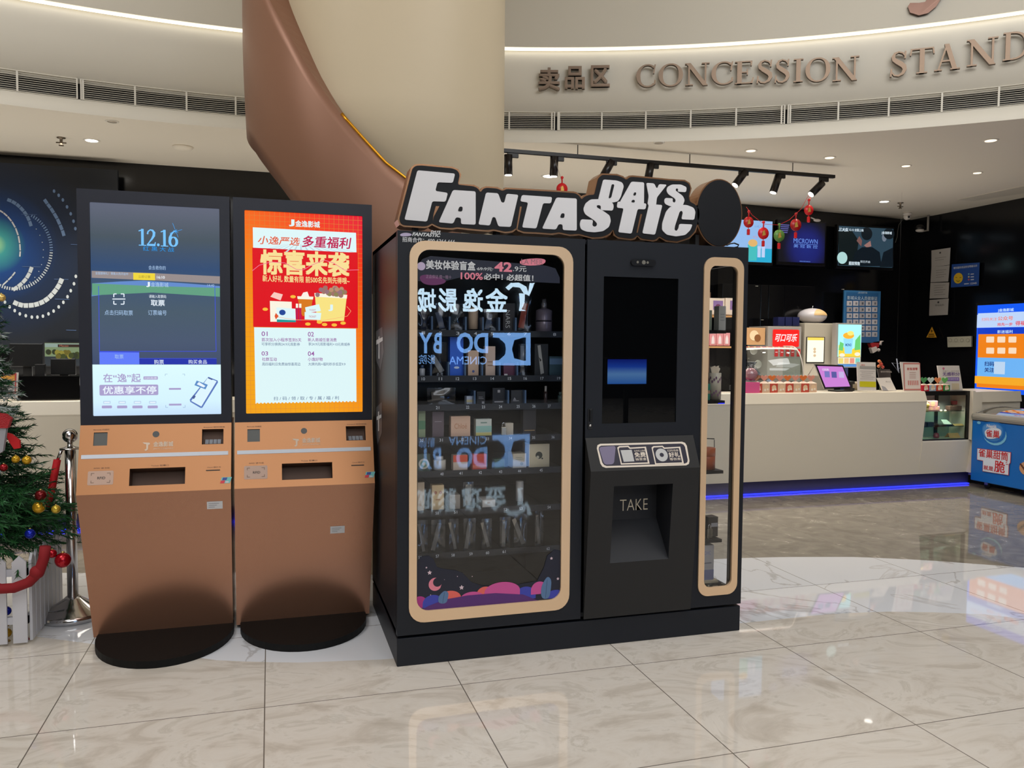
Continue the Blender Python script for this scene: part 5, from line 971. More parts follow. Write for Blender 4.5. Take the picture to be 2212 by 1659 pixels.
LET = dict(F=[[A_(*p) for p in ((285, 155), (735, 195), (708, 305), (525, 298), (498, 402), (648, 425), (622, 530), (462, 525), (400, 768), (130, 745))]],
  A1=[[A_(*p) for p in ((710, 390), (980, 407), (980, 805), (805, 797), (805, 725), (745, 715), (712, 792), (538, 776))], [A_(*p) for p in ((785, 588), (825, 590), (820, 648), (765, 645))]],
  N=[[A_(*p) for p in ((1105, 420), (1248, 430), (1288, 540), (1322, 542), (1350, 435), (1490, 448), (1400, 832), (1252, 825), (1215, 715), (1182, 713), (1150, 815), (1012, 802))]],
  T1=[[A_(*p) for p in ((1532, 450), (1893, 475), (1880, 550), (1785, 548), (1705, 850), (1535, 838), (1607, 540), (1513, 525))]],
  A2=[[A_(*p) for p in ((1945, 480), (2187, 492), (2187, 876), (2020, 868), (2018, 800), (1970, 798), (1940, 862), (1773, 852))], [A_(*p) for p in ((2003, 668), (2042, 670), (2037, 725), (1985, 722))]],
  S1=[[B_(*p) for p in ((345, 500), (250, 503), (190, 550), (162, 620), (185, 680), (300, 757), (332, 795), (318, 826), (285, 828), (270, 808), (280, 748), (137, 740), (120, 800), (135, 860), (200, 888), (300, 896), (400, 882), (470, 832), (492, 760), (478, 695), (400, 640), (325, 600), (322, 575), (355, 570), (375, 585), (370, 630), (515, 638), (527, 585), (515, 545), (440, 505))]],
  D=[[B_(*p) for p in ((402, 265), (560, 277), (628, 300), (648, 345), (612, 470), (580, 525), (520, 540), (440, 530), (340, 510))], [B_(*p) for p in ((502, 320), (535, 325), (495, 485), (463, 492))]],
  A3=[[B_(*p) for p in ((738, 290), (890, 300), (888, 560), (600, 535))], [B_(*p) for p in ((768, 418), (797, 420), (788, 458), (757, 458))], [B_(*p) for p in ((745, 508), (778, 510), (777, 541), (733, 538))]],
  T2=[[B_(*p) for p in ((573, 528), (917, 552), (905, 622), (812, 618), (740, 912), (580, 895), (645, 610), (563, 602))]],
  Y=[[B_(*p) for p in ((915, 305), (1010, 312), (1035, 365), (1050, 366), (1068, 320), (1162, 327), (1042, 480), (1032, 575), (930, 565), (945, 465))]],
  I=[[B_(*p) for p in ((933, 556), (1107, 570), (1020, 925), (868, 908), (945, 575))]],
  S2=[[B_(*p) for p in ((1220, 325), (1330, 325), (1398, 357), (1390, 417), (1290, 410), (1300, 378), (1275, 368), (1262, 395), (1350, 460), (1375, 510), (1352, 575), (1280, 592), (1200, 585), (1140, 557), (1128, 520), (1142, 485), (1235, 490), (1228, 528), (1252, 546), (1270, 517), (1255, 490), (1180, 442), (1155, 400), (1167, 355))]],
  C=[[B_(*p) for p in ((1200, 592), (1300, 567), (1400, 570), (1480, 602), (1502, 650), (1487, 747), (1335, 740), (1352, 660), (1338, 636), (1313, 650), (1257, 820), (1250, 868), (1278, 882), (1300, 850), (1310, 795), (1467, 802), (1440, 870), (1380, 928), (1270, 945), (1160, 925), (1103, 870), (1105, 790), (1150, 650))]])
for i, (k, Ls) in enumerate(LET.items()):
    m = MB(); m2, P = plate(roundp([gs.uv(*p) for p in Ls[0]], .007), 0, 0, 0); y_ = SY-.003-(.0006 if k in ('S1', 'T2', 'C', 'I') else 0)
    m.prism([(a, y_, b) for a, b in P], (0, SY-y_, 0), lw_)
    for h in Ls[1:]:
        _, Q = plate(roundp([gs.uv(*p) for p in h], .006), 0, 0, 0); m.face([(a, y_-.0009, b) for a, b in Q], face_b)
    st.part('letter', m)
for s_ in ([A_(*p) for p in ((505, 582), (548, 585), (482, 705), (470, 755), (478, 680))], [A_(*p) for p in ((1510, 588), (1532, 588), (1480, 860), (1468, 850))], [B_(*p) for p in ((848, 677), (868, 680), (815, 900), (800, 900))]):
    m = MB(); _, P = plate([gs.uv(*p) for p in s_], 0, 0, 0); m.face([(a, SY-.001, b) for a, b in P], rim_b); st.part('gap', m, 'bronze gap between letters')
# plain rounded end plate of the sign
c0 = B_(1795, 640); u, v = gs.uv(*c0); ru, rv = abs(gs.uv(B_(2082, 640)[0], c0[1])[0]-u), abs(gs.uv(c0[0], B_(1780, 245)[1])[1]-v)
ru -= .012
def ell(r1, r2, n=56): return [(u+r1*math.cos(2*math.pi*k/n), v-.01+r2*math.sin(2*math.pi*k/n)) for k in range(n)]
et = Thing('sign_end_plate', 'plain rounded black plate with bronze edge at the right end of the big sign', 'sign', (u, SY+.05, ZT))
m = MB(); m.prism([(a, SY+.004, b) for a, b in ell(ru+.006, rv+.006)], (0, sd, 0), rim_b); et.part('rim', m, 'bronze metal side'); m = MB(); m.prism([(a, SY, b) for a, b in ell(ru, rv)], (0, .004, 0), face_b); et.part('face', m)
m = MB()
for x in (.62, 1.0, 1.45, 1.78, 2.03): m.box((x, SY+.02, ZT), (x+.02, SY+.08, ZT+.06), dark_m)
st.part('bracket', m)
# cable on top of the machine
m = MB(); pts = [at(x, y, Y=3.58) for x, y in ((1570, 530), (1580, 526), (1592, 524), (1604, 527), (1606, 531), (1596, 533), (1582, 532), (1568, 527), (1555, 528), (1540, 531))]; m.tube([Vector((min(p.x, 2.275), 3.58+.012*i, max(ZT+.004, p.z))) for i, p in enumerate(pts)], .0035, trk, 6); single('cable', m, 'thin black looped cable on top of the vending machine at the right', 'cable', (pts[0].x, 3.62, ZT))
# ================================================================ counter
cw = mat('counter_white', (226, 217, 199), .28, spec=.5); kick = mat('kick_grey', (70, 68, 92), .4)
prof = [(6.98, 1.0), (6.70, 1.0), (6.69, .995), (6.655, .90), (6.66, .885), (6.745, .14), (6.80, .14)]
def strip(mb, x0, x1, prof, m, dy=0, cap=True):
    for (a, b), (c, d) in zip(prof, prof[1:]): mb.face([(x0, a, b), (x0, c, d), (x1, c, d), (x1, a, b)], m)
    if cap:
        L = list(prof)+[(6.98, prof[-1][1])]; mb.face([(x0, a, b) for a, b in L][::-1], m); mb.face([(x1, a, b) for a, b in L], m)
nx0, nx1, nz = 6.41, 7.0, .49
ctr = Thing('counter', 'long cream white concession counter with a blue lit kick strip', 'counter', (3, 6.8, 0))
m = MB(); strip(m, -6, nx0, prof, cw); lo = [(6.98, nz), (6.705, nz), (6.70, nz-.015), (6.745, .14), (6.80, .14)]; strip(m, nx0, 7.03, lo, cw)
m.box((nx1, 6.66, nz), (7.03, 6.98, 1.0), cw); m.box((nx0, 6.93, nz), (nx1, 6.98, 1.0), cw); m.box((7.03, 6.66, .14), (7.12, 7.3, .99), cw); ctr.part('body', m)
m = MB(); m.face([(7.12, 6.68, .88), (7.70, 6.70, .88), (7.70, 6.72, .99), (7.12, 6.70, .99)], cw); m.box((7.12, 6.72, .1), (7.7, 7.3, .985), cw); ctr.part('end_section', m)
m = MB(); m.box((-6, 6.80, .012), (7.12, 6.98, .14), kick); ctr.part('kick_board', m)
m = MB(); m.box((-6, 6.765, .006), (7.1, 6.80, .016), mat('blue_led', (40, 50, 255), emit=2.2)); ctr.part('light_strip', m, 'blue light strip along the floor')
# worktop behind + back counter
bc = MB(); bc.box((2.6, 8.15, 0), (6.9, 8.8, .88), black_m); single('back_counter', bc, 'low black back counter carrying the drink machines', 'counter', (4.7, 8.45, 0))
# showcase in the counter
sc_ = Thing('display_showcase', 'black framed glass showcase set into the right end of the counter', 'showcase', (6.7, 6.8, nz))
m = MB(); fr = mat('case_black', (16, 15, 15), .3)
m.box((nx0+.002, 6.70, .955), (nx1-.002, 6.925, .998), fr); m.box((nx1-.035, 6.70, nz+.002), (nx1-.002, 6.72, .955), fr); m.box((nx0+.002, 6.70, nz+.002), (nx1-.002, 6.72, nz+.012), fr); m.box((6.76, 6.90, nz+.01), (6.79, 6.92, .955), fr); sc_.part('frame', m)
m = MB(); m.box((nx0+.002, 6.922, nz+.012), (nx1-.036, 6.926, .955), mat('case_back', (150, 160, 152), .5)); sc_.part('back_panel', m)
for z in (.785, .625): m = MB(); m.box((nx0+.004, 6.725, z), (nx1-.04, 6.915, z+.006), glass('shelf_glass', (200, 225, 215), 1.5)); sc_.part('glass_shelf', m)
m = MB(); m.face([(nx0+.01, 6.712, nz+.012), (nx1-.036, 6.712, nz+.012), (nx1-.036, 6.712, .955), (nx0+.01, 6.712, .955)], glass('case_glass', (240, 248, 245), 1.0)); sc_.part('glass_front', m)
l = area('case_light', (6.68, 6.80, .94), .4, .1, 2.2, (1, .92, .8), spread=100)
def fbox(name, x0, y0, x1, y1, yf, dep, m_, label, cat, z=None, group=None, bev=.003, deco=None):
    u0, v0, u1, v1 = px_box(x0, y0, x1, y1, yf, z); mb = MB(); mb.box((u0, yf, v0), (u1, yf+dep, v1), m_, bev)
    if deco:
        t = Thing(name, label, cat, ((u0+u1)/2, yf+dep/2, v0), group); t.part('body', mb); mm = MB(); g_ = G((u0, yf-.001, v0), X, Z, mm, .0008); deco(g_, u1-u0, v1-v0); t.part('print', mm); return t
    return single(name, mb, label, cat, ((u0+u1)/2, yf+dep/2, v0), group)
CA = 'treats in the showcase'
for x0, y0, x1, y1, lab in ((2004, 866, 2026, 879, 'pink patterned treat box on top of another, upper shelf of the showcase'), (2006, 879, 2018, 893, 'lower left pink treat box on the upper shelf'), (2018, 878, 2030, 893, 'lower right pink treat box on the upper shelf')):
    fbox('treat_box', x0, y0, x1, y1, 6.80, .05, mat('treat_pink', (214, 150, 150), .4), lab, 'box', group=CA, z=.7915 if y1 > 880 else None, deco=lambda g, w, h: g.circ(w*.5, h*.5, w*.22, mat('treat_dot', (226, 180, 140), .4), 1))
m = MB(); p = at(2000, 880, Y=6.80); m.sphere(p+Z*.02, .035, mat('plush_yellow', (232, 190, 96), .8), 12); m.sphere(p-Z*.022, .028, mat('plush_cream', (226, 196, 140), .8), 10); [m.sphere(p+Vector((s*.026, 0, .05)), .011, mat('plush_brown', (70, 50, 34), .8), 8) for s in (-1, 1)]; single('plush_toy', m, 'small yellow plush toy on the upper showcase shelf', 'toy', (p.x, 6.8, .7915))
for i, x in enumerate((2033, 2042)): m = MB(); p = at(x, 888, Y=6.80); m.sphere(p, .015, mat('treat_cream', (236, 214, 190), .4), 10); single('candy_pack', m, ['small cream candy beside the pink treat boxes', 'second small cream candy near the middle of the upper shelf'][i], 'candy', p)
fbox('treat_box', 2052, 877, 2083, 892, 6.80, .06, mat('treat_brown', (92, 74, 64), .3), 'brown wrapped box at the right of the upper showcase shelf', 'box', z=.7915, group=CA)
fbox('treat_box', 2061, 866, 2080, 874, 6.86, .04, mat('treat_rose', (190, 90, 90), .4), 'rose coloured box standing behind the brown one', 'box', group=CA)
fbox('gift_carton', 2026, 917, 2058, 934, 6.76, .10, mat('carton_black', (22, 24, 24), .35), 'black carton with a pale lid on the middle showcase shelf', 'box', z=.6315, deco=lambda g, w, h: g.text('box', (w*.1, h*.5, w*.3, h*.75), mat('paper_w', (190, 190, 185), .5), 1))
m = MB(); a = at(2041, 907, Y=6.8); b = at(2057, 916, Y=6.76); m.prism([(a.x-.03, 6.78, b.z), (b.x, 6.76, b.z-.004), (a.x+.045, 6.82, a.z), (a.x-.01, 6.84, a.z)], (0, .002, -.004), mat('paper_w', (0, 0, 0))); single('leaflet', m, 'pale card lying on the black carton in the showcase', 'card', (a.x, 6.8, a.z))
for x0, x1, lab in ((1989, 2001, 'small dark figure box at the left of the middle shelf'), (2004, 2018, 'dark blue box in the middle of the middle shelf')): fbox('treat_box', x0, 912, x1, 932, 6.77, .05, mat('treat_navy' if x0 > 2000 else 'treat_dark', (26, 34, 44) if x0 > 2000 else (52, 44, 46), .3), lab, 'box', z=.6315, group=CA)
for x0, y0, x1, y1, z, lab in ((2062, 916, 2085, 931, .6315, 'tan paper price tent on the middle shelf'), (2052, 936, 2075, 949, .5025, 'tan paper price tent on the showcase floor')):
    u0, v0, u1, v1 = px_box(x0, y0, x1, y1, 6.76, z); m = MB(); m.prism([(u0, 6.76, v0), (u1, 6.76, v0), (u1-.004, 6.79, v1), (u0+.004, 6.79, v1)], (0, .002, 0), mat('kraft', (196, 156, 96), .6)); m.prism([(u1, 6.83, v0), (u0, 6.83, v0), (u0+.004, 6.795, v1), (u1-.004, 6.795, v1)], (0, .002, 0), mat('kraft', (0, 0, 0))); single('price_tent', m, lab, 'card', ((u0+u1)/2, 6.79, v0))
m = MB(); p = at(2024, 945, Y=6.8); m.lathe([(.025, 0), (.03, .02), (.02, .05), (.001, .055)], mat('treat_red', (130, 50, 56), .4), (p.x, 6.81, .5025), 16); single('treat_tub', m, 'round dark red tub on the floor of the showcase', 'tub', (p.x, 6.81, .5025))

# ------- things standing on the counter (top at z = 1.0)
CT = 1.0
def stand(name, pts, y0, th, m_, label, cat, deco=None, lean=.03, group=None):   # thin upright plate whose corners are measured on the plane y0
    P4 = [at(*p, Y=y0) for p in pts]; zb_ = CT; P4 = [Vector((p.x, y0+lean*(p.z-zb_)/max(.01, P4[0].z-zb_) if p.z > zb_ else y0, max(zb_, p.z))) for p in P4]
    t = Thing(name, label, cat, ((P4[0].x+P4[1].x)/2, y0, zb_), group); m = MB(); m.prism([P4[3], P4[2], P4[1], P4[0]], (0, th, 0), m_); t.part('panel', m)
    if deco:
        m = MB(); U = (P4[2]-P4[3]).normalized(); V = (P4[0]-P4[3]); V = (V-U*V.dot(U)).normalized(); g_ = G(P4[3]-Y*.0012, U, V, m, .0008); deco(g_); t.part('print', m)
    return t
acr = mat('acrylic_white', (216, 208, 200), .3)
def dk_(n, c): return mat('pr_'+n, c, .5)
def de_price(g):
    g.prect(1857, 824, 1892, 836, dk_('yellow', (206, 196, 30)), 1); g.prect(1857, 791, 1892, 797, dk_('greyband', (160, 156, 150)), 1)
    for i in range(5): g.prect(1858+i % 2*3, 801+i*4.2, 1890-i % 3*4, 802+i*4.2, dk_('ltgrey', (176, 166, 162)), 1)
    g.ptext('优惠价目', 1859, 787, 1868, 790, dk_('red', (200, 60, 50)), 2)
stand('sign_stand', ((1856, 782), (1896, 783), (1893, 844), (1854, 843)), 6.74, .012, acr, 'white acrylic price sheet with a yellow band on the counter', 'sign', de_price)
stand('sign_stand', ((1900, 797), (1927, 798), (1928, 843), (1904, 843)), 6.85, .012, mat('dark_board', (56, 48, 46), .4), 'small dark brown sign board behind a white card on the counter', 'sign', lambda g: g.ptext('请勿外带食品', 1902, 801, 1926, 805, dk_('pale', (180, 170, 160)), 1))
stand('sign_stand', ((1902, 817), (1931, 816), (1937, 844), (1907, 844)), 6.76, .01, acr, 'small tilted white card with a grey corner on the counter', 'sign', lambda g: [g.ppoly([(1904, 833), (1912, 836), (1919, 844), (1907, 844)][::-1], dk_('greyc', (150, 148, 152)), 1), g.ptext('无人工', 1913, 823, 1924, 826, dk_('ink', (90, 80, 80)), 1)], lean=.05)
def de_pink(g):
    g.prect(1952, 784, 1988.5, 843, dk_('rose', (196, 120, 110)), 1); g.prect(1954, 787, 1987, 840, dk_('cream', (226, 212, 202)), 2)
    g.ptext('新客满零', 1959, 794, 1982, 800, dk_('red2', (190, 60, 50)), 3, bold=.02)
    for i in range(4): g.prect(1964, 804+i*4, 1978, 805+i*4, dk_('rose2', (180, 130, 120)), 3)
    for i in range(6): g.prect(1961+i*4, 822, 1963+i*4, 832, dk_('redbar', (206, 110, 100)), 3)
stand('sign_stand', ((1950, 782), (1990, 783), (1990, 845), (1953, 845)), 6.74, .012, acr, 'pink bordered acrylic notice on the counter above the showcase', 'sign', de_pink)
def de_pts(g):
    g.ptext('无感积分', 2036, 804, 2073, 812, dk_('purple', (110, 80, 140)), 1, bold=.02); g.prect(2044, 815, 2072, 823, dk_('violet', (130, 100, 170)), 1, .004); g.ptext('随手缴停车费', 2046, 816.5, 2070, 821, dk_('pale2', (220, 214, 226)), 2); g.prect(2056, 828, 2072, 842, dk_('tan', (206, 190, 160)), 1)
    g.pcirc(2038, 796, 2.5, dk_('pinkdot', (200, 110, 140)), 1); g.ptext('悦荟中心会员专享', 2036, 800, 2072, 803, dk_('ltgrey', (0, 0, 0)), 1)
stand('sign_stand', ((2030, 790), (2077, 790), (2080, 845), (2033, 845)), 6.80, .012, acr, 'white and purple points sign behind the small gift boxes', 'sign', de_pts)
# gift boxes with heart shaped handles
heart = [(0, -.9), (.55, -.3), (.95, .25), (.85, .75), (.45, .95), (.05, .6), (0, .5), (-.05, .6), (-.45, .95), (-.85, .75), (-.95, .25), (-.55, -.3)]
def gift(x0, y0, x1, y1, hy, yf, c, hc, label, group, dep=.07):
    u0, v0, u1, v1 = px_box(x0, y0, x1, y1, yf, CT); t = Thing('gift_box', label, 'gift box', ((u0+u1)/2, yf+dep/2, CT), group); w = u1-u0; m = MB(); cm_ = mat('gift_%d_%d_%d' % c, c, .4); h = v1-v0
    m.box((u0, yf, CT), (u1, yf+dep, CT+h*.82), cm_); xm = (u0+u1)/2; yc = yf+dep/2; ec = mat('gift_top', (236, 214, 196), .4)
    for q in ([(u0, yf), (u1, yf)], [(u1, yf), (u1, yf+dep)], [(u1, yf+dep), (u0, yf+dep)], [(u0, yf+dep), (u0, yf)]): 
        a, b = q; m.face([(a[0], a[1], CT+h*.82), (b[0], b[1], CT+h*.82), (xm+(b[0]-xm)*.3, yc, v1), (xm+(a[0]-xm)*.3, yc, v1)], ec)
    t.part('box', m); hz = at((x0+x1)/2, hy, Y=yf).z; r = w*.52; cz = (v1+hz)/2; m = MB(); m.prism([(xm+a*r, yc-.003, cz+b*(hz-cz)) for a, b in heart], (0, .006, 0), mat('heart_%d_%d_%d' % hc, hc, .4)); t.part('heart_handle', m)
    m = MB(); g_ = G((u0, yf-.001, CT), X, Z, m, .0008); g_.circ(w*.5, h*.45, w*.3, mat('gift_print', (236, 200, 160), .4), 1); g_.circ(w*.35, h*.25, w*.14, mat('gift_print2', (245, 232, 214), .4), 2); g_.circ(w*.7, h*.3, w*.12, mat('gift_print2', (0, 0, 0)), 2); t.part('print', m)
GB = 'apple gift boxes in a row by the hot display'
n8 = 8; names8 = ['nearest the pink carton', 'second from the pink carton', 'third from the pink carton', 'fourth from the pink carton', 'fourth from the tablet', 'third from the tablet', 'second from the tablet', 'next to the tablet']
for i in range(n8):
    x = 1630+i*16.9; gift(x, 824, x+16.2, 845.5, 810.5, 6.74, (206, 84, 66) if i % 2 == 0 else (226, 190, 160), (224, 120, 60) if i % 2 == 0 else (222, 150, 130), ('red' if i % 2 == 0 else 'cream')+' patterned gift box with a heart handle, '+names8[i], GB)
for x, c, hc, lab in ((1993, (206, 36, 60), (80, 150, 90), 'crimson gift box next to the pink notice'), (2008, (170, 184, 200), (200, 214, 206), 'pale blue gift box, second from the pink notice'), (2023, (206, 74, 50), (226, 140, 90), 'orange red gift box in front of the points sign'), (2038, (60, 140, 70), (110, 180, 100), 'green gift box in front of the points sign')): gift(x, 829, x+14, 846, 815, 6.72, c, hc, lab, 'small coloured gift boxes above the showcase', .06)
fbox('pink_carton', 1608, 826, 1641.5, 847, 6.72, .12, mat('hot_pink', (232, 96, 150), .4), 'plain bright pink carton on the counter beside the vending machine', 'box', z=CT)
m = MB(); p = at(1624, 812, Y=6.78); m.sphere((p.x, 6.80, CT+.125), .075, mat('candy_floss', (232, 160, 160), .7, bump=.6, nscale=8), 14, (1, .8, .9)); t = Thing('candy_bag', 'round clear bag of pink sweets standing on the pink carton', 'bag', (p.x, 6.8, CT+.07)); 
u0, v0, u1, v1 = px_box(1611, 786, 1640, 825, 6.78); m2 = MB(); m2.lathe([(.05, -.06), (.085, -.03), (.09, .02), (.05, .07), (.025, .08), (.06, .12), (.055, .125)], pouch_m(), (p.x, 6.80, v0+.07), 16); m3 = MB(); m3.sphere((p.x, 6.80, v0+.075), .07, mat('candy_floss', (0, 0, 0)), 12, (1, .8, .85)); t.part('sweets', m3); t.part('bag', m2)
# curved glass warmer
xa_, xb_ = at(1606, 790, Y=6.95).x, at(1724, 790, Y=6.95).x; t = Thing('food_warmer', 'curved glass countertop food warmer with a red striped top edge', 'display case', ((xa_+xb_)/2, 7.0, CT))
m = MB(); m.box((xa_, 6.86, CT), (xb_, 7.2, CT+.05), mat('steel', (150, 150, 148), .3, metal=.8), .004); zt_ = at(1660, 748, Y=6.98).z; m.box((xa_, 7.17, CT+.05), (xb_, 7.2, zt_), mat('steel', (0, 0, 0))) if False else None; t.part('base', m)
arc = [(6.86, CT+.05)]+[(7.06-.20*math.cos(q), CT+.13+(zt_-CT-.13)*math.sin(q)) for q in [math.pi/2*k/8 for k in range(9)]]+[(7.2, zt_)]
m = MB(); gg_ = glass('warmer_glass', (225, 235, 232), 2.5)
m.raw([(x, a, b) for a, b in arc for x in (xa_, xb_)], [(2*i, 2*i+1, 2*i+3, 2*i+2) for i in range(len(arc)-1)], gg_, True); m.face([(xb_, a, b) for a, b in arc]+[(xb_, 7.2, CT+.05)], gg_); t.part('glass_hood', m)
m = MB(); m.tube([(xb_, a, b) for a, b in arc], .006, acr, 6); m.tube([(xa_, 7.02, zt_-.01), (xb_, 7.02, zt_-.01)], .007, mat('warmer_red', (214, 90, 60), .4), 6)
for i in range(9): x = xa_+(xb_-xa_)*(i+.3)/9; m.tube([(x, 7.02, zt_-.01), (x+.015, 7.02, zt_-.01)], .0078, mat('warmer_yellow', (240, 200, 120), .4), 6)
t.part('trim', m)
m = MB(); m.box((xa_+.05, 6.95, CT+.09), (xb_-.03, 7.18, CT+.096), mat('steel', (0, 0, 0))); t.part('rack', m)
for i, x in enumerate((1645, 1668)): p = at(x, 802, Y=6.92); m = MB(); m.sphere((p.x, 6.93, CT+.065), .045, mat('pastry', (178, 120, 80), .6), 10, (1, .6, .4)); single('pastry', m, ['left brown pastry in the food warmer', 'right brown pastry in the food warmer'][i], 'pastry', (p.x, 6.93, CT+.05))
for i, (x, y) in enumerate(((1629, 757), (1638, 787))): p = at(x, y, Y=7.1); m = MB(); m.lathe([(.04, 0), (.042, .008), (.001, .012)], acr, p, 16, axis='Y'); single('serving_lid', m, ['round pale lid high inside the food warmer', 'round pale lid low inside the food warmer'][i], 'lid', p)
# tablet till
t = Thing('till_tablet', 'tilted black till tablet with a pink screen on the counter', 'tablet', at(1800, 843, Y=6.78)); Q = [at(*p, Y=6.80) for p in ((1766, 787), (1827, 789), (1839, 838), (1780, 840))]; Q = [Q[0]+Y*.04, Q[1]+Y*.04, Q[2]-Y*.01, Q[3]-Y*.01]
m = MB(); m.prism([Q[3], Q[2], Q[1], Q[0]], (0, .018, 0), mat('tablet_black', (24, 22, 28), .3)); t.part('case', m); ctr_ = (Q[0]+Q[1]+Q[2]+Q[3])/4
m = MB(); U = (Q[1]-Q[0]).normalized(); V = (Q[0]-Q[3]); V = (V-U*V.dot(U)).normalized(); gt = G(Q[3]-Y*.001, U, V, m, .0008); Sb = lambda a, b: (Q[3]*(1-a)+Q[2]*a)*(1-b)+(Q[0]*(1-a)+Q[1]*a)*b-Y*.0015
m.face([Sb(.05, .07), Sb(.95, .07), Sb(.95, .93), Sb(.05, .93)], E_('tab_pink', (206, 130, 214)))
gt.O = gt.O-Y*.006
for x, y, c in ((1781, 808, (120, 120, 190)), (1796, 809, (90, 90, 160)), (1812, 809, (200, 180, 230))): gt.prect(x, y-6, x+11, y+7, E_('tab_%d' % c[0], c), 2)
gt.ptext('扫码购', 1776, 796, 1790, 801, E_('ui_white', (0, 0, 0)), 2); t.part('screen', m)
m = MB(); a = at(1766, 785, Y=6.86); m.tube([at(1745, 812, Y=6.85), at(1760, 787, Y=6.85), at(1781, 840, Y=6.8)], .008, acr, 8); t.part('stand', m); m = MB(); p = at(1835, 842, Y=6.75); m.box((p.x-.14, 6.76, CT), (p.x+.05, 6.9, CT+.012), trk, .004); t.part('base', m)
m = MB(); p = at(1848, 828, Y=6.88); m.tube([(p.x-.05, 6.9, CT+.05), (p.x+.08, 6.9, CT+.05)], .045, mat('printer_cream', (150, 136, 112), .5), 16); m.box((p.x-.08, 6.86, CT), (p.x-.02, 6.96, CT+.10), trk, .01); single('receipt_printer', m, 'rounded cream and black receipt printer behind the tablet', 'printer', (p.x, 6.9, CT))

# ------- back row
by = 8.2
# red cola dispenser
t = Thing('soda_dispenser', 'grey soda dispenser with a glowing red panel', 'dispenser', (at(1700, 760, Y=by).x, by+.2, .88)); u0, v0, u1, v1 = px_box(1664, 705, 1733, 800, by, .88); m = MB(); m.box((u0-.02, by+.02, v0), (u1, by+.45, v1), mat('machine_grey', (150, 144, 138), .4), .01); t.part('housing', m)
m = MB(); g_ = G((0, by+.015, 0), X, Z, m, .002); g_.prect(1669, 712, 1726, 749, E_('cola_red', (255, 24, 20), 1.1), 1, .015); g_.ptext('可口可乐', 1674, 721, 1722, 738, E_('cola_white', (255, 245, 245)), 2, bold=.03, shear=.35)
for x in (1673, 1685, 1697, 1708, 1721): g_.prect(x, 754, x+7.5, 770, E_('cola_red2', (225, 30, 36), .9), 1, .004); g_.prect(x+1.5, 760, x+6, 761.5, E_('cola_white', (0, 0, 0)), 2)
t.part('panel', m, 'glowing red panel with white characters')
# tall beverage machine, lit window
t = Thing('beverage_machine', 'tall beige beverage machine with a glowing cream window', 'machine', (at(1775, 760, Y=by).x, by+.2, .88)); u0, v0, u1, v1 = px_box(1740, 698, 1807, 800, by, .88); m = MB(); m.box((u0, by+.02, v0), (u1, by+.5, v1), mat('machine_beige', (172, 164, 148), .4), .012); t.part('housing', m)
m = MB(); g_ = G((0, by+.015, 0), X, Z, m, .002); g_.prect(1741, 728, 1781, 785, trk, 1); g_.prect(1743, 729, 1779, 782, E_('warm_window', (255, 244, 214), 1.3), 2); g_.prect(1744, 729, 1779, 735, E_('warm_window2', (255, 210, 90), 1.2), 3)
for y in (754, 760, 768): g_.pcirc(1759, y, 3, E_('warm_print', (226, 196, 160), 1), 3)
t.part('lit_window', m)
# menu display
t = Thing('menu_display', 'upright drink menu display showing a blue cup with orange fruit', 'display', (at(1835, 760, Y=by-.1).x, by, .88)); yd = by-.12; u0, v0, u1, v1 = px_box(1806, 698, 1862, 794, yd); m = MB(); m.box((u0, yd+.01, v0), (u1, yd+.08, v1), mat('machine_grey', (0, 0, 0)), .006); m.box(((u0+u1)/2-.06, yd+.03, .88), ((u0+u1)/2+.02, yd+.06, v0), mat('post_navy', (30, 44, 90), .4)); t.part('housing', m)
m = MB(); g_ = G((0, yd+.005, 0), X, Z, m, .002); g_.prect(1810, 701, 1860, 771, E_('menu_sky', (170, 240, 240), 1.15), 1); g_.ppoly([(1811, 771), (1811, 745), (1820, 748), (1832, 760), (1848, 750), (1858, 752), (1858, 771)][::-1][::-1], E_('menu_yellow', (250, 210, 60), 1.1), 2)
g_.ppoly([(1811, 756), (1814, 738), (1822, 742), (1820, 758)], E_('menu_green', (110, 214, 120), 1), 2.5); g_.ppoly([(1845, 757), (1847, 735), (1858, 722), (1858, 755)], E_('menu_green', (0, 0, 0)), 2.5); g_.ppoly([(1824, 764), (1821, 731), (1842, 731), (1839, 764)], E_('menu_cup', (150, 220, 246), 1.1), 3); g_.pcirc(1832, 725, 12, E_('menu_orange', (252, 180, 50), 1.1), 4, ryp=7); g_.pcirc(1836, 720, 7, E_('menu_lemon', (255, 230, 120), 1.1), 5, ryp=5); g_.ptext('MONO', 1825, 742, 1838, 748, E_('menu_ink', (40, 100, 160)), 5, bold=.03)
g_.pcirc(1818, 767, 6, E_('menu_pale', (250, 245, 220)), 4, ryp=4); g_.pcirc(1851, 765, 6, E_('menu_pale', (0, 0, 0)), 4, ryp=4); g_.prect(1810, 772, 1858, 786, E_('menu_pale', (0, 0, 0)), 1)
for i, c in enumerate(((240, 220, 120), (246, 200, 140), (240, 150, 130), (130, 210, 200))): g_.prect(1811+i*12, 773.5, 1821+i*12, 785, E_('menu_t%d' % i, c), 2)
g_.prect(1810, 787, 1858, 792, E_('menu_bar', (90, 150, 220)), 1)
t.part('screen', m)
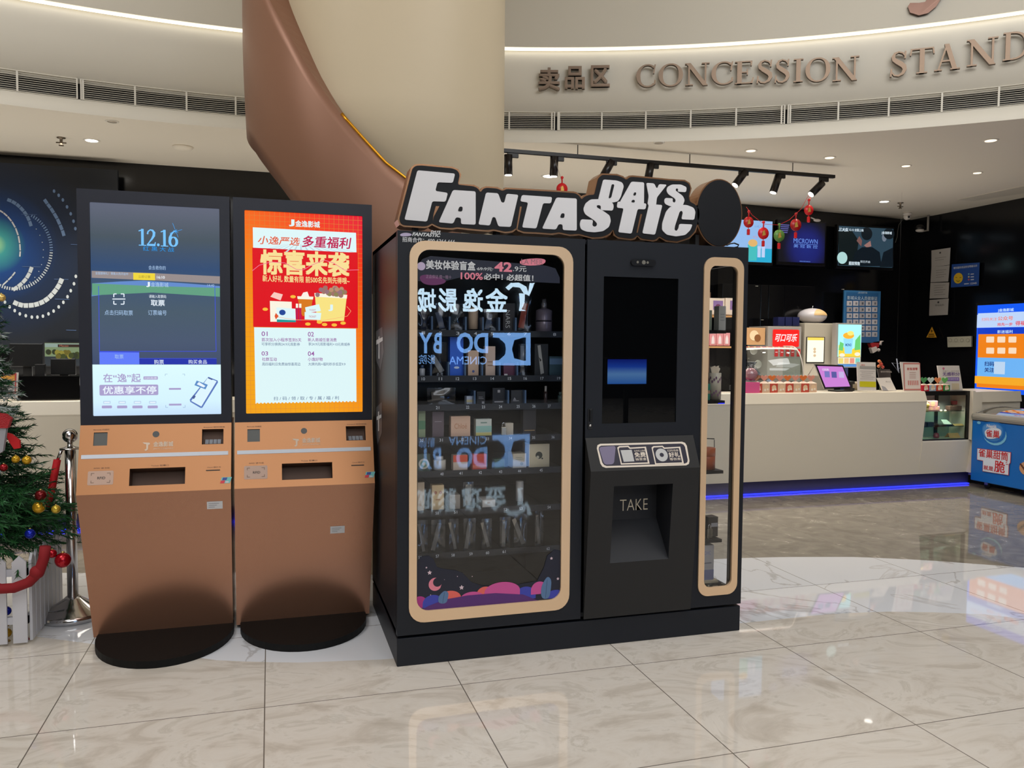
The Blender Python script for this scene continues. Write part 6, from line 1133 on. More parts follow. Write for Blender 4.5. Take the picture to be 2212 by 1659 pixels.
# rounded rice urn on top of beverage machine
u0, v0, u1, v1 = px_box(1748, 662, 1802, 696, by+.1); r = (u1-u0)/2; zc_ = (v0+v1)/2; ztop = at(1775, 698, Y=by).z; t = Thing('round_urn', 'egg shaped white urn with a tan opening on the beverage machine', 'urn', ((u0+u1)/2, by+.3, ztop)); m = MB(); m.sphere(((u0+u1)/2, by+.28, ztop+(v1-v0)/2), r, mat('urn_white', (206, 202, 208), .25), 20, (1, .9, (v1-v0)/2/r)); t.part('body', m)
m = MB(); cx, cz = (u0+u1)/2+r*.22, ztop+(v1-v0)*.52; P_ = [(cx+r*.68*math.cos(q), cz+(v1-v0)*.42*math.sin(q)) for q in [math.pi*k/12 for k in range(13)]]
def bulge(a, b): q = 1-((a-(u0+u1)/2)/r)**2-((b-ztop-(v1-v0)/2)/((v1-v0)/2))**2; return by+.28-.9*r*math.sqrt(max(0, q))-.004
for i in range(12):
    for k in range(4):
        s0, s1 = k/4, (k+1)/4; f_ = lambda p, s: (cx+(p[0]-cx)*s, cz+(p[1]-cz)*s); q = [f_(P_[i], s0), f_(P_[i], s1), f_(P_[i+1], s1), f_(P_[i+1], s0)]; q = q[1:] if k == 0 else q
        m.face([(a, bulge(a, b), b) for a, b in q], mat('urn_tan', (206, 172, 118), .5))
t.part('opening', m); m = MB(); m.tube([((u0+u1)/2, by+.28, ztop+(v1-v0)-.005), ((u0+u1)/2+.006, by+.28, ztop+(v1-v0)+.03)], .006, mat('chrome', (0, 0, 0)), 8); t.part('knob', m)
# poster box, dark cabinet boxes, shelf unit
fbox('picture_panel', 1609, 708, 1653, 745, by+.05, .06, mat('panel_warm', (196, 150, 104), .5), 'warm brown food picture panel left of the soda dispenser', 'picture', deco=lambda g, w, h: [g.circ(w*.45, h*.55, w*.22, mat('warm_pale', (232, 206, 166), .5), 1), g.circ(w*.62, h*.4, w*.16, mat('warm_dark', (132, 82, 40), .5), 2)])
fbox('storage_box', 1653, 708, 1667, 745, by+.1, .1, mat('box_umber', (70, 58, 54), .5), 'dark grey brown box between the food picture and soda dispenser', 'box')
for i, x in enumerate((1681, 1697, 1713)): fbox('navy_box', x, 685, x+14, 704, by+.1, .1, mat('box_navy', (24, 30, 74), .4), ['left navy box on top of the soda dispenser', 'middle navy box on top of the soda dispenser', 'right navy box on top of the soda dispenser'][i], 'box', group='navy boxes above the soda dispenser')
wd = mat('shelf_wood', (196, 146, 92), .5); t = Thing('snack_shelf', 'wooden snack shelf unit glimpsed through the narrow machine window', 'shelf', (at(1545, 700, Y=8.3).x, 8.4, .88)); u0, v0, u1, v1 = px_box(1500, 640, 1581, 740, 8.3)
for y in (681, 748): z = at(1550, y, Y=8.3).z; m = MB(); m.box((u0, 8.3, z-.02), (u1, 8.6, z), wd); t.part('board', m)
m = MB(); m.box((u0, 8.58, .88), (u1-.12, 8.62, at(1550, 628, Y=8.3).z), mat('unit_brown', (130, 96, 76), .5)); t.part('back_board', m)
for i, (x0, x1) in enumerate(((1530, 1565), (1567, 1600))): fbox('snack_box', x0, 644, x1, 680, 8.33, .1, mat('snack_cream', (226, 208, 188), .5), ['cream snack box with a purple picture, left one on the wooden shelf', 'cream snack box with a purple picture, right one on the wooden shelf'][i], 'box', group='purple picture snack boxes', deco=lambda g, w, h: [g.rect((w*.3, h*.3, w*.9, h*.85), mat('snack_purple', (140, 110, 160), .5), 1), g.circ(w*.6, h*.45, w*.18, mat('snack_plum', (110, 60, 90), .5), 2)])
for i in range(4): x = 1518+i*15; fbox('pink_cup_pack', x, 719, x+14, 747, 8.33, .1, mat('cup_pink', (226, 150, 150), .5), ['pink packet at the left end of the lower wooden shelf', 'second pink packet on the lower wooden shelf', 'third pink packet on the lower wooden shelf', 'pink packet at the right end of the lower wooden shelf'][i], 'packet', group='pink packets on the wooden shelf', deco=lambda g, w, h: g.poly([(w*.25, h*.15), (w*.75, h*.15), (w*.7, h*.6), (w*.5, h*.85), (w*.3, h*.6)], mat('cup_white', (244, 226, 222), .5), 1))
# wall cupboards: dark doors with thin gaps and pull handles
t = Thing('wall_cupboard', 'glossy black wall cupboards with small bright handles', 'cupboard', (5.5, 8.6, 1.2)); cup = mat('cupboard_black', (12, 12, 14), .12)
xs_ = [at(x, 650, Y=8.62).x for x in (1560, 1612, 1643, 1660, 1695, 1760)]
for a, b in zip(xs_, xs_[1:]): m = MB(); m.box((a+.003, 8.62, 1.50), (b-.003, 8.80, at(1640, 615, Y=8.62).z), cup, .003); t.part('door', m)
for x, y in ((1647, 691), (1676, 692), (1635, 618), (1821, 625)): p = at(x, y, Y=8.61); m = MB(); m.box((p.x-.015, 8.605, p.z-.003), (p.x+.015, 8.62, p.z+.003), mat('handle_bright', (220, 214, 200), .3, metal=.5)); t.part('handle', m)
# three wall screens
def tv(x0, y0, x1, y1, yp, label, bgm, draw):
    u0, v0, u1, v1 = px_box(x0, y0, x1, y1, yp); t = Thing('wall_screen', label, 'screen', ((u0+u1)/2, yp+.04, v0-.03), 'menu screens on the back wall'); m = MB(); m.box((u0-.02, yp+.004, v0-.035), (u1+.02, yp+.06, v1+.02), mat('tv_black', (12, 12, 14), .3), .004); t.part('housing', m)
    m = MB(); g = G((0, yp+.002, 0), X, Z, m, .001); g.rect((u0, v0, u1, v1), bgm, 0); draw(g); t.part('picture', m); return t
def tv1(g):
    g.prect(1550, 535, 1667, 565, E_('tv_aqua', (40, 170, 210)), 1); g.ppoly([(1617, 563), (1615, 528), (1636, 528), (1634, 563)], E_('tv_teal', (70, 190, 190)), 2); g.pcirc(1626, 525, 10, E_('tv_corn', (226, 180, 110)), 3, ryp=8)
    for x in (1636, 1645): g.prect(x, 532, x+7, 556, E_('tv_tube', (190, 210, 245)), 3)
    g.ptext('山城人来', 1630, 487, 1650, 492, E_('tv_ink', (110, 150, 210)), 2); g.ptext('47.8', 1626, 510, 1636, 514, E_('tv_inkred', (210, 140, 160)), 2)
tv(1548, 475, 1668, 565, 8.74, 'wall screen showing a teal popcorn cup, leftmost of the row', E_('tv_sky', (146, 186, 235)), tv1)
blob = bpy.data.materials.new('screen_blue_glow'); blob.use_nodes = True; nt = blob.node_tree; b = nt.nodes['Principled BSDF']; b.inputs['Base Color'].default_value = (.005, .005, .01, 1)
cb_ = at(1742, 535, Y=8.74); gm = nt.nodes.new('ShaderNodeNewGeometry'); vd = nt.nodes.new('ShaderNodeVectorMath'); vd.operation = 'DISTANCE'; nt.links.new(gm.outputs['Position'], vd.inputs[0]); vd.inputs[1].default_value = cb_; mr = nt.nodes.new('ShaderNodeMapRange'); nt.links.new(vd.outputs['Value'], mr.inputs[0]); mr.inputs[1].default_value = 0; mr.inputs[2].default_value = .36
r_ = ramp(nt, mr.outputs[0], [(0, (22, 36, 120)), (.5, (20, 28, 104)), (.85, (10, 12, 44)), (1, (4, 5, 16))]); nt.links.new(r_.outputs[0], b.inputs['Emission Color']); b.inputs['Emission Strength'].default_value = 1
def tv2(g):
    c = E_('tv_micro', (110, 150, 235)); g.ptext('MICROWN', 1714, 516, 1766, 526, c, 2); g.pline([(1715, 527), (1766, 529)], .004, c, 2); g.ptext('美 冠 数 控', 1714, 529, 1766, 536, c, 2); g.ptext('www.micrown.cn', 1727, 563, 1750, 566, c, 2)
    for i in range(5): g.prect(1686, 485+i*4, 1705-i, 487+i*4, E_('tv_violet', (110, 110, 190), .7), 2)
tv(1682, 480, 1782, 567, 8.74, 'wall screen with a glowing blue word on dark blue, middle of the row', blob, tv2)
def tv3(g):
    g.ppoly([(1811, 573), (1811, 500), (1840, 498), (1855, 520), (1848, 573)][::-1], E_('tv_coat', (14, 24, 26)), 1); g.pcirc(1872, 505, 12, E_('tv_hair', (16, 24, 30)), 3, ryp=14); g.ppoly([(1840, 575), (1846, 545), (1862, 534), (1884, 534), (1900, 545), (1904, 575)][::-1], E_('tv_coat2', (12, 22, 30)), 3)
    g.ppoly([(1866, 530), (1880, 520), (1882, 532), (1872, 535)][::-1], E_('tv_skin', (150, 110, 104)), 2); g.ppoly([(1850, 520), (1856, 510), (1862, 520), (1860, 532)][::-1], E_('tv_skin2', (120, 84, 80)), 2); g.pcirc(1920, 505, 12, E_('tv_hair', (0, 0, 0)), 3, ryp=12); g.ppoly([(1900, 577), (1908, 545), (1928, 535), (1929, 577)][::-1], E_('tv_coat2', (0, 0, 0)), 3); g.pcirc(1910, 513, 5, E_('tv_skin3', (110, 120, 134)), 2, ryp=9)
    w_ = E_('tv_white', (214, 230, 240)); g.ptext('三大队', 1811, 492, 1832, 500, w_, 4, bold=.04, shear=.2); g.ptext('12.15 全国上映', 1834, 494, 1865, 500, w_, 4, bold=.02); g.ptext('J金逸影城', 1904, 500, 1926, 507, w_, 4, bold=.02); g.ptext('超前预售', 1833, 565, 1857, 573, w_, 4, bold=.03); g.ptext('现已开启', 1858, 563, 1879, 568, w_, 4); g.pcirc(1819, 557, 11, E_('tv_seal', (176, 216, 214)), 4, ryp=13)
tv(1811, 491, 1929, 576, 8.90, 'wall screen showing dark figures seen from behind, rightmost of the row', E_('tv_dusk', (44, 66, 80)), tv3)
# health certificate board
u0, v0, u1, v1 = px_box(1822, 628, 1901, 740, 8.84); t = Thing('certificate_board', 'blue notice board holding rows of small white cards on the back wall', 'notice board', ((u0+u1)/2, 8.86, v0)); m = MB(); m.box((u0, 8.84, v0), (u1, 8.86, v1), mat('board_blue', (52, 110, 160), .4)); t.part('board', m)
m = MB(); g = G((0, 8.838, 0), X, Z, m, .001); g.prect(1827, 632, 1896, 738, mat('board_blue2', (40, 92, 142), .4), 1); g.ptext('影城从业人员健康证', 1830, 640, 1895, 648, mat('board_ink', (170, 190, 205), .4), 3, bold=.01); g.ptext('J金逸影城', 1853, 630, 1873, 635, mat('board_ink', (0, 0, 0)), 3); t.part('print', m)
random.seed(5)
for r_i in range(6):
    for c_i in range(5):
        x, y = 1829+c_i*13.6, 650+r_i*13.4; m = MB(); g = G((0, 8.836, 0), X, Z, m, .001); v = random.choice([150, 170, 186, 180]); g.prect(x, y, x+11.5, y+10.5, mat('card_%d' % v, (v, v, v+4), .5), 1); g.prect(x+5, y+3, x+9, y+8, mat('card_d%d' % v, (v-60, v-56, v-46), .5), 2); t.part('card', m)
# corner cameras, wire
m = MB(); c = at(1957, 462, Z=3.2); c = Vector((7.97, 8.72, 3.2)); DC = c; m.lathe([(.055, 0), (.055, -.025), (.048, -.03)], acr, c, 20); m.sphere(c-Z*.05, .045, acr, 14); t = Thing('dome_camera', 'white dome camera on the soffit near the corner', 'camera', c); t.part('body', m); m = MB(); m.lathe([(.014, -.005), (.014, .004), (.001, .005)], trk, c+Vector((-.01, -.042, -.06)), 12, axis='Y'); t.part('lens', m)
m = MB(); c = at(2008, 462, X=8.38); m.tube([(c.x-.02, c.y, 3.2), (c.x-.02, c.y, 2.99)], .014, mat('bracket_grey', (150, 144, 136), .4), 10); m.tube([(c.x-.02, c.y, 3.0), (c.x-.1, c.y+.02, 2.98)], .01, mat('bracket_grey', (0, 0, 0)), 8); t = Thing('bracket_camera', 'black and white camera on a grey bracket at the wall corner', 'camera', (c.x-.02, c.y, 3.2)); t.part('bracket', m)
m = MB(); d = Vector((c.x-.13, c.y+.02, 3.03)); m.sphere(d, .05, trk, 12, (1.2, 1, .8)); m.sphere(d-Z*.035, .048, acr, 12, (1.2, 1, .5)); t.part('body', m)
m = MB(); m.tube([at(x, y, Y=8.93) for x, y in ((1955, 466), (1950, 474), (1942, 485), (1939, 500), (1938, 512), (1934, 524))], .004, mat('wire_grey', (90, 88, 80), .5), 6); single('cable', m, 'thin grey wire drooping down the black wall below the dome camera', 'cable', at(1950, 474, Y=8.93))
m = MB(); p = at(1765, 476, Y=8.7); m.sphere(p, .03, acr, 10, (1.8, .6, .6)); m.tube([p, p+Vector((-.09, 0, .03))], .008, acr, 6); single('wall_speaker', m, 'small white bent fitting above the middle and right screens', 'fitting', p)

# ------- right wall
rx = 8.40
def wallp(pts, m_, label, cat, name, deco=None, group=None, x=rx, th=.004):
    P4 = [at(*p, X=x) for p in pts]; t = Thing(name, label, cat, P4[3], group); m = MB(); m.prism([P4[3], P4[2], P4[1], P4[0]], (th, 0, 0), m_); t.part('sheet', m)
    if deco: m = MB(); g = G(Vector((x-.001, 0, 0)), -Y, Z, m, .001); deco(g); t.part('print', m)
    return t
pap = mat('paper_wall', (176, 172, 168), .6); pink_ = lambda: mat('paper_ink', (120, 116, 112), .6)
def lines(x0, x1, y0, n): return lambda g: [g.prect(x0, y0+i*5, x1-(i % 2)*5, y0+.8+i*5, pink_(), 1) for i in range(n)]
for pts, dd, lab in ((((2012, 541), (2053, 535), (2051, 572), (2012, 577)), lambda g: [g.pcirc(2031, 546, 2, mat('crest', (50, 50, 50), .5), 1), lines(2020, 2044, 556, 2)(g)], 'white licence sheet on the right wall, topmost of four'), (((2012, 577), (2051, 573), (2048, 608), (2010, 610)), lines(2022, 2044, 583, 4), 'white licence sheet, second from the top of four'), (((2010, 611), (2050, 610), (2048, 644), (2008, 645)), lines(2018, 2042, 616, 5), 'yellowish licence sheet, third from the top of four'), (((2008, 648), (2049, 645), (2047, 680), (2007, 682)), lambda g: [g.pcirc(2027, 653, 2, mat('crest', (0, 0, 0)), 1), g.ptext('营业执照', 2020, 657, 2039, 661, pink_(), 1)], 'white licence sheet on the right wall, lowest of four')): wallp(pts, pap, lab, 'sheet', 'licence_sheet', dd, 'licence sheets on the right wall')
def smile(g):
    w_ = mat('notice_white', (190, 196, 214), .5); g.ptext('餐饮服务食品安全等级公示', 2060, 574, 2111, 579, w_, 1, bold=.03); y_ = mat('smile_yellow', (220, 180, 40), .5); g.pcirc(2070, 601, 10, y_, 1, ryp=11.5); k = mat('smile_ink', (60, 40, 10), .5)
    g.pline([(2064, 599), (2068, 600)], .006, k, 2); g.pline([(2073, 600), (2077, 599)], .006, k, 2); g.pline([(2066, 606), (2070, 608.5), (2074, 606)], .006, k, 2)
    for i in range(3): g.pcirc(2093, 592+i*6, 1.8, mat('dot%d' % i, [(120, 180, 200), (214, 200, 150), (200, 90, 90)][i], .5), 2); g.prect(2097, 591+i*6, 2104, 593+i*6, w_, 2)
    g.ptext('12345', 2096, 610, 2110, 614, w_, 2, bold=.03); g.prect(2083, 612, 2093, 614, w_, 2)
wallp(((2056, 571), (2116, 567), (2114, 617), (2054, 621)), mat('notice_blue', (34, 74, 150), .5), 'blue food safety notice with a yellow smiling face on the right wall', 'notice', 'safety_notice', smile)
p3 = [at(*p, X=rx) for p in ((2001, 729), (2023, 729), (2013, 706))]; m = MB(); m.prism(p3[::1], (.004, 0, 0), mat('warn_yellow', (214, 156, 40), .5)); t = Thing('warning_sign', 'yellow triangular electrical warning sign on the right wall', 'sign', p3[0]); t.part('plate', m); m = MB(); g = G(Vector((rx-.001, 0, 0)), -Y, Z, m, .001); g.ppoly([(2013, 711), (2010, 716), (2012.5, 716), (2011, 720), (2016, 714), (2013.5, 714)][::-1], k_ := mat('smile_ink', (0, 0, 0)), 1); g.prect(2006, 721, 2018, 723, k_, 1); g.prect(2005, 725, 2019, 727, k_, 1); t.part('print', m)
P4 = [at(*p, X=rx) for p in ((2046, 728), (2098, 726), (2098, 749), (2047, 750))]; t = Thing('socket_panel', 'cream panel of four round switches on the right wall', 'switch panel', P4[3]); m = MB(); m.prism([P4[3], P4[2], P4[1], P4[0]], (.02, 0, 0), mat('socket_cream', (176, 174, 158), .4)); t.part('plate', m)
for i in range(4): m = MB(); g = G(Vector((rx-.003, 0, 0)), -Y, Z, m, .001); g.pcirc(2052.5+i*12.7, 735, 4, mat('socket_dark', (140, 138, 124), .4), 1); g.pcirc(2052.5+i*12.7, 735, 3, mat('socket_cream', (0, 0, 0)), 2); t.part('switch', m)
# tall blue advertising screen at the right edge
ax = 8.30; P4 = [at(*p, X=ax) for p in ((2112, 660), (2330, 640), (2330, 862), (2110, 846))]; zt_, zb_ = P4[0].z, P4[3].z; ya = P4[0].y; yb2 = ya-1.02
t = Thing('advertising_screen', 'bright blue and orange advertising screen standing at the right edge', 'display', (ax+.03, (ya+yb2)/2, 0)); m = MB(); m.box((ax, yb2-.03, zb_-.06), (ax+.05, ya+.03, zt_+.03), mat('tv_black', (0, 0, 0)), .004); m.box((ax+.01, (ya+yb2)/2-.2, 0), (ax+.04, (ya+yb2)/2+.2, zb_), mat('tv_black', (0, 0, 0))); t.part('housing', m, 'thin black housing')
m = MB(); g = G(Vector((ax-.001, 0, 0)), -Y, Z, m, .0012); g.rect((-ya, zb_, -yb2, zt_), E_('ad_blue', (16, 90, 245)), 0)
def ay(px): return g.uv(px, 740)[0]
H_ = zt_-zb_; L0, L1 = -ya, -yb2; az = lambda py: zb_+(H_)*(846-py)/186
g.rect((L0+.012, az(686), L1-.012, az(677)), E_('ad_pale', (190, 214, 250)), 1); g.rect((L0, az(708), L1, az(680)), E_('ad_pale', (0, 0, 0)), 1.2); g.ptext('J金逸影城', 2156, 666, 2190, 674, E_('ad_white', (200, 230, 255)), 2, bold=.02)
g.ptext('扫码关注', 2121, 686, 2154, 693, E_('ad_coral', (244, 120, 90)), 3); g.ptext('公众号', 2156, 683, 2189, 692, E_('ad_coral', (0, 0, 0)), 3, bold=.02); g.ptext('抢先一步', 2155, 697, 2188, 704, E_('ad_red', (230, 60, 60)), 3, bold=.02); g.ptext('得福利', 2194, 693, 2226, 703, E_('ad_red', (0, 0, 0)), 3, bold=.02)
g.rect((L0+.02, az(722), L1-.02, az(709)), E_('ad_deep', (10, 60, 200)), 2); g.ptext('影迷福利', 2155, 713, 2188, 720, E_('ad_white', (0, 0, 0)), 3, bold=.01); g.rect((L0+.03, az(836), L1-.03, az(722)), E_('ad_orange', (240, 130, 20)), 1.5); g.rect((L0+.03, az(812), L1-.03, az(772)), E_('ad_lblue', (110, 180, 245)), 2)
for i in range(3):
    for j in range(2): g.prect(2131+i*24, 727+j*24, 2148+i*24, 740+j*24, E_('ad_cream', (250, 220, 190)), 3, .01)
g.ptext('扫码', 2127, 781, 2148, 791, E_('ad_ink', (30, 50, 120)), 3, bold=.03); g.ptext('关注', 2127, 794, 2148, 804, E_('ad_ink', (0, 0, 0)), 3, bold=.03); g.rect((L0+.27, az(806), L0+.42, az(780)), E_('ad_tint', (190, 214, 240)), 3); g.rect((L0+.0, az(828), L1, az(812)), E_('ad_amber', (246, 170, 40)), 2.5)
t.part('screen', m)
# star ornament, santa hat toy, ribbons on the right part
by2 = 8.84; t = Thing('plush_hat', 'red and white Santa hat pinned to the black back wall', 'hat', at(1893, 745, Y=by2)); m = MB(); q = [at(*p, Y=by2) for p in ((1880, 742), (1886, 755), (1898, 750), (1902, 738), (1893, 737))]; m.prism([tuple(p) for p in reversed(q)], (0, .06, 0), mat('felt_red', (160, 30, 34), .8)); t.part('crown', m); m = MB(); q = [at(*p, Y=by2-.01) for p in ((1882, 752), (1886, 763), (1897, 757), (1893, 748))]; m.prism([tuple(p) for p in reversed(q)], (0, .05, 0), mat('felt_white', (200, 190, 184), .8)); t.part('brim', m); m = MB(); m.sphere(at(1898, 756, Y=by2-.02), .022, mat('felt_white', (0, 0, 0)), 10); t.part('pompom', m); m = MB(); m.tube([at(1901, 745, Y=by2), at(1903, 738, Y=by2), at(1908, 737, Y=by2)], [.02, .014, .006], mat('felt_white', (0, 0, 0)), 8); t.part('tip', m)
m = MB(); st_ = mat('star_silver', (150, 154, 170), .3, metal=.4); sp5 = [at(*p, Y=7.6) for p in ((1937, 775), (1942, 805), (1927, 784), (1950, 786), (1940, 800), (1937, 775))]; m.tube(sp5, .006, st_, 6); m.tube([sp5[0], (sp5[0].x, 7.6, 3.2)], .0005, trk, 4); single('wire_star', m, 'thin silver wire star hanging near the pink notice', 'ornament', sp5[0])
m = MB(); 
for i, (x, y, r) in enumerate(((1899, 780, 4), (1903, 787, 5), (1898, 791, 4), (1907, 793, 4), (1902, 782, 3))): m.sphere(at(x, y, Y=6.93), r*.004, mat('garland%d' % (i % 2), [(196, 110, 60), (180, 60, 40)][i % 2], .5), 8)
m.tube([at(1902, 787, Y=6.94), (at(1902, 787, Y=6.94).x, 6.94, CT)], .004, mat('stem_green', (50, 80, 40), .6), 6); single('flower_bunch', m, 'small orange red flower bunch behind the price sheet', 'flowers', (at(1902, 787, Y=6.94).x, 6.94, CT))
# red new year hangers on a string
sy = 6.3; red_ = mat('lantern_red', (214, 24, 30), .35); goldp = mat('lantern_gold', (230, 180, 90), .3, metal=.5); grn = mat('lantern_green', (60, 130, 60), .4)
m = MB(); P_ = [at(*p, Y=sy) for p in ((1612, 447), (1625, 465), (1650, 484), (1683, 486), (1705, 475), (1730, 452), (1747, 422))]; m.tube(P_, .0018, red_, 6); single('red_string', m, 'thin red string sagging between the hanging new year charms', 'string', P_[0])
def charm(x, y, r, c, label, yy=sy, tas=True, gl=False):
    p = at(x, y, Y=yy); R = r*(p-CAM).length/F_PX; t = Thing('hanging_charm', label, 'charm', p+Z*R, 'new year charms on the red string'); mm = mat('charm_%d_%d_%d' % c, c, .35)
    m = MB(); m.lathe([(.001, -.008), (R, -.006), (R, .006), (.001, .008)], mm, p, 24, axis='Y'); t.part('disc', m); m = MB(); m.lathe([(R*.3, -.0095), (R*.34, -.0095)], goldp, p, 12, axis='Y'); m.prism([(p.x-R*.3, yy-.011, p.z-R*.45), (p.x+R*.35, yy-.011, p.z-R*.3), (p.x+R*.1, yy-.011, p.z+R*.55), (p.x-R*.25, yy-.011, p.z+R*.3)], (0, .004, 0), goldp); t.part('motif', m, 'gold motif')
    m = MB(); m.tube([p+Z*R, p+Z*(R+.05)], .006, mm, 8); m.sphere(p+Z*(R+.045), .013, mm, 8); t.part('knot', m)
    if tas: m = MB(); m.tube([p-Z*R, p-Z*(R+.02)], .003, mm, 6); m.box((p.x-.013, yy-.008, p.z-R-.065), (p.x+.013, yy+.008, p.z-R-.012), red_, .006); t.part('tassel', m)
charm(1617, 480, 11, (204, 30, 34), 'red round charm with a gold figure, nearest the big sign'); charm(1649, 504, 12, (226, 24, 40), 'bright red charm with white petals before the popcorn screen'); charm(1683, 509, 12, (96, 146, 64), 'green and orange new year charm'); charm(1719, 486, 12, (176, 22, 28), 'plain dark red round charm left of the highest one')
charm(1747, 454, 10, (214, 30, 34), 'highest red charm, hanging below the end of the track'); charm(1214, 408, 12, (214, 24, 30), 'red charm half hidden behind the big sign near the column', 6.4, False)
m = MB(); m.tube([at(1747, 440, Y=sy), at(1752, 421, Y=sy+.2)], .002, red_, 5); m.tube([at(1214, 393, Y=6.4), at(1199, 345, Y=6.7)], .002, mat('thread', (170, 160, 150), .6), 5); single('hanging_thread', m, 'fine threads holding the charms from the track', 'thread', at(1214, 393, Y=6.4))

# ------- freezer
fx, fy0, fy1 = 6.98, 6.64, 5.1; fz0, fz1 = .075, .70; t = Thing('chest_freezer', 'blue ice cream chest freezer on casters at the right edge', 'freezer', (fx+.35, (fy0+fy1)/2, 0)); fb = mat('freezer_blue', (20, 104, 188), .35, noise=.12, nscale=3); m = MB(); m.box((fx, fy1, fz0), (fx+.7, fy0, fz1), fb, .01); t.part('body', m)
m = MB(); rim = mat('freezer_rim', (150, 146, 138), .4); m.box((fx-.015, fy1-.015, fz1), (fx+.715, fy0+.015, fz1+.075), rim, .03); t.part('rim', m, 'grey rounded rim')
m = MB(); n = 10; P_ = [(fx+.03+.64*i/n, fz1+.076+.06*math.sin(math.pi*i/n)) for i in range(n+1)]
m.raw([(a, yv, b) for a, b in P_ for yv in (fy0-.02, fy1+.02)], [(2*i, 2*i+1, 2*i+3, 2*i+2) for i in range(n)], glass('lid_glass', (225, 232, 240), 2.5), True); m.tube([(a, fy0-.02, b) for a, b in P_], .008, rim, 6); t.part('lid', m, 'curved glass lid')
m = MB()
for i in range(12): random.seed(i); a = fx+.08+.1*(i % 6); b = fy0-.15-.3*(i//6)-.05*(i % 3); m.box((a, b-.1, fz1+.02), (a+.09, b, fz1+.078), mat('icepack%d' % (i % 4), [(206, 120, 100), (60, 150, 220), (230, 190, 180), (90, 60, 150)][i % 4], .4), .004)
t.part('ice_cream_packs', m, 'coloured ice cream packs')
m = MB(); g = G(Vector((fx-.001, 0, 0)), -Y, Z, m, .0015); NW = mat('nes_white', (214, 220, 232), .4); NR = mat('nes_red', (196, 34, 40), .4); NB = mat('nes_blue', (60, 130, 200), .4); ND = mat('nes_dark', (24, 70, 150), .4); FR_ = mat('frost', (120, 190, 226), .4)
g.pcirc(2149, 939, 26, FR_, 1, ryp=23); g.pcirc(2147, 933, 26, fb, 2, ryp=24); g.ppoly(chaikin([(2122, 918), (2140, 913), (2162, 917), (2169, 930), (2164, 948), (2150, 955), (2134, 950), (2123, 938)][::-1], 2), NB, 3); g.ppoly(chaikin([(2124, 920), (2140, 915), (2161, 919), (2166, 931), (2162, 944), (2148, 950), (2134, 946), (2126, 936)][::-1], 2), mat('nes_pale', (84, 142, 208), .4), 4); g.ppoly(chaikin([(2128, 929), (2145, 923), (2164, 927), (2165, 938), (2158, 946), (2136, 949), (2129, 941)][::-1], 2), NW, 5)
g.ptext('Nestlé', 2133, 917, 2154, 924.5, NW, 6, bold=.03); g.ptext('雀巢', 2131, 929, 2161, 945, NR, 6, bold=.02)
g.ppoly([(2112, 968), (2185, 977), (2184, 1000), (2181, 1003), (2180, 1027), (2123, 1018), (2124, 996), (2111, 993)][::-1], NR, 3); g.ppoly([(2112.5, 969), (2184, 978), (2183, 999), (2180, 1003), (2179, 1026), (2124, 1017.5), (2125, 995), (2112, 992.5)][::-1], NW, 4); g.ptext('雀巢甜筒', 2115, 973, 2179, 991, NR, 5, bold=.02); g.ptext('就是', 2126, 1006, 2147, 1016, NR, 5, bold=.02); g.ptext('脆', 2149, 995, 2172, 1021, NR, 5, bold=.02); g.pline([(2174, 1000), (2177, 997)], .006, NR, 5); g.pline([(2174, 1003), (2179, 1003)], .006, NR, 5)
g.pcirc(2222, 1013, 20, mat('cone_cream', (200, 150, 110), .5), 3, ryp=16)
for i in range(7): g.pcirc(2206+i*2.5, 1003+i*3.4, 2.2, mat('nut_brown', (90, 50, 30), .5), 4)
g.pcirc(2115, 913, 4, FR_, 2, ryp=3); t.part('print', m, 'white and red lettering with an oval badge')
for i, (x, y) in enumerate(((fx+.1, fy0-.12), (fx+.6, fy0-.12), (fx+.1, fy1+.12), (fx+.6, fy1+.12))):
    m = MB(); m.lathe([(.028, -.012), (.037, -.008), (.037, .008), (.028, .012)], mat('caster_black', (24, 24, 26), .5), (x, y, .037), 18, axis='X'); m.box((x-.02, y-.02, .04), (x+.02, y+.02, .078), mat('caster_plate', (160, 160, 165), .35, metal=.5)); t.part('caster', m)

# ------- left end: backdrop panel with rings, monitors, picture screen
ry_ = 8.60; u0, v0, u1, v1 = px_box(-230, 352, 257, 760, ry_); t = Thing('backdrop_panel', 'dark blue backdrop panel printed with pale technical rings', 'panel', ((u0+u1)/2, ry_+.04, v0)); pm = bpy.data.materials.new('backdrop_blue'); pm.use_nodes = True; nt = pm.node_tree; b = nt.nodes['Principled BSDF']; cpt = at(-15, 528, Y=ry_)
gm = nt.nodes.new('ShaderNodeNewGeometry'); vd = nt.nodes.new('ShaderNodeVectorMath'); vd.operation = 'DISTANCE'; nt.links.new(gm.outputs['Position'], vd.inputs[0]); vd.inputs[1].default_value = cpt; mr = nt.nodes.new('ShaderNodeMapRange'); nt.links.new(vd.outputs['Value'], mr.inputs[0]); mr.inputs[2].default_value = .9
r_ = ramp(nt, mr.outputs[0], [(0, (180, 230, 150)), (.12, (60, 150, 150)), (.3, (18, 60, 120)), (.6, (16, 34, 62)), (1, (16, 22, 32))]); nt.links.new(r_.outputs[0], b.inputs['Base Color']); b.inputs['Roughness'].default_value = .35
m = MB(); m.box((u0, ry_, v0), (u1, ry_+.05, v1), pm); t.part('board', m); m = MB(); g = G((0, ry_-.001, 0), X, Z, m, .0015)
pr1, pr2, pr3 = mat('ring_pale', (170, 178, 182), .5), mat('ring_blue', (96, 122, 160), .5), mat('ring_dim', (60, 84, 124), .5)
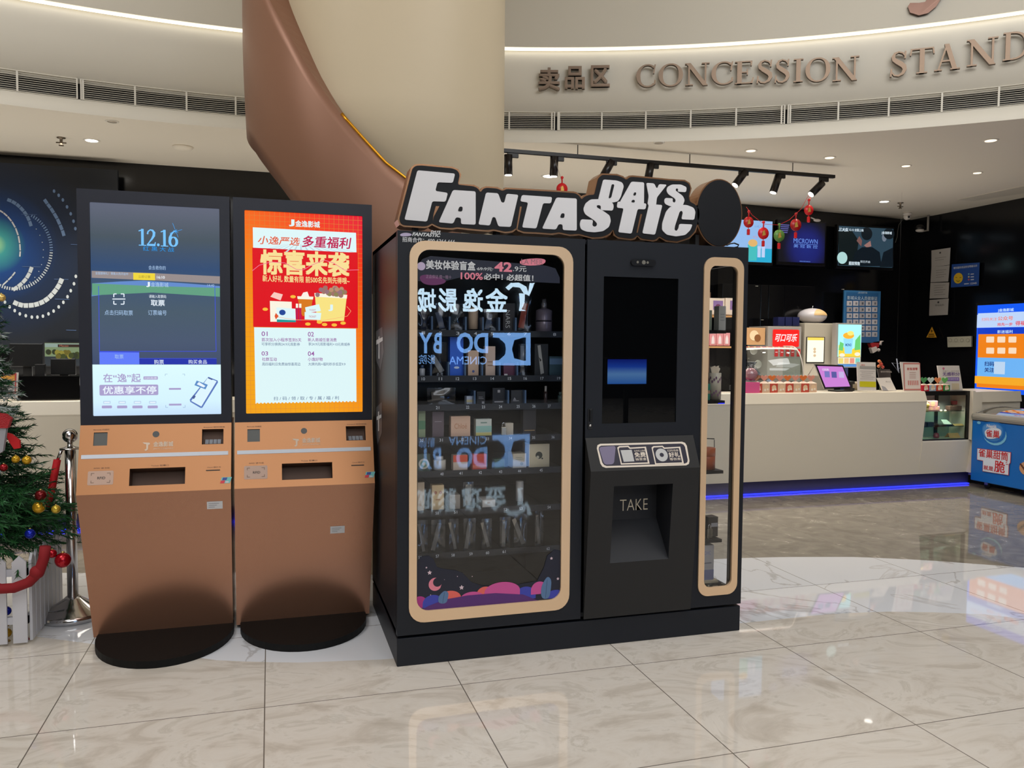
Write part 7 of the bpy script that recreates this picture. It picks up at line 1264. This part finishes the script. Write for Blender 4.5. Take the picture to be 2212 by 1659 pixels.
def seg(cx, cy, r0, r1, a0, a1, m_, n=6, l=1, ey=1.0):
    P_ = [(cx+r1*math.cos(math.radians(a0+(a1-a0)*k/n)), cy+r1*ey*math.sin(math.radians(a0+(a1-a0)*k/n))) for k in range(n+1)]; Q_ = [(cx+r0*math.cos(math.radians(a0+(a1-a0)*k/n)), cy+r0*ey*math.sin(math.radians(a0+(a1-a0)*k/n))) for k in range(n+1)]; g.ppoly((P_+Q_[::-1])[::-1], m_, l)
ccx, ccy = 12, 550
# outer dots
dots = [(136, 432), (145, 447), (153, 462), (159, 478), (163, 494), (164, 597), (160, 613), (153, 628), (146, 641), (137, 653), (127, 663), (116, 672), (105, 678), (93, 683), (81, 685), (69, 685), (56, 682), (43, 678), (32, 671), (21, 663), (11, 653), (127, 422), (117, 413)]
for x, y in dots: g.pcirc(x, y, 2.9, pr1 if y > 560 else pr2, 2, ryp=3.9, n=12)
for P_ in ([(96, 431), (103, 441), (110, 450), (117, 461), (124, 473), (130, 486), (135, 498), (139, 511)],): 
    for (a, b), (c_, d) in zip(P_, P_[1:]):
        dx, dy = c_-a, d-b; L_ = math.hypot(dx, dy); nx, ny = -dy/L_*3.5, dx/L_*3.5; g.ppoly([(a+nx, b+ny), (c_-dx*.1+nx, d-dy*.1+ny), (c_-dx*.1-nx, d-dy*.1-ny), (a-nx, b-ny)], pr2, 2)
def chain(P_, w, m_):
    for (a, b), (c_, d) in zip(P_, P_[1:]):
        dx, dy = c_-a, d-b; L_ = math.hypot(dx, dy); nx, ny = -dy/L_*w, dx/L_*w; g.ppoly([(a+nx, b+ny), (c_-dx*.12+nx, d-dy*.12+ny), (c_-dx*.12-nx, d-dy*.12-ny), (a-nx, b-ny)], m_, 2)
chain([(134, 602), (129, 614), (122, 625), (114, 635), (105, 644), (95, 651), (84, 656), (73, 659), (61, 660), (50, 660), (39, 657), (28, 652)], 5, pr1); chain([(16, 431), (26, 435), (36, 441), (44, 448), (52, 457), (59, 467), (64, 478), (68, 490)], 3.6, pr2); chain([(69, 577), (64, 590), (57, 602), (48, 612), (38, 620), (27, 627)], 4, pr1)
chain([(0, 455), (8, 460), (17, 468), (26, 479), (34, 493), (40, 510), (43, 527), (44, 543), (43, 556)], 1.6, mat('ring_arc', (190, 190, 194), .5)); chain([(33, 588), (26, 597), (17, 606), (5, 617)], 1.6, pr1)
for k in range(46):
    q = math.radians(-62+k*3.9); x, y = 32+79*math.cos(q), 540+84*math.sin(q); dx, dy = math.cos(q)*3.4, math.sin(q)*3.4; g.pline([(x-dx, y-dy), (x+dx, y+dy)], .010, pr1 if k > 16 else pr2, 2)
for k in range(14): q = math.radians(-40+k*12); g.pcirc(28+66*math.cos(q), 545+78*math.sin(q), 1.1, pr1, 2, n=6)
for a, b, y in ((46, 80, 463), (48, 88, 576), (117, 148, 603), (119, 150, 646), (153, 170, 528), (143, 165, 713)): g.pline([(a, y), (b, y+.8)], .006, pr3, 2)
t.part('ring_print', m, 'pale ring graphics')
bk = mat('monitor_black', (14, 15, 18), .4)
def mon(x0, y0, x1, y1, yy, label, dep=.03, z=CT):
    u0, v0, u1, v1 = px_box(x0, y0, x1, y1, yy); t = Thing('till_monitor', label, 'monitor', ((u0+u1)/2, yy, z), 'tills seen from behind on the left counter'); m = MB(); m.box((u0, yy, v0), (u1, yy+dep, v1), bk, .006); t.part('back_shell', m); m = MB(); m.box(((u0+u1)/2-.03, yy+.03, z), ((u0+u1)/2+.03, yy+.06, v0+.05), bk); m.box(((u0+u1)/2-.1, yy, z), ((u0+u1)/2+.1, yy+.16, z+.012), bk); t.part('foot', m)
mon(20, 742, 92, 792, 6.95, 'larger black till monitor seen from behind near the tree'); mon(109, 775, 163, 810, 6.93, 'lower black till monitor beside the left kiosk')
fbox('card_terminal', 75, 787, 96, 812, 6.82, .05, bk, 'small black card terminal between the two till monitors', 'terminal', z=CT); fbox('counter_screen', 36, 812, 172, 855, 6.80, .05, mat('gloss_black', (8, 8, 10), .12), 'low glossy black counter panel left of the kiosk', 'panel', z=CT)
def foodpic(g):
    g.prect(97, 742, 172, 750, E_('fp_sky', (150, 170, 160), .8), 1); g.prect(125, 744, 172, 750, E_('fp_dark', (50, 30, 20), .8), 2); g.ptext('Macao', 129, 744.5, 148, 749, E_('fp_pink', (180, 110, 90), .9), 3)
    random.seed(2)
    for i in range(22): g.pcirc(102+random.random()*68, 760+random.random()*10, 6, E_('fp%d' % (i % 4), [(60, 70, 20), (110, 100, 30), (40, 50, 24), (150, 140, 50)][i % 4], .8), 2+.1*i, n=9)
u0, v0, u1, v1 = px_box(97, 741, 172, 790, 8.5); t = Thing('wall_screen', 'small wall screen with a green food picture left of the kiosks', 'screen', ((u0+u1)/2, 8.53, v0)); m = MB(); m.box((u0-.01, 8.5, v0-.01), (u1+.01, 8.55, v1+.01), bk); t.part('housing', m); m = MB(); g = G((0, 8.498, 0), X, Z, m, .001); g.rect((u0, (v0+v1)/2-.05, u1, v1), E_('fp_bg', (130, 150, 110), .8), 0); g.rect((u0, v0, u1, (v0+v1)/2-.02), E_('fp_low', (36, 46, 54), .8), 1); foodpic(g); t.part('picture', m)
stand('sign_stand', ((-10, 805), (37, 805), (37, 861), (-10, 861)), 6.76, .012, acr, 'red and orange framed counter sign partly hidden by the Christmas tree', 'sign', lambda g: [g.prect(-8, 806, 35, 850, dk_('redf', (190, 60, 56)), 1), g.prect(-4, 810, 32, 822, dk_('orangef', (226, 160, 60)), 2), g.prect(-4, 823, 32, 846, dk_('greyf', (196, 190, 190)), 2), g.pcirc(22, 834, 4, dk_('rosef', (206, 120, 120)), 3)])
# ================================================================ stanchion, rope, planter fence, Christmas tree
chrome = mat('chrome', (0, 0, 0)); rope = mat('rope_red', (196, 14, 26), .75, bump=.4, nscale=60)
sx, sy_ = -.999, 4.66; t = Thing('stanchion', 'polished chrome stanchion post with a ball top beside the left kiosk', 'stanchion', (sx, sy_, 0))
m = MB(); m.lathe([(.155, 0), (.155, .028), (.148, .034), (.08, .075), (.045, .10), (.034, .11)], chrome, (sx, sy_, 0), 48); t.part('base', m); m = MB(); m.lathe([(.026, .10), (.026, .885)], chrome, (sx, sy_, 0), 28); t.part('post', m)
m = MB(); m.lathe([(.05, .885), (.05, .891), (.026, .896), (.012, .905), (.014, .925)], chrome, (sx, sy_, 0), 28); t.part('collar', m); m = MB(); m.sphere((sx, sy_, .955), .037, chrome, 22); t.part('ball_finial', m)
hk = [(sx-.035, sy_-.02, .885), (sx-.045, sy_-.02, .86), (sx-.055, sy_-.025, .83)]; t = Thing('barrier_rope', 'red velvet barrier rope hooked on the chrome stanchion', 'rope', hk[0])
m = MB(); m.tube(hk, .008, chrome, 8); t.part('hook', m); R_ = [(sx-.055, sy_-.025, .835), (sx-.07, sy_-.03, .75), (sx-.08, sy_-.04, .68), (sx-.10, sy_-.06, .60)]; m = MB(); m.tube(R_, .018, rope, 12); t.part('rope', m)
R2 = [at(*p, Y=4.20) for p in ((98, 1180), (95, 1205), (85, 1235), (62, 1258), (30, 1270), (0, 1272), (-40, 1262), (-90, 1230))]; t = Thing('barrier_rope', 'thick dark red rope sagging in front of the white picket fence', 'rope', R2[0]); m = MB(); m.tube(R2, .024, mat('rope_dark_red', (132, 8, 20), .8), 12); t.part('rope', m); m = MB(); m.sphere(at(80, 1236, Y=4.2), .032, mat('rope_dark_red', (0, 0, 0)), 10); t.part('knot', m)
fw_ = mat('fence_white', (206, 206, 212), .5); fyy, fx1 = 4.28, -1.10; t = Thing('picket_fence', 'low white picket fence box around the Christmas tree', 'fence', (-1.45, 4.6, 0))
xf = [fx1-.045-.085*i for i in range(9)]
def picket(c, along, yv):
    m = MB(); w_ = .03
    if along == 'x': m.prism([(c-w_, yv, .012), (c+w_, yv, .012), (c+w_, yv, .40), (c, yv, .43), (c-w_, yv, .40)], (0, .012, 0), fw_)
    else: m.prism([(yv, c-w_, .012), (yv, c+w_, .012), (yv, c+w_, .40), (yv, c, .43), (yv, c-w_, .40)], (-.012, 0, 0), fw_)
    t.part('picket', m)
for x in xf: picket(x, 'x', fyy)
for i in range(8): picket(fyy+.06+.075*i, 'y', fx1)
for z in (.10, .33): m = MB(); m.box((-1.82, fyy+.012, z), (fx1-.012, fyy+.03, z+.035), fw_); t.part('rail', m); m = MB(); m.box((fx1-.03, fyy+.012, z), (fx1-.012, fyy+.62, z+.035), fw_); t.part('rail', m)
TX, TY = -1.50, 4.62; t = Thing('christmas_tree', 'decorated artificial Christmas tree with frosted tips at the left edge', 'tree', (TX, TY, 0)); m = MB(); m.tube([(TX, TY, 0), (TX, TY, 2.0)], [.035, .012], mat('trunk', (60, 44, 30), .8), 10); t.part('trunk', m)
random.seed(11); f1 = MB(); f2 = MB(); gr = [mat('needle_a', (26, 74, 40), .6), mat('needle_b', (40, 100, 50), .6), mat('needle_c', (20, 52, 34), .6)]; sn = mat('needle_frost', (196, 206, 204), .7)
def twig(mb, a, d, L, mats, nn, nl):
    side = d.cross(Z); side = side.normalized() if side.length > .1 else X; up = side.cross(d).normalized(); mb.tube([a, a+d*L], [.003, .0015], mats[0], 4, smooth=False)
    for i in range(nn):
        s = (i+.5)/nn; q = random.uniform(0, 6.283); o = (side*math.cos(q)+up*math.sin(q)); p = a+d*L*s; tip = p+(o*.75+d*.65)*nl*random.uniform(.7, 1.1); w_ = d.cross(o).normalized()*.0034; mb.face([p-w_, p+w_, tip], random.choice(mats))
rad = lambda z: interp([(0, .36), (.42, .43), (.6, .47), (.72, .42), (.85, .32), (1.16, .25), (1.4, .20), (1.66, .17), (2.0, .03), (3, .0)], z)
for k in range(420):
    z = .42+1.5*(k/420)**1.05; a = k*2.39996; R0 = rad(z)*random.uniform(.82, 1.06); d = Vector((math.cos(a), math.sin(a), random.uniform(-.25, .12))).normalized(); st0 = Vector((TX, TY, z+.04)); frost = (z > 1.05 and random.random() < .55) or random.random() < .06
    for j in range(7):
        s = .3+.68*j/7; p = st0+d*R0*s; dd = (d+Vector((random.uniform(-.8, .8), random.uniform(-.8, .8), random.uniform(-.45, .35)))).normalized(); fr_ = frost and j > 3
        twig(f2 if fr_ else f1, p, dd, R0*.24+.03, [sn, sn, gr[1]] if fr_ else gr, 26, .034)
for k in range(150):      # fuller, brighter drooping lower boughs
    z = .40+.26*random.random(); a = k*2.39996; R0 = .47*random.uniform(.8, 1.1); d = Vector((math.cos(a), math.sin(a), random.uniform(-.35, .05))).normalized(); st0 = Vector((TX, TY, z+.08))
    for j in range(6):
        p = st0+d*R0*(.4+.6*j/6); dd = (d+Vector((random.uniform(-.7, .7), random.uniform(-.7, .7), random.uniform(-.5, .3)))).normalized(); twig(f1, p, dd, .13, [gr[1], gr[1], gr[0]], 28, .036)
t.part('foliage', f1); t.part('frosted_tips', f2, 'white frosted branch tips')
def bauble(x, y, r, c, label, metal=.6, yy=None):
    yv = yy or 4.35; p = at(x, y, Y=yv); R = r*(p-CAM).length/F_PX; tb = Thing('bauble', label, 'bauble', p+Z*R, 'baubles on the Christmas tree'); m = MB(); m.sphere(p, R, mat('bauble_%d_%d_%d' % c, c, .16, metal), 18); tb.part('ball', m); m = MB(); m.lathe([(R*.22, R*.92), (R*.22, R*1.18), (R*.1, R*1.2)], mat('bauble_cap', (210, 190, 120), .3, metal=.8), p, 10); tb.part('cap', m)
RC, GC, BC = (176, 16, 34), (214, 166, 40), (30, 50, 190)
for x, y, r, c, lab in ((136, 1210, 14, RC, 'big red bauble hanging lowest at the right of the tree'), (88, 1070, 10, (120, 20, 26), 'dark red bauble on the right edge of the tree'), (84, 1096, 11, GC, 'gold bauble beneath the dark red one'), (121, 1100, 8, (220, 190, 70), 'small gold bauble beside the red rope'), (65, 1153, 9, BC, 'blue bauble low on the tree'), (113, 1196, 8, RC, 'small red bauble left of the lowest one'), (58, 994, 8, GC, 'gold bauble at mid height on the right side'), (34, 992, 7, GC, 'small gold bauble left of another gold one at mid height'), (3, 643, 7, (226, 190, 110), 'pale gold bauble near the top at the photo edge'), (8, 1010, 7, (150, 20, 30), 'dull red bauble at mid height by the photo edge')): bauble(x, y, r, c, lab, .5)
# red bow and stocking
felt = mat('felt_bright_red', (200, 20, 28), .7); m = MB(); q = [at(*p, Y=4.25) for p in ((10, 935), (24, 938), (42, 952), (43, 968), (30, 970), (20, 955))]; m.prism([tuple(p) for p in reversed(q)], (0, .02, 0), felt); single('red_bow', m, 'red felt bow ribbon on the tree at mid height', 'bow', q[0]); m = MB(); q = [at(*p, Y=4.2) for p in ((-14, 893), (10, 895), (23, 905), (16, 925), (-6, 925))]; m.prism([tuple(p) for p in reversed(q)], (0, .04, 0), mat('glitter_red', (170, 20, 30), .5, bump=.8, nscale=200)); t = Thing('stocking', 'glittery red and grey stocking hanging on the tree edge', 'stocking', q[0]); t.part('foot', m); m = MB(); q = [at(*p, Y=4.205) for p in ((-10, 922), (14, 922), (6, 975), (-10, 985))]; m.prism([tuple(p) for p in reversed(q)], (0, .03, 0), mat('felt_grey', (150, 150, 156), .8)); t.part('cuff', m)
for i, (x, y, z_, c) in enumerate(((14, 1320, .16, BC), (12, 1345, .1, GC), (15, 1367, .06, GC), (14, 1390, .03, (196, 160, 90)), (53, 1340, .12, RC), (54, 1385, .04, RC))): bauble(x, y, 8, c, ['blue bauble inside the picket fence', 'gold bauble below the blue one inside the fence', 'second gold bauble inside the fence', 'pale gold bauble lowest inside the fence', 'red bauble behind the right hand gap of the fence', 'red bauble at the foot of the fence gap'][i], .5, 4.36)

# ================================================================ lobby behind the photographer: lit signs that the glass mirrors
WY = -13.0
def mir(px, py):     # where a point seen mirrored in the machine's glass stands on the far wall
    yv = 2*(VY+.004)-WY; p = at(px, py, Y=yv); return p.x, p.z
sgl = mat('sign_glow', (205, 235, 255), emit=12); sgb = mat('sign_glow_blue', (130, 185, 255), emit=8); sgs = mat('sign_side', (150, 170, 180), .5)
t = Thing('lit_wall_sign', 'glowing white cinema name letters on the far lobby wall, seen mirrored in the glass door', 'sign', (mir(1065, 645)[0], WY, 3.0)); Un = -X
def mtext(t, name, s, x0, y0, x1, y1, mm, bold=.02):   # x0 is the left end on the wall as read from the hall, the larger pixel in the mirror
    a, zt0 = mir(x0, y0); b, zb0 = mir(x1, y1); m = MB(); O_ = Vector((a, WY+.12, 0)); text3d(m, s, O_, Un, Z, (0, zb0, abs(a-b), zt0), .1, mm, sgs, bold=bold); t.part(name, m)
for ch, x0, x1 in (('金', 1094, 1046), ('逸', 1041, 997), ('影', 985, 944), ('城', 940, 900)): mtext(t, 'character', ch, x0, 624, x1, 674, sgl, .03)
m = MB(); P_ = [mir(*p) for p in ((1089, 622), (1100, 612), (1118, 611), (1134, 620), (1138, 632), (1152, 612), (1141, 612), (1150, 617), (1140, 640), (1128, 634), (1120, 622), (1105, 620), (1096, 628))]
m.face([(a, WY+.12, b) for a, b in P_], sgl); P_ = [mir(*p) for p in ((1118, 634), (1131, 635), (1130, 655), (1124, 668), (1134, 672), (1118, 672), (1120, 655))]; m.face([(a, WY+.12, b) for a, b in P_], sgl); t.part('emblem', m)
t = Thing('lit_wall_sign', 'glowing blue letters and square emblem on the far wall, mirrored in the glass door', 'sign', (mir(1065, 755)[0], WY, 1.6))
mtext(t, 'lettering', 'DO', 1052, 719, 984, 763, sgb, .03); mtext(t, 'lettering', 'CINEMA', 1049, 770, 968, 787, sgb, 0); mtext(t, 'lettering', 'Y', 932, 719, 903, 763, sgb, .03); mtext(t, 'lettering', 'B', 952, 719, 934, 763, sgb, .03); mtext(t, 'lettering', '影院', 938, 766, 903, 786, sgb, .0)
m = MB()
def mp(*pts): m.face([(mir(*p)[0], WY+.12, mir(*p)[1]) for p in pts], sgb)
mp((1143, 719), (1143, 789), (1133, 789), (1133, 719)); mp((1133, 719), (1133, 729), (1128, 729), (1108, 735), (1103, 719)); mp((1133, 789), (1133, 779), (1128, 779), (1108, 774), (1103, 789)); mp((1103, 719), (1108, 735), (1103, 754), (1108, 774), (1103, 789), (1098, 789), (1094, 754), (1098, 719)); mp((1062, 719), (1098, 719), (1094, 754), (1098, 789), (1062, 789), (1062, 779), (1075, 778), (1088, 766), (1090, 754), (1088, 742), (1075, 730), (1062, 729)); t.part('emblem', m)
# blue ticket monitor mirrored in the dark service screen
def mir2(px, py, yw): p = at(px, py, Y=2*(VY+.006)-yw); return p.x, p.z
a = [mir2(*p, -2.5) for p in ((1313, 776), (1396, 778), (1396, 829), (1312, 828))]; lx0, lx1, lz0, lz1 = min(q[0] for q in a), max(q[0] for q in a), min(q[1] for q in a), max(q[1] for q in a)
t = Thing('lobby_monitor', 'blue lit lobby monitor mirrored in the black service screen', 'monitor', ((lx0+lx1)/2, -2.53, 0))
m = MB(); m.box((lx0-.02, -2.54, lz0-.02), (lx1+.02, -2.502, lz1+.02), bk); t.part('housing', m); m = MB(); m.box(((lx0+lx1)/2-.03, -2.54, .02), ((lx0+lx1)/2+.03, -2.51, lz0), bk); m.box(((lx0+lx1)/2-.2, -2.7, 0), ((lx0+lx1)/2+.2, -2.35, .02), bk); t.part('stand', m)
m = MB(); mbm = grad_emit('monitor_blue', lz0, lz1, [(0, (60, 130, 235)), (.4, (120, 180, 255)), (.7, (40, 90, 220)), (1, (20, 40, 160))], 5); m.face([(lx1, -2.5, lz0), (lx0, -2.5, lz0), (lx0, -2.5, lz1), (lx1, -2.5, lz1)], mbm); t.part('screen', m)
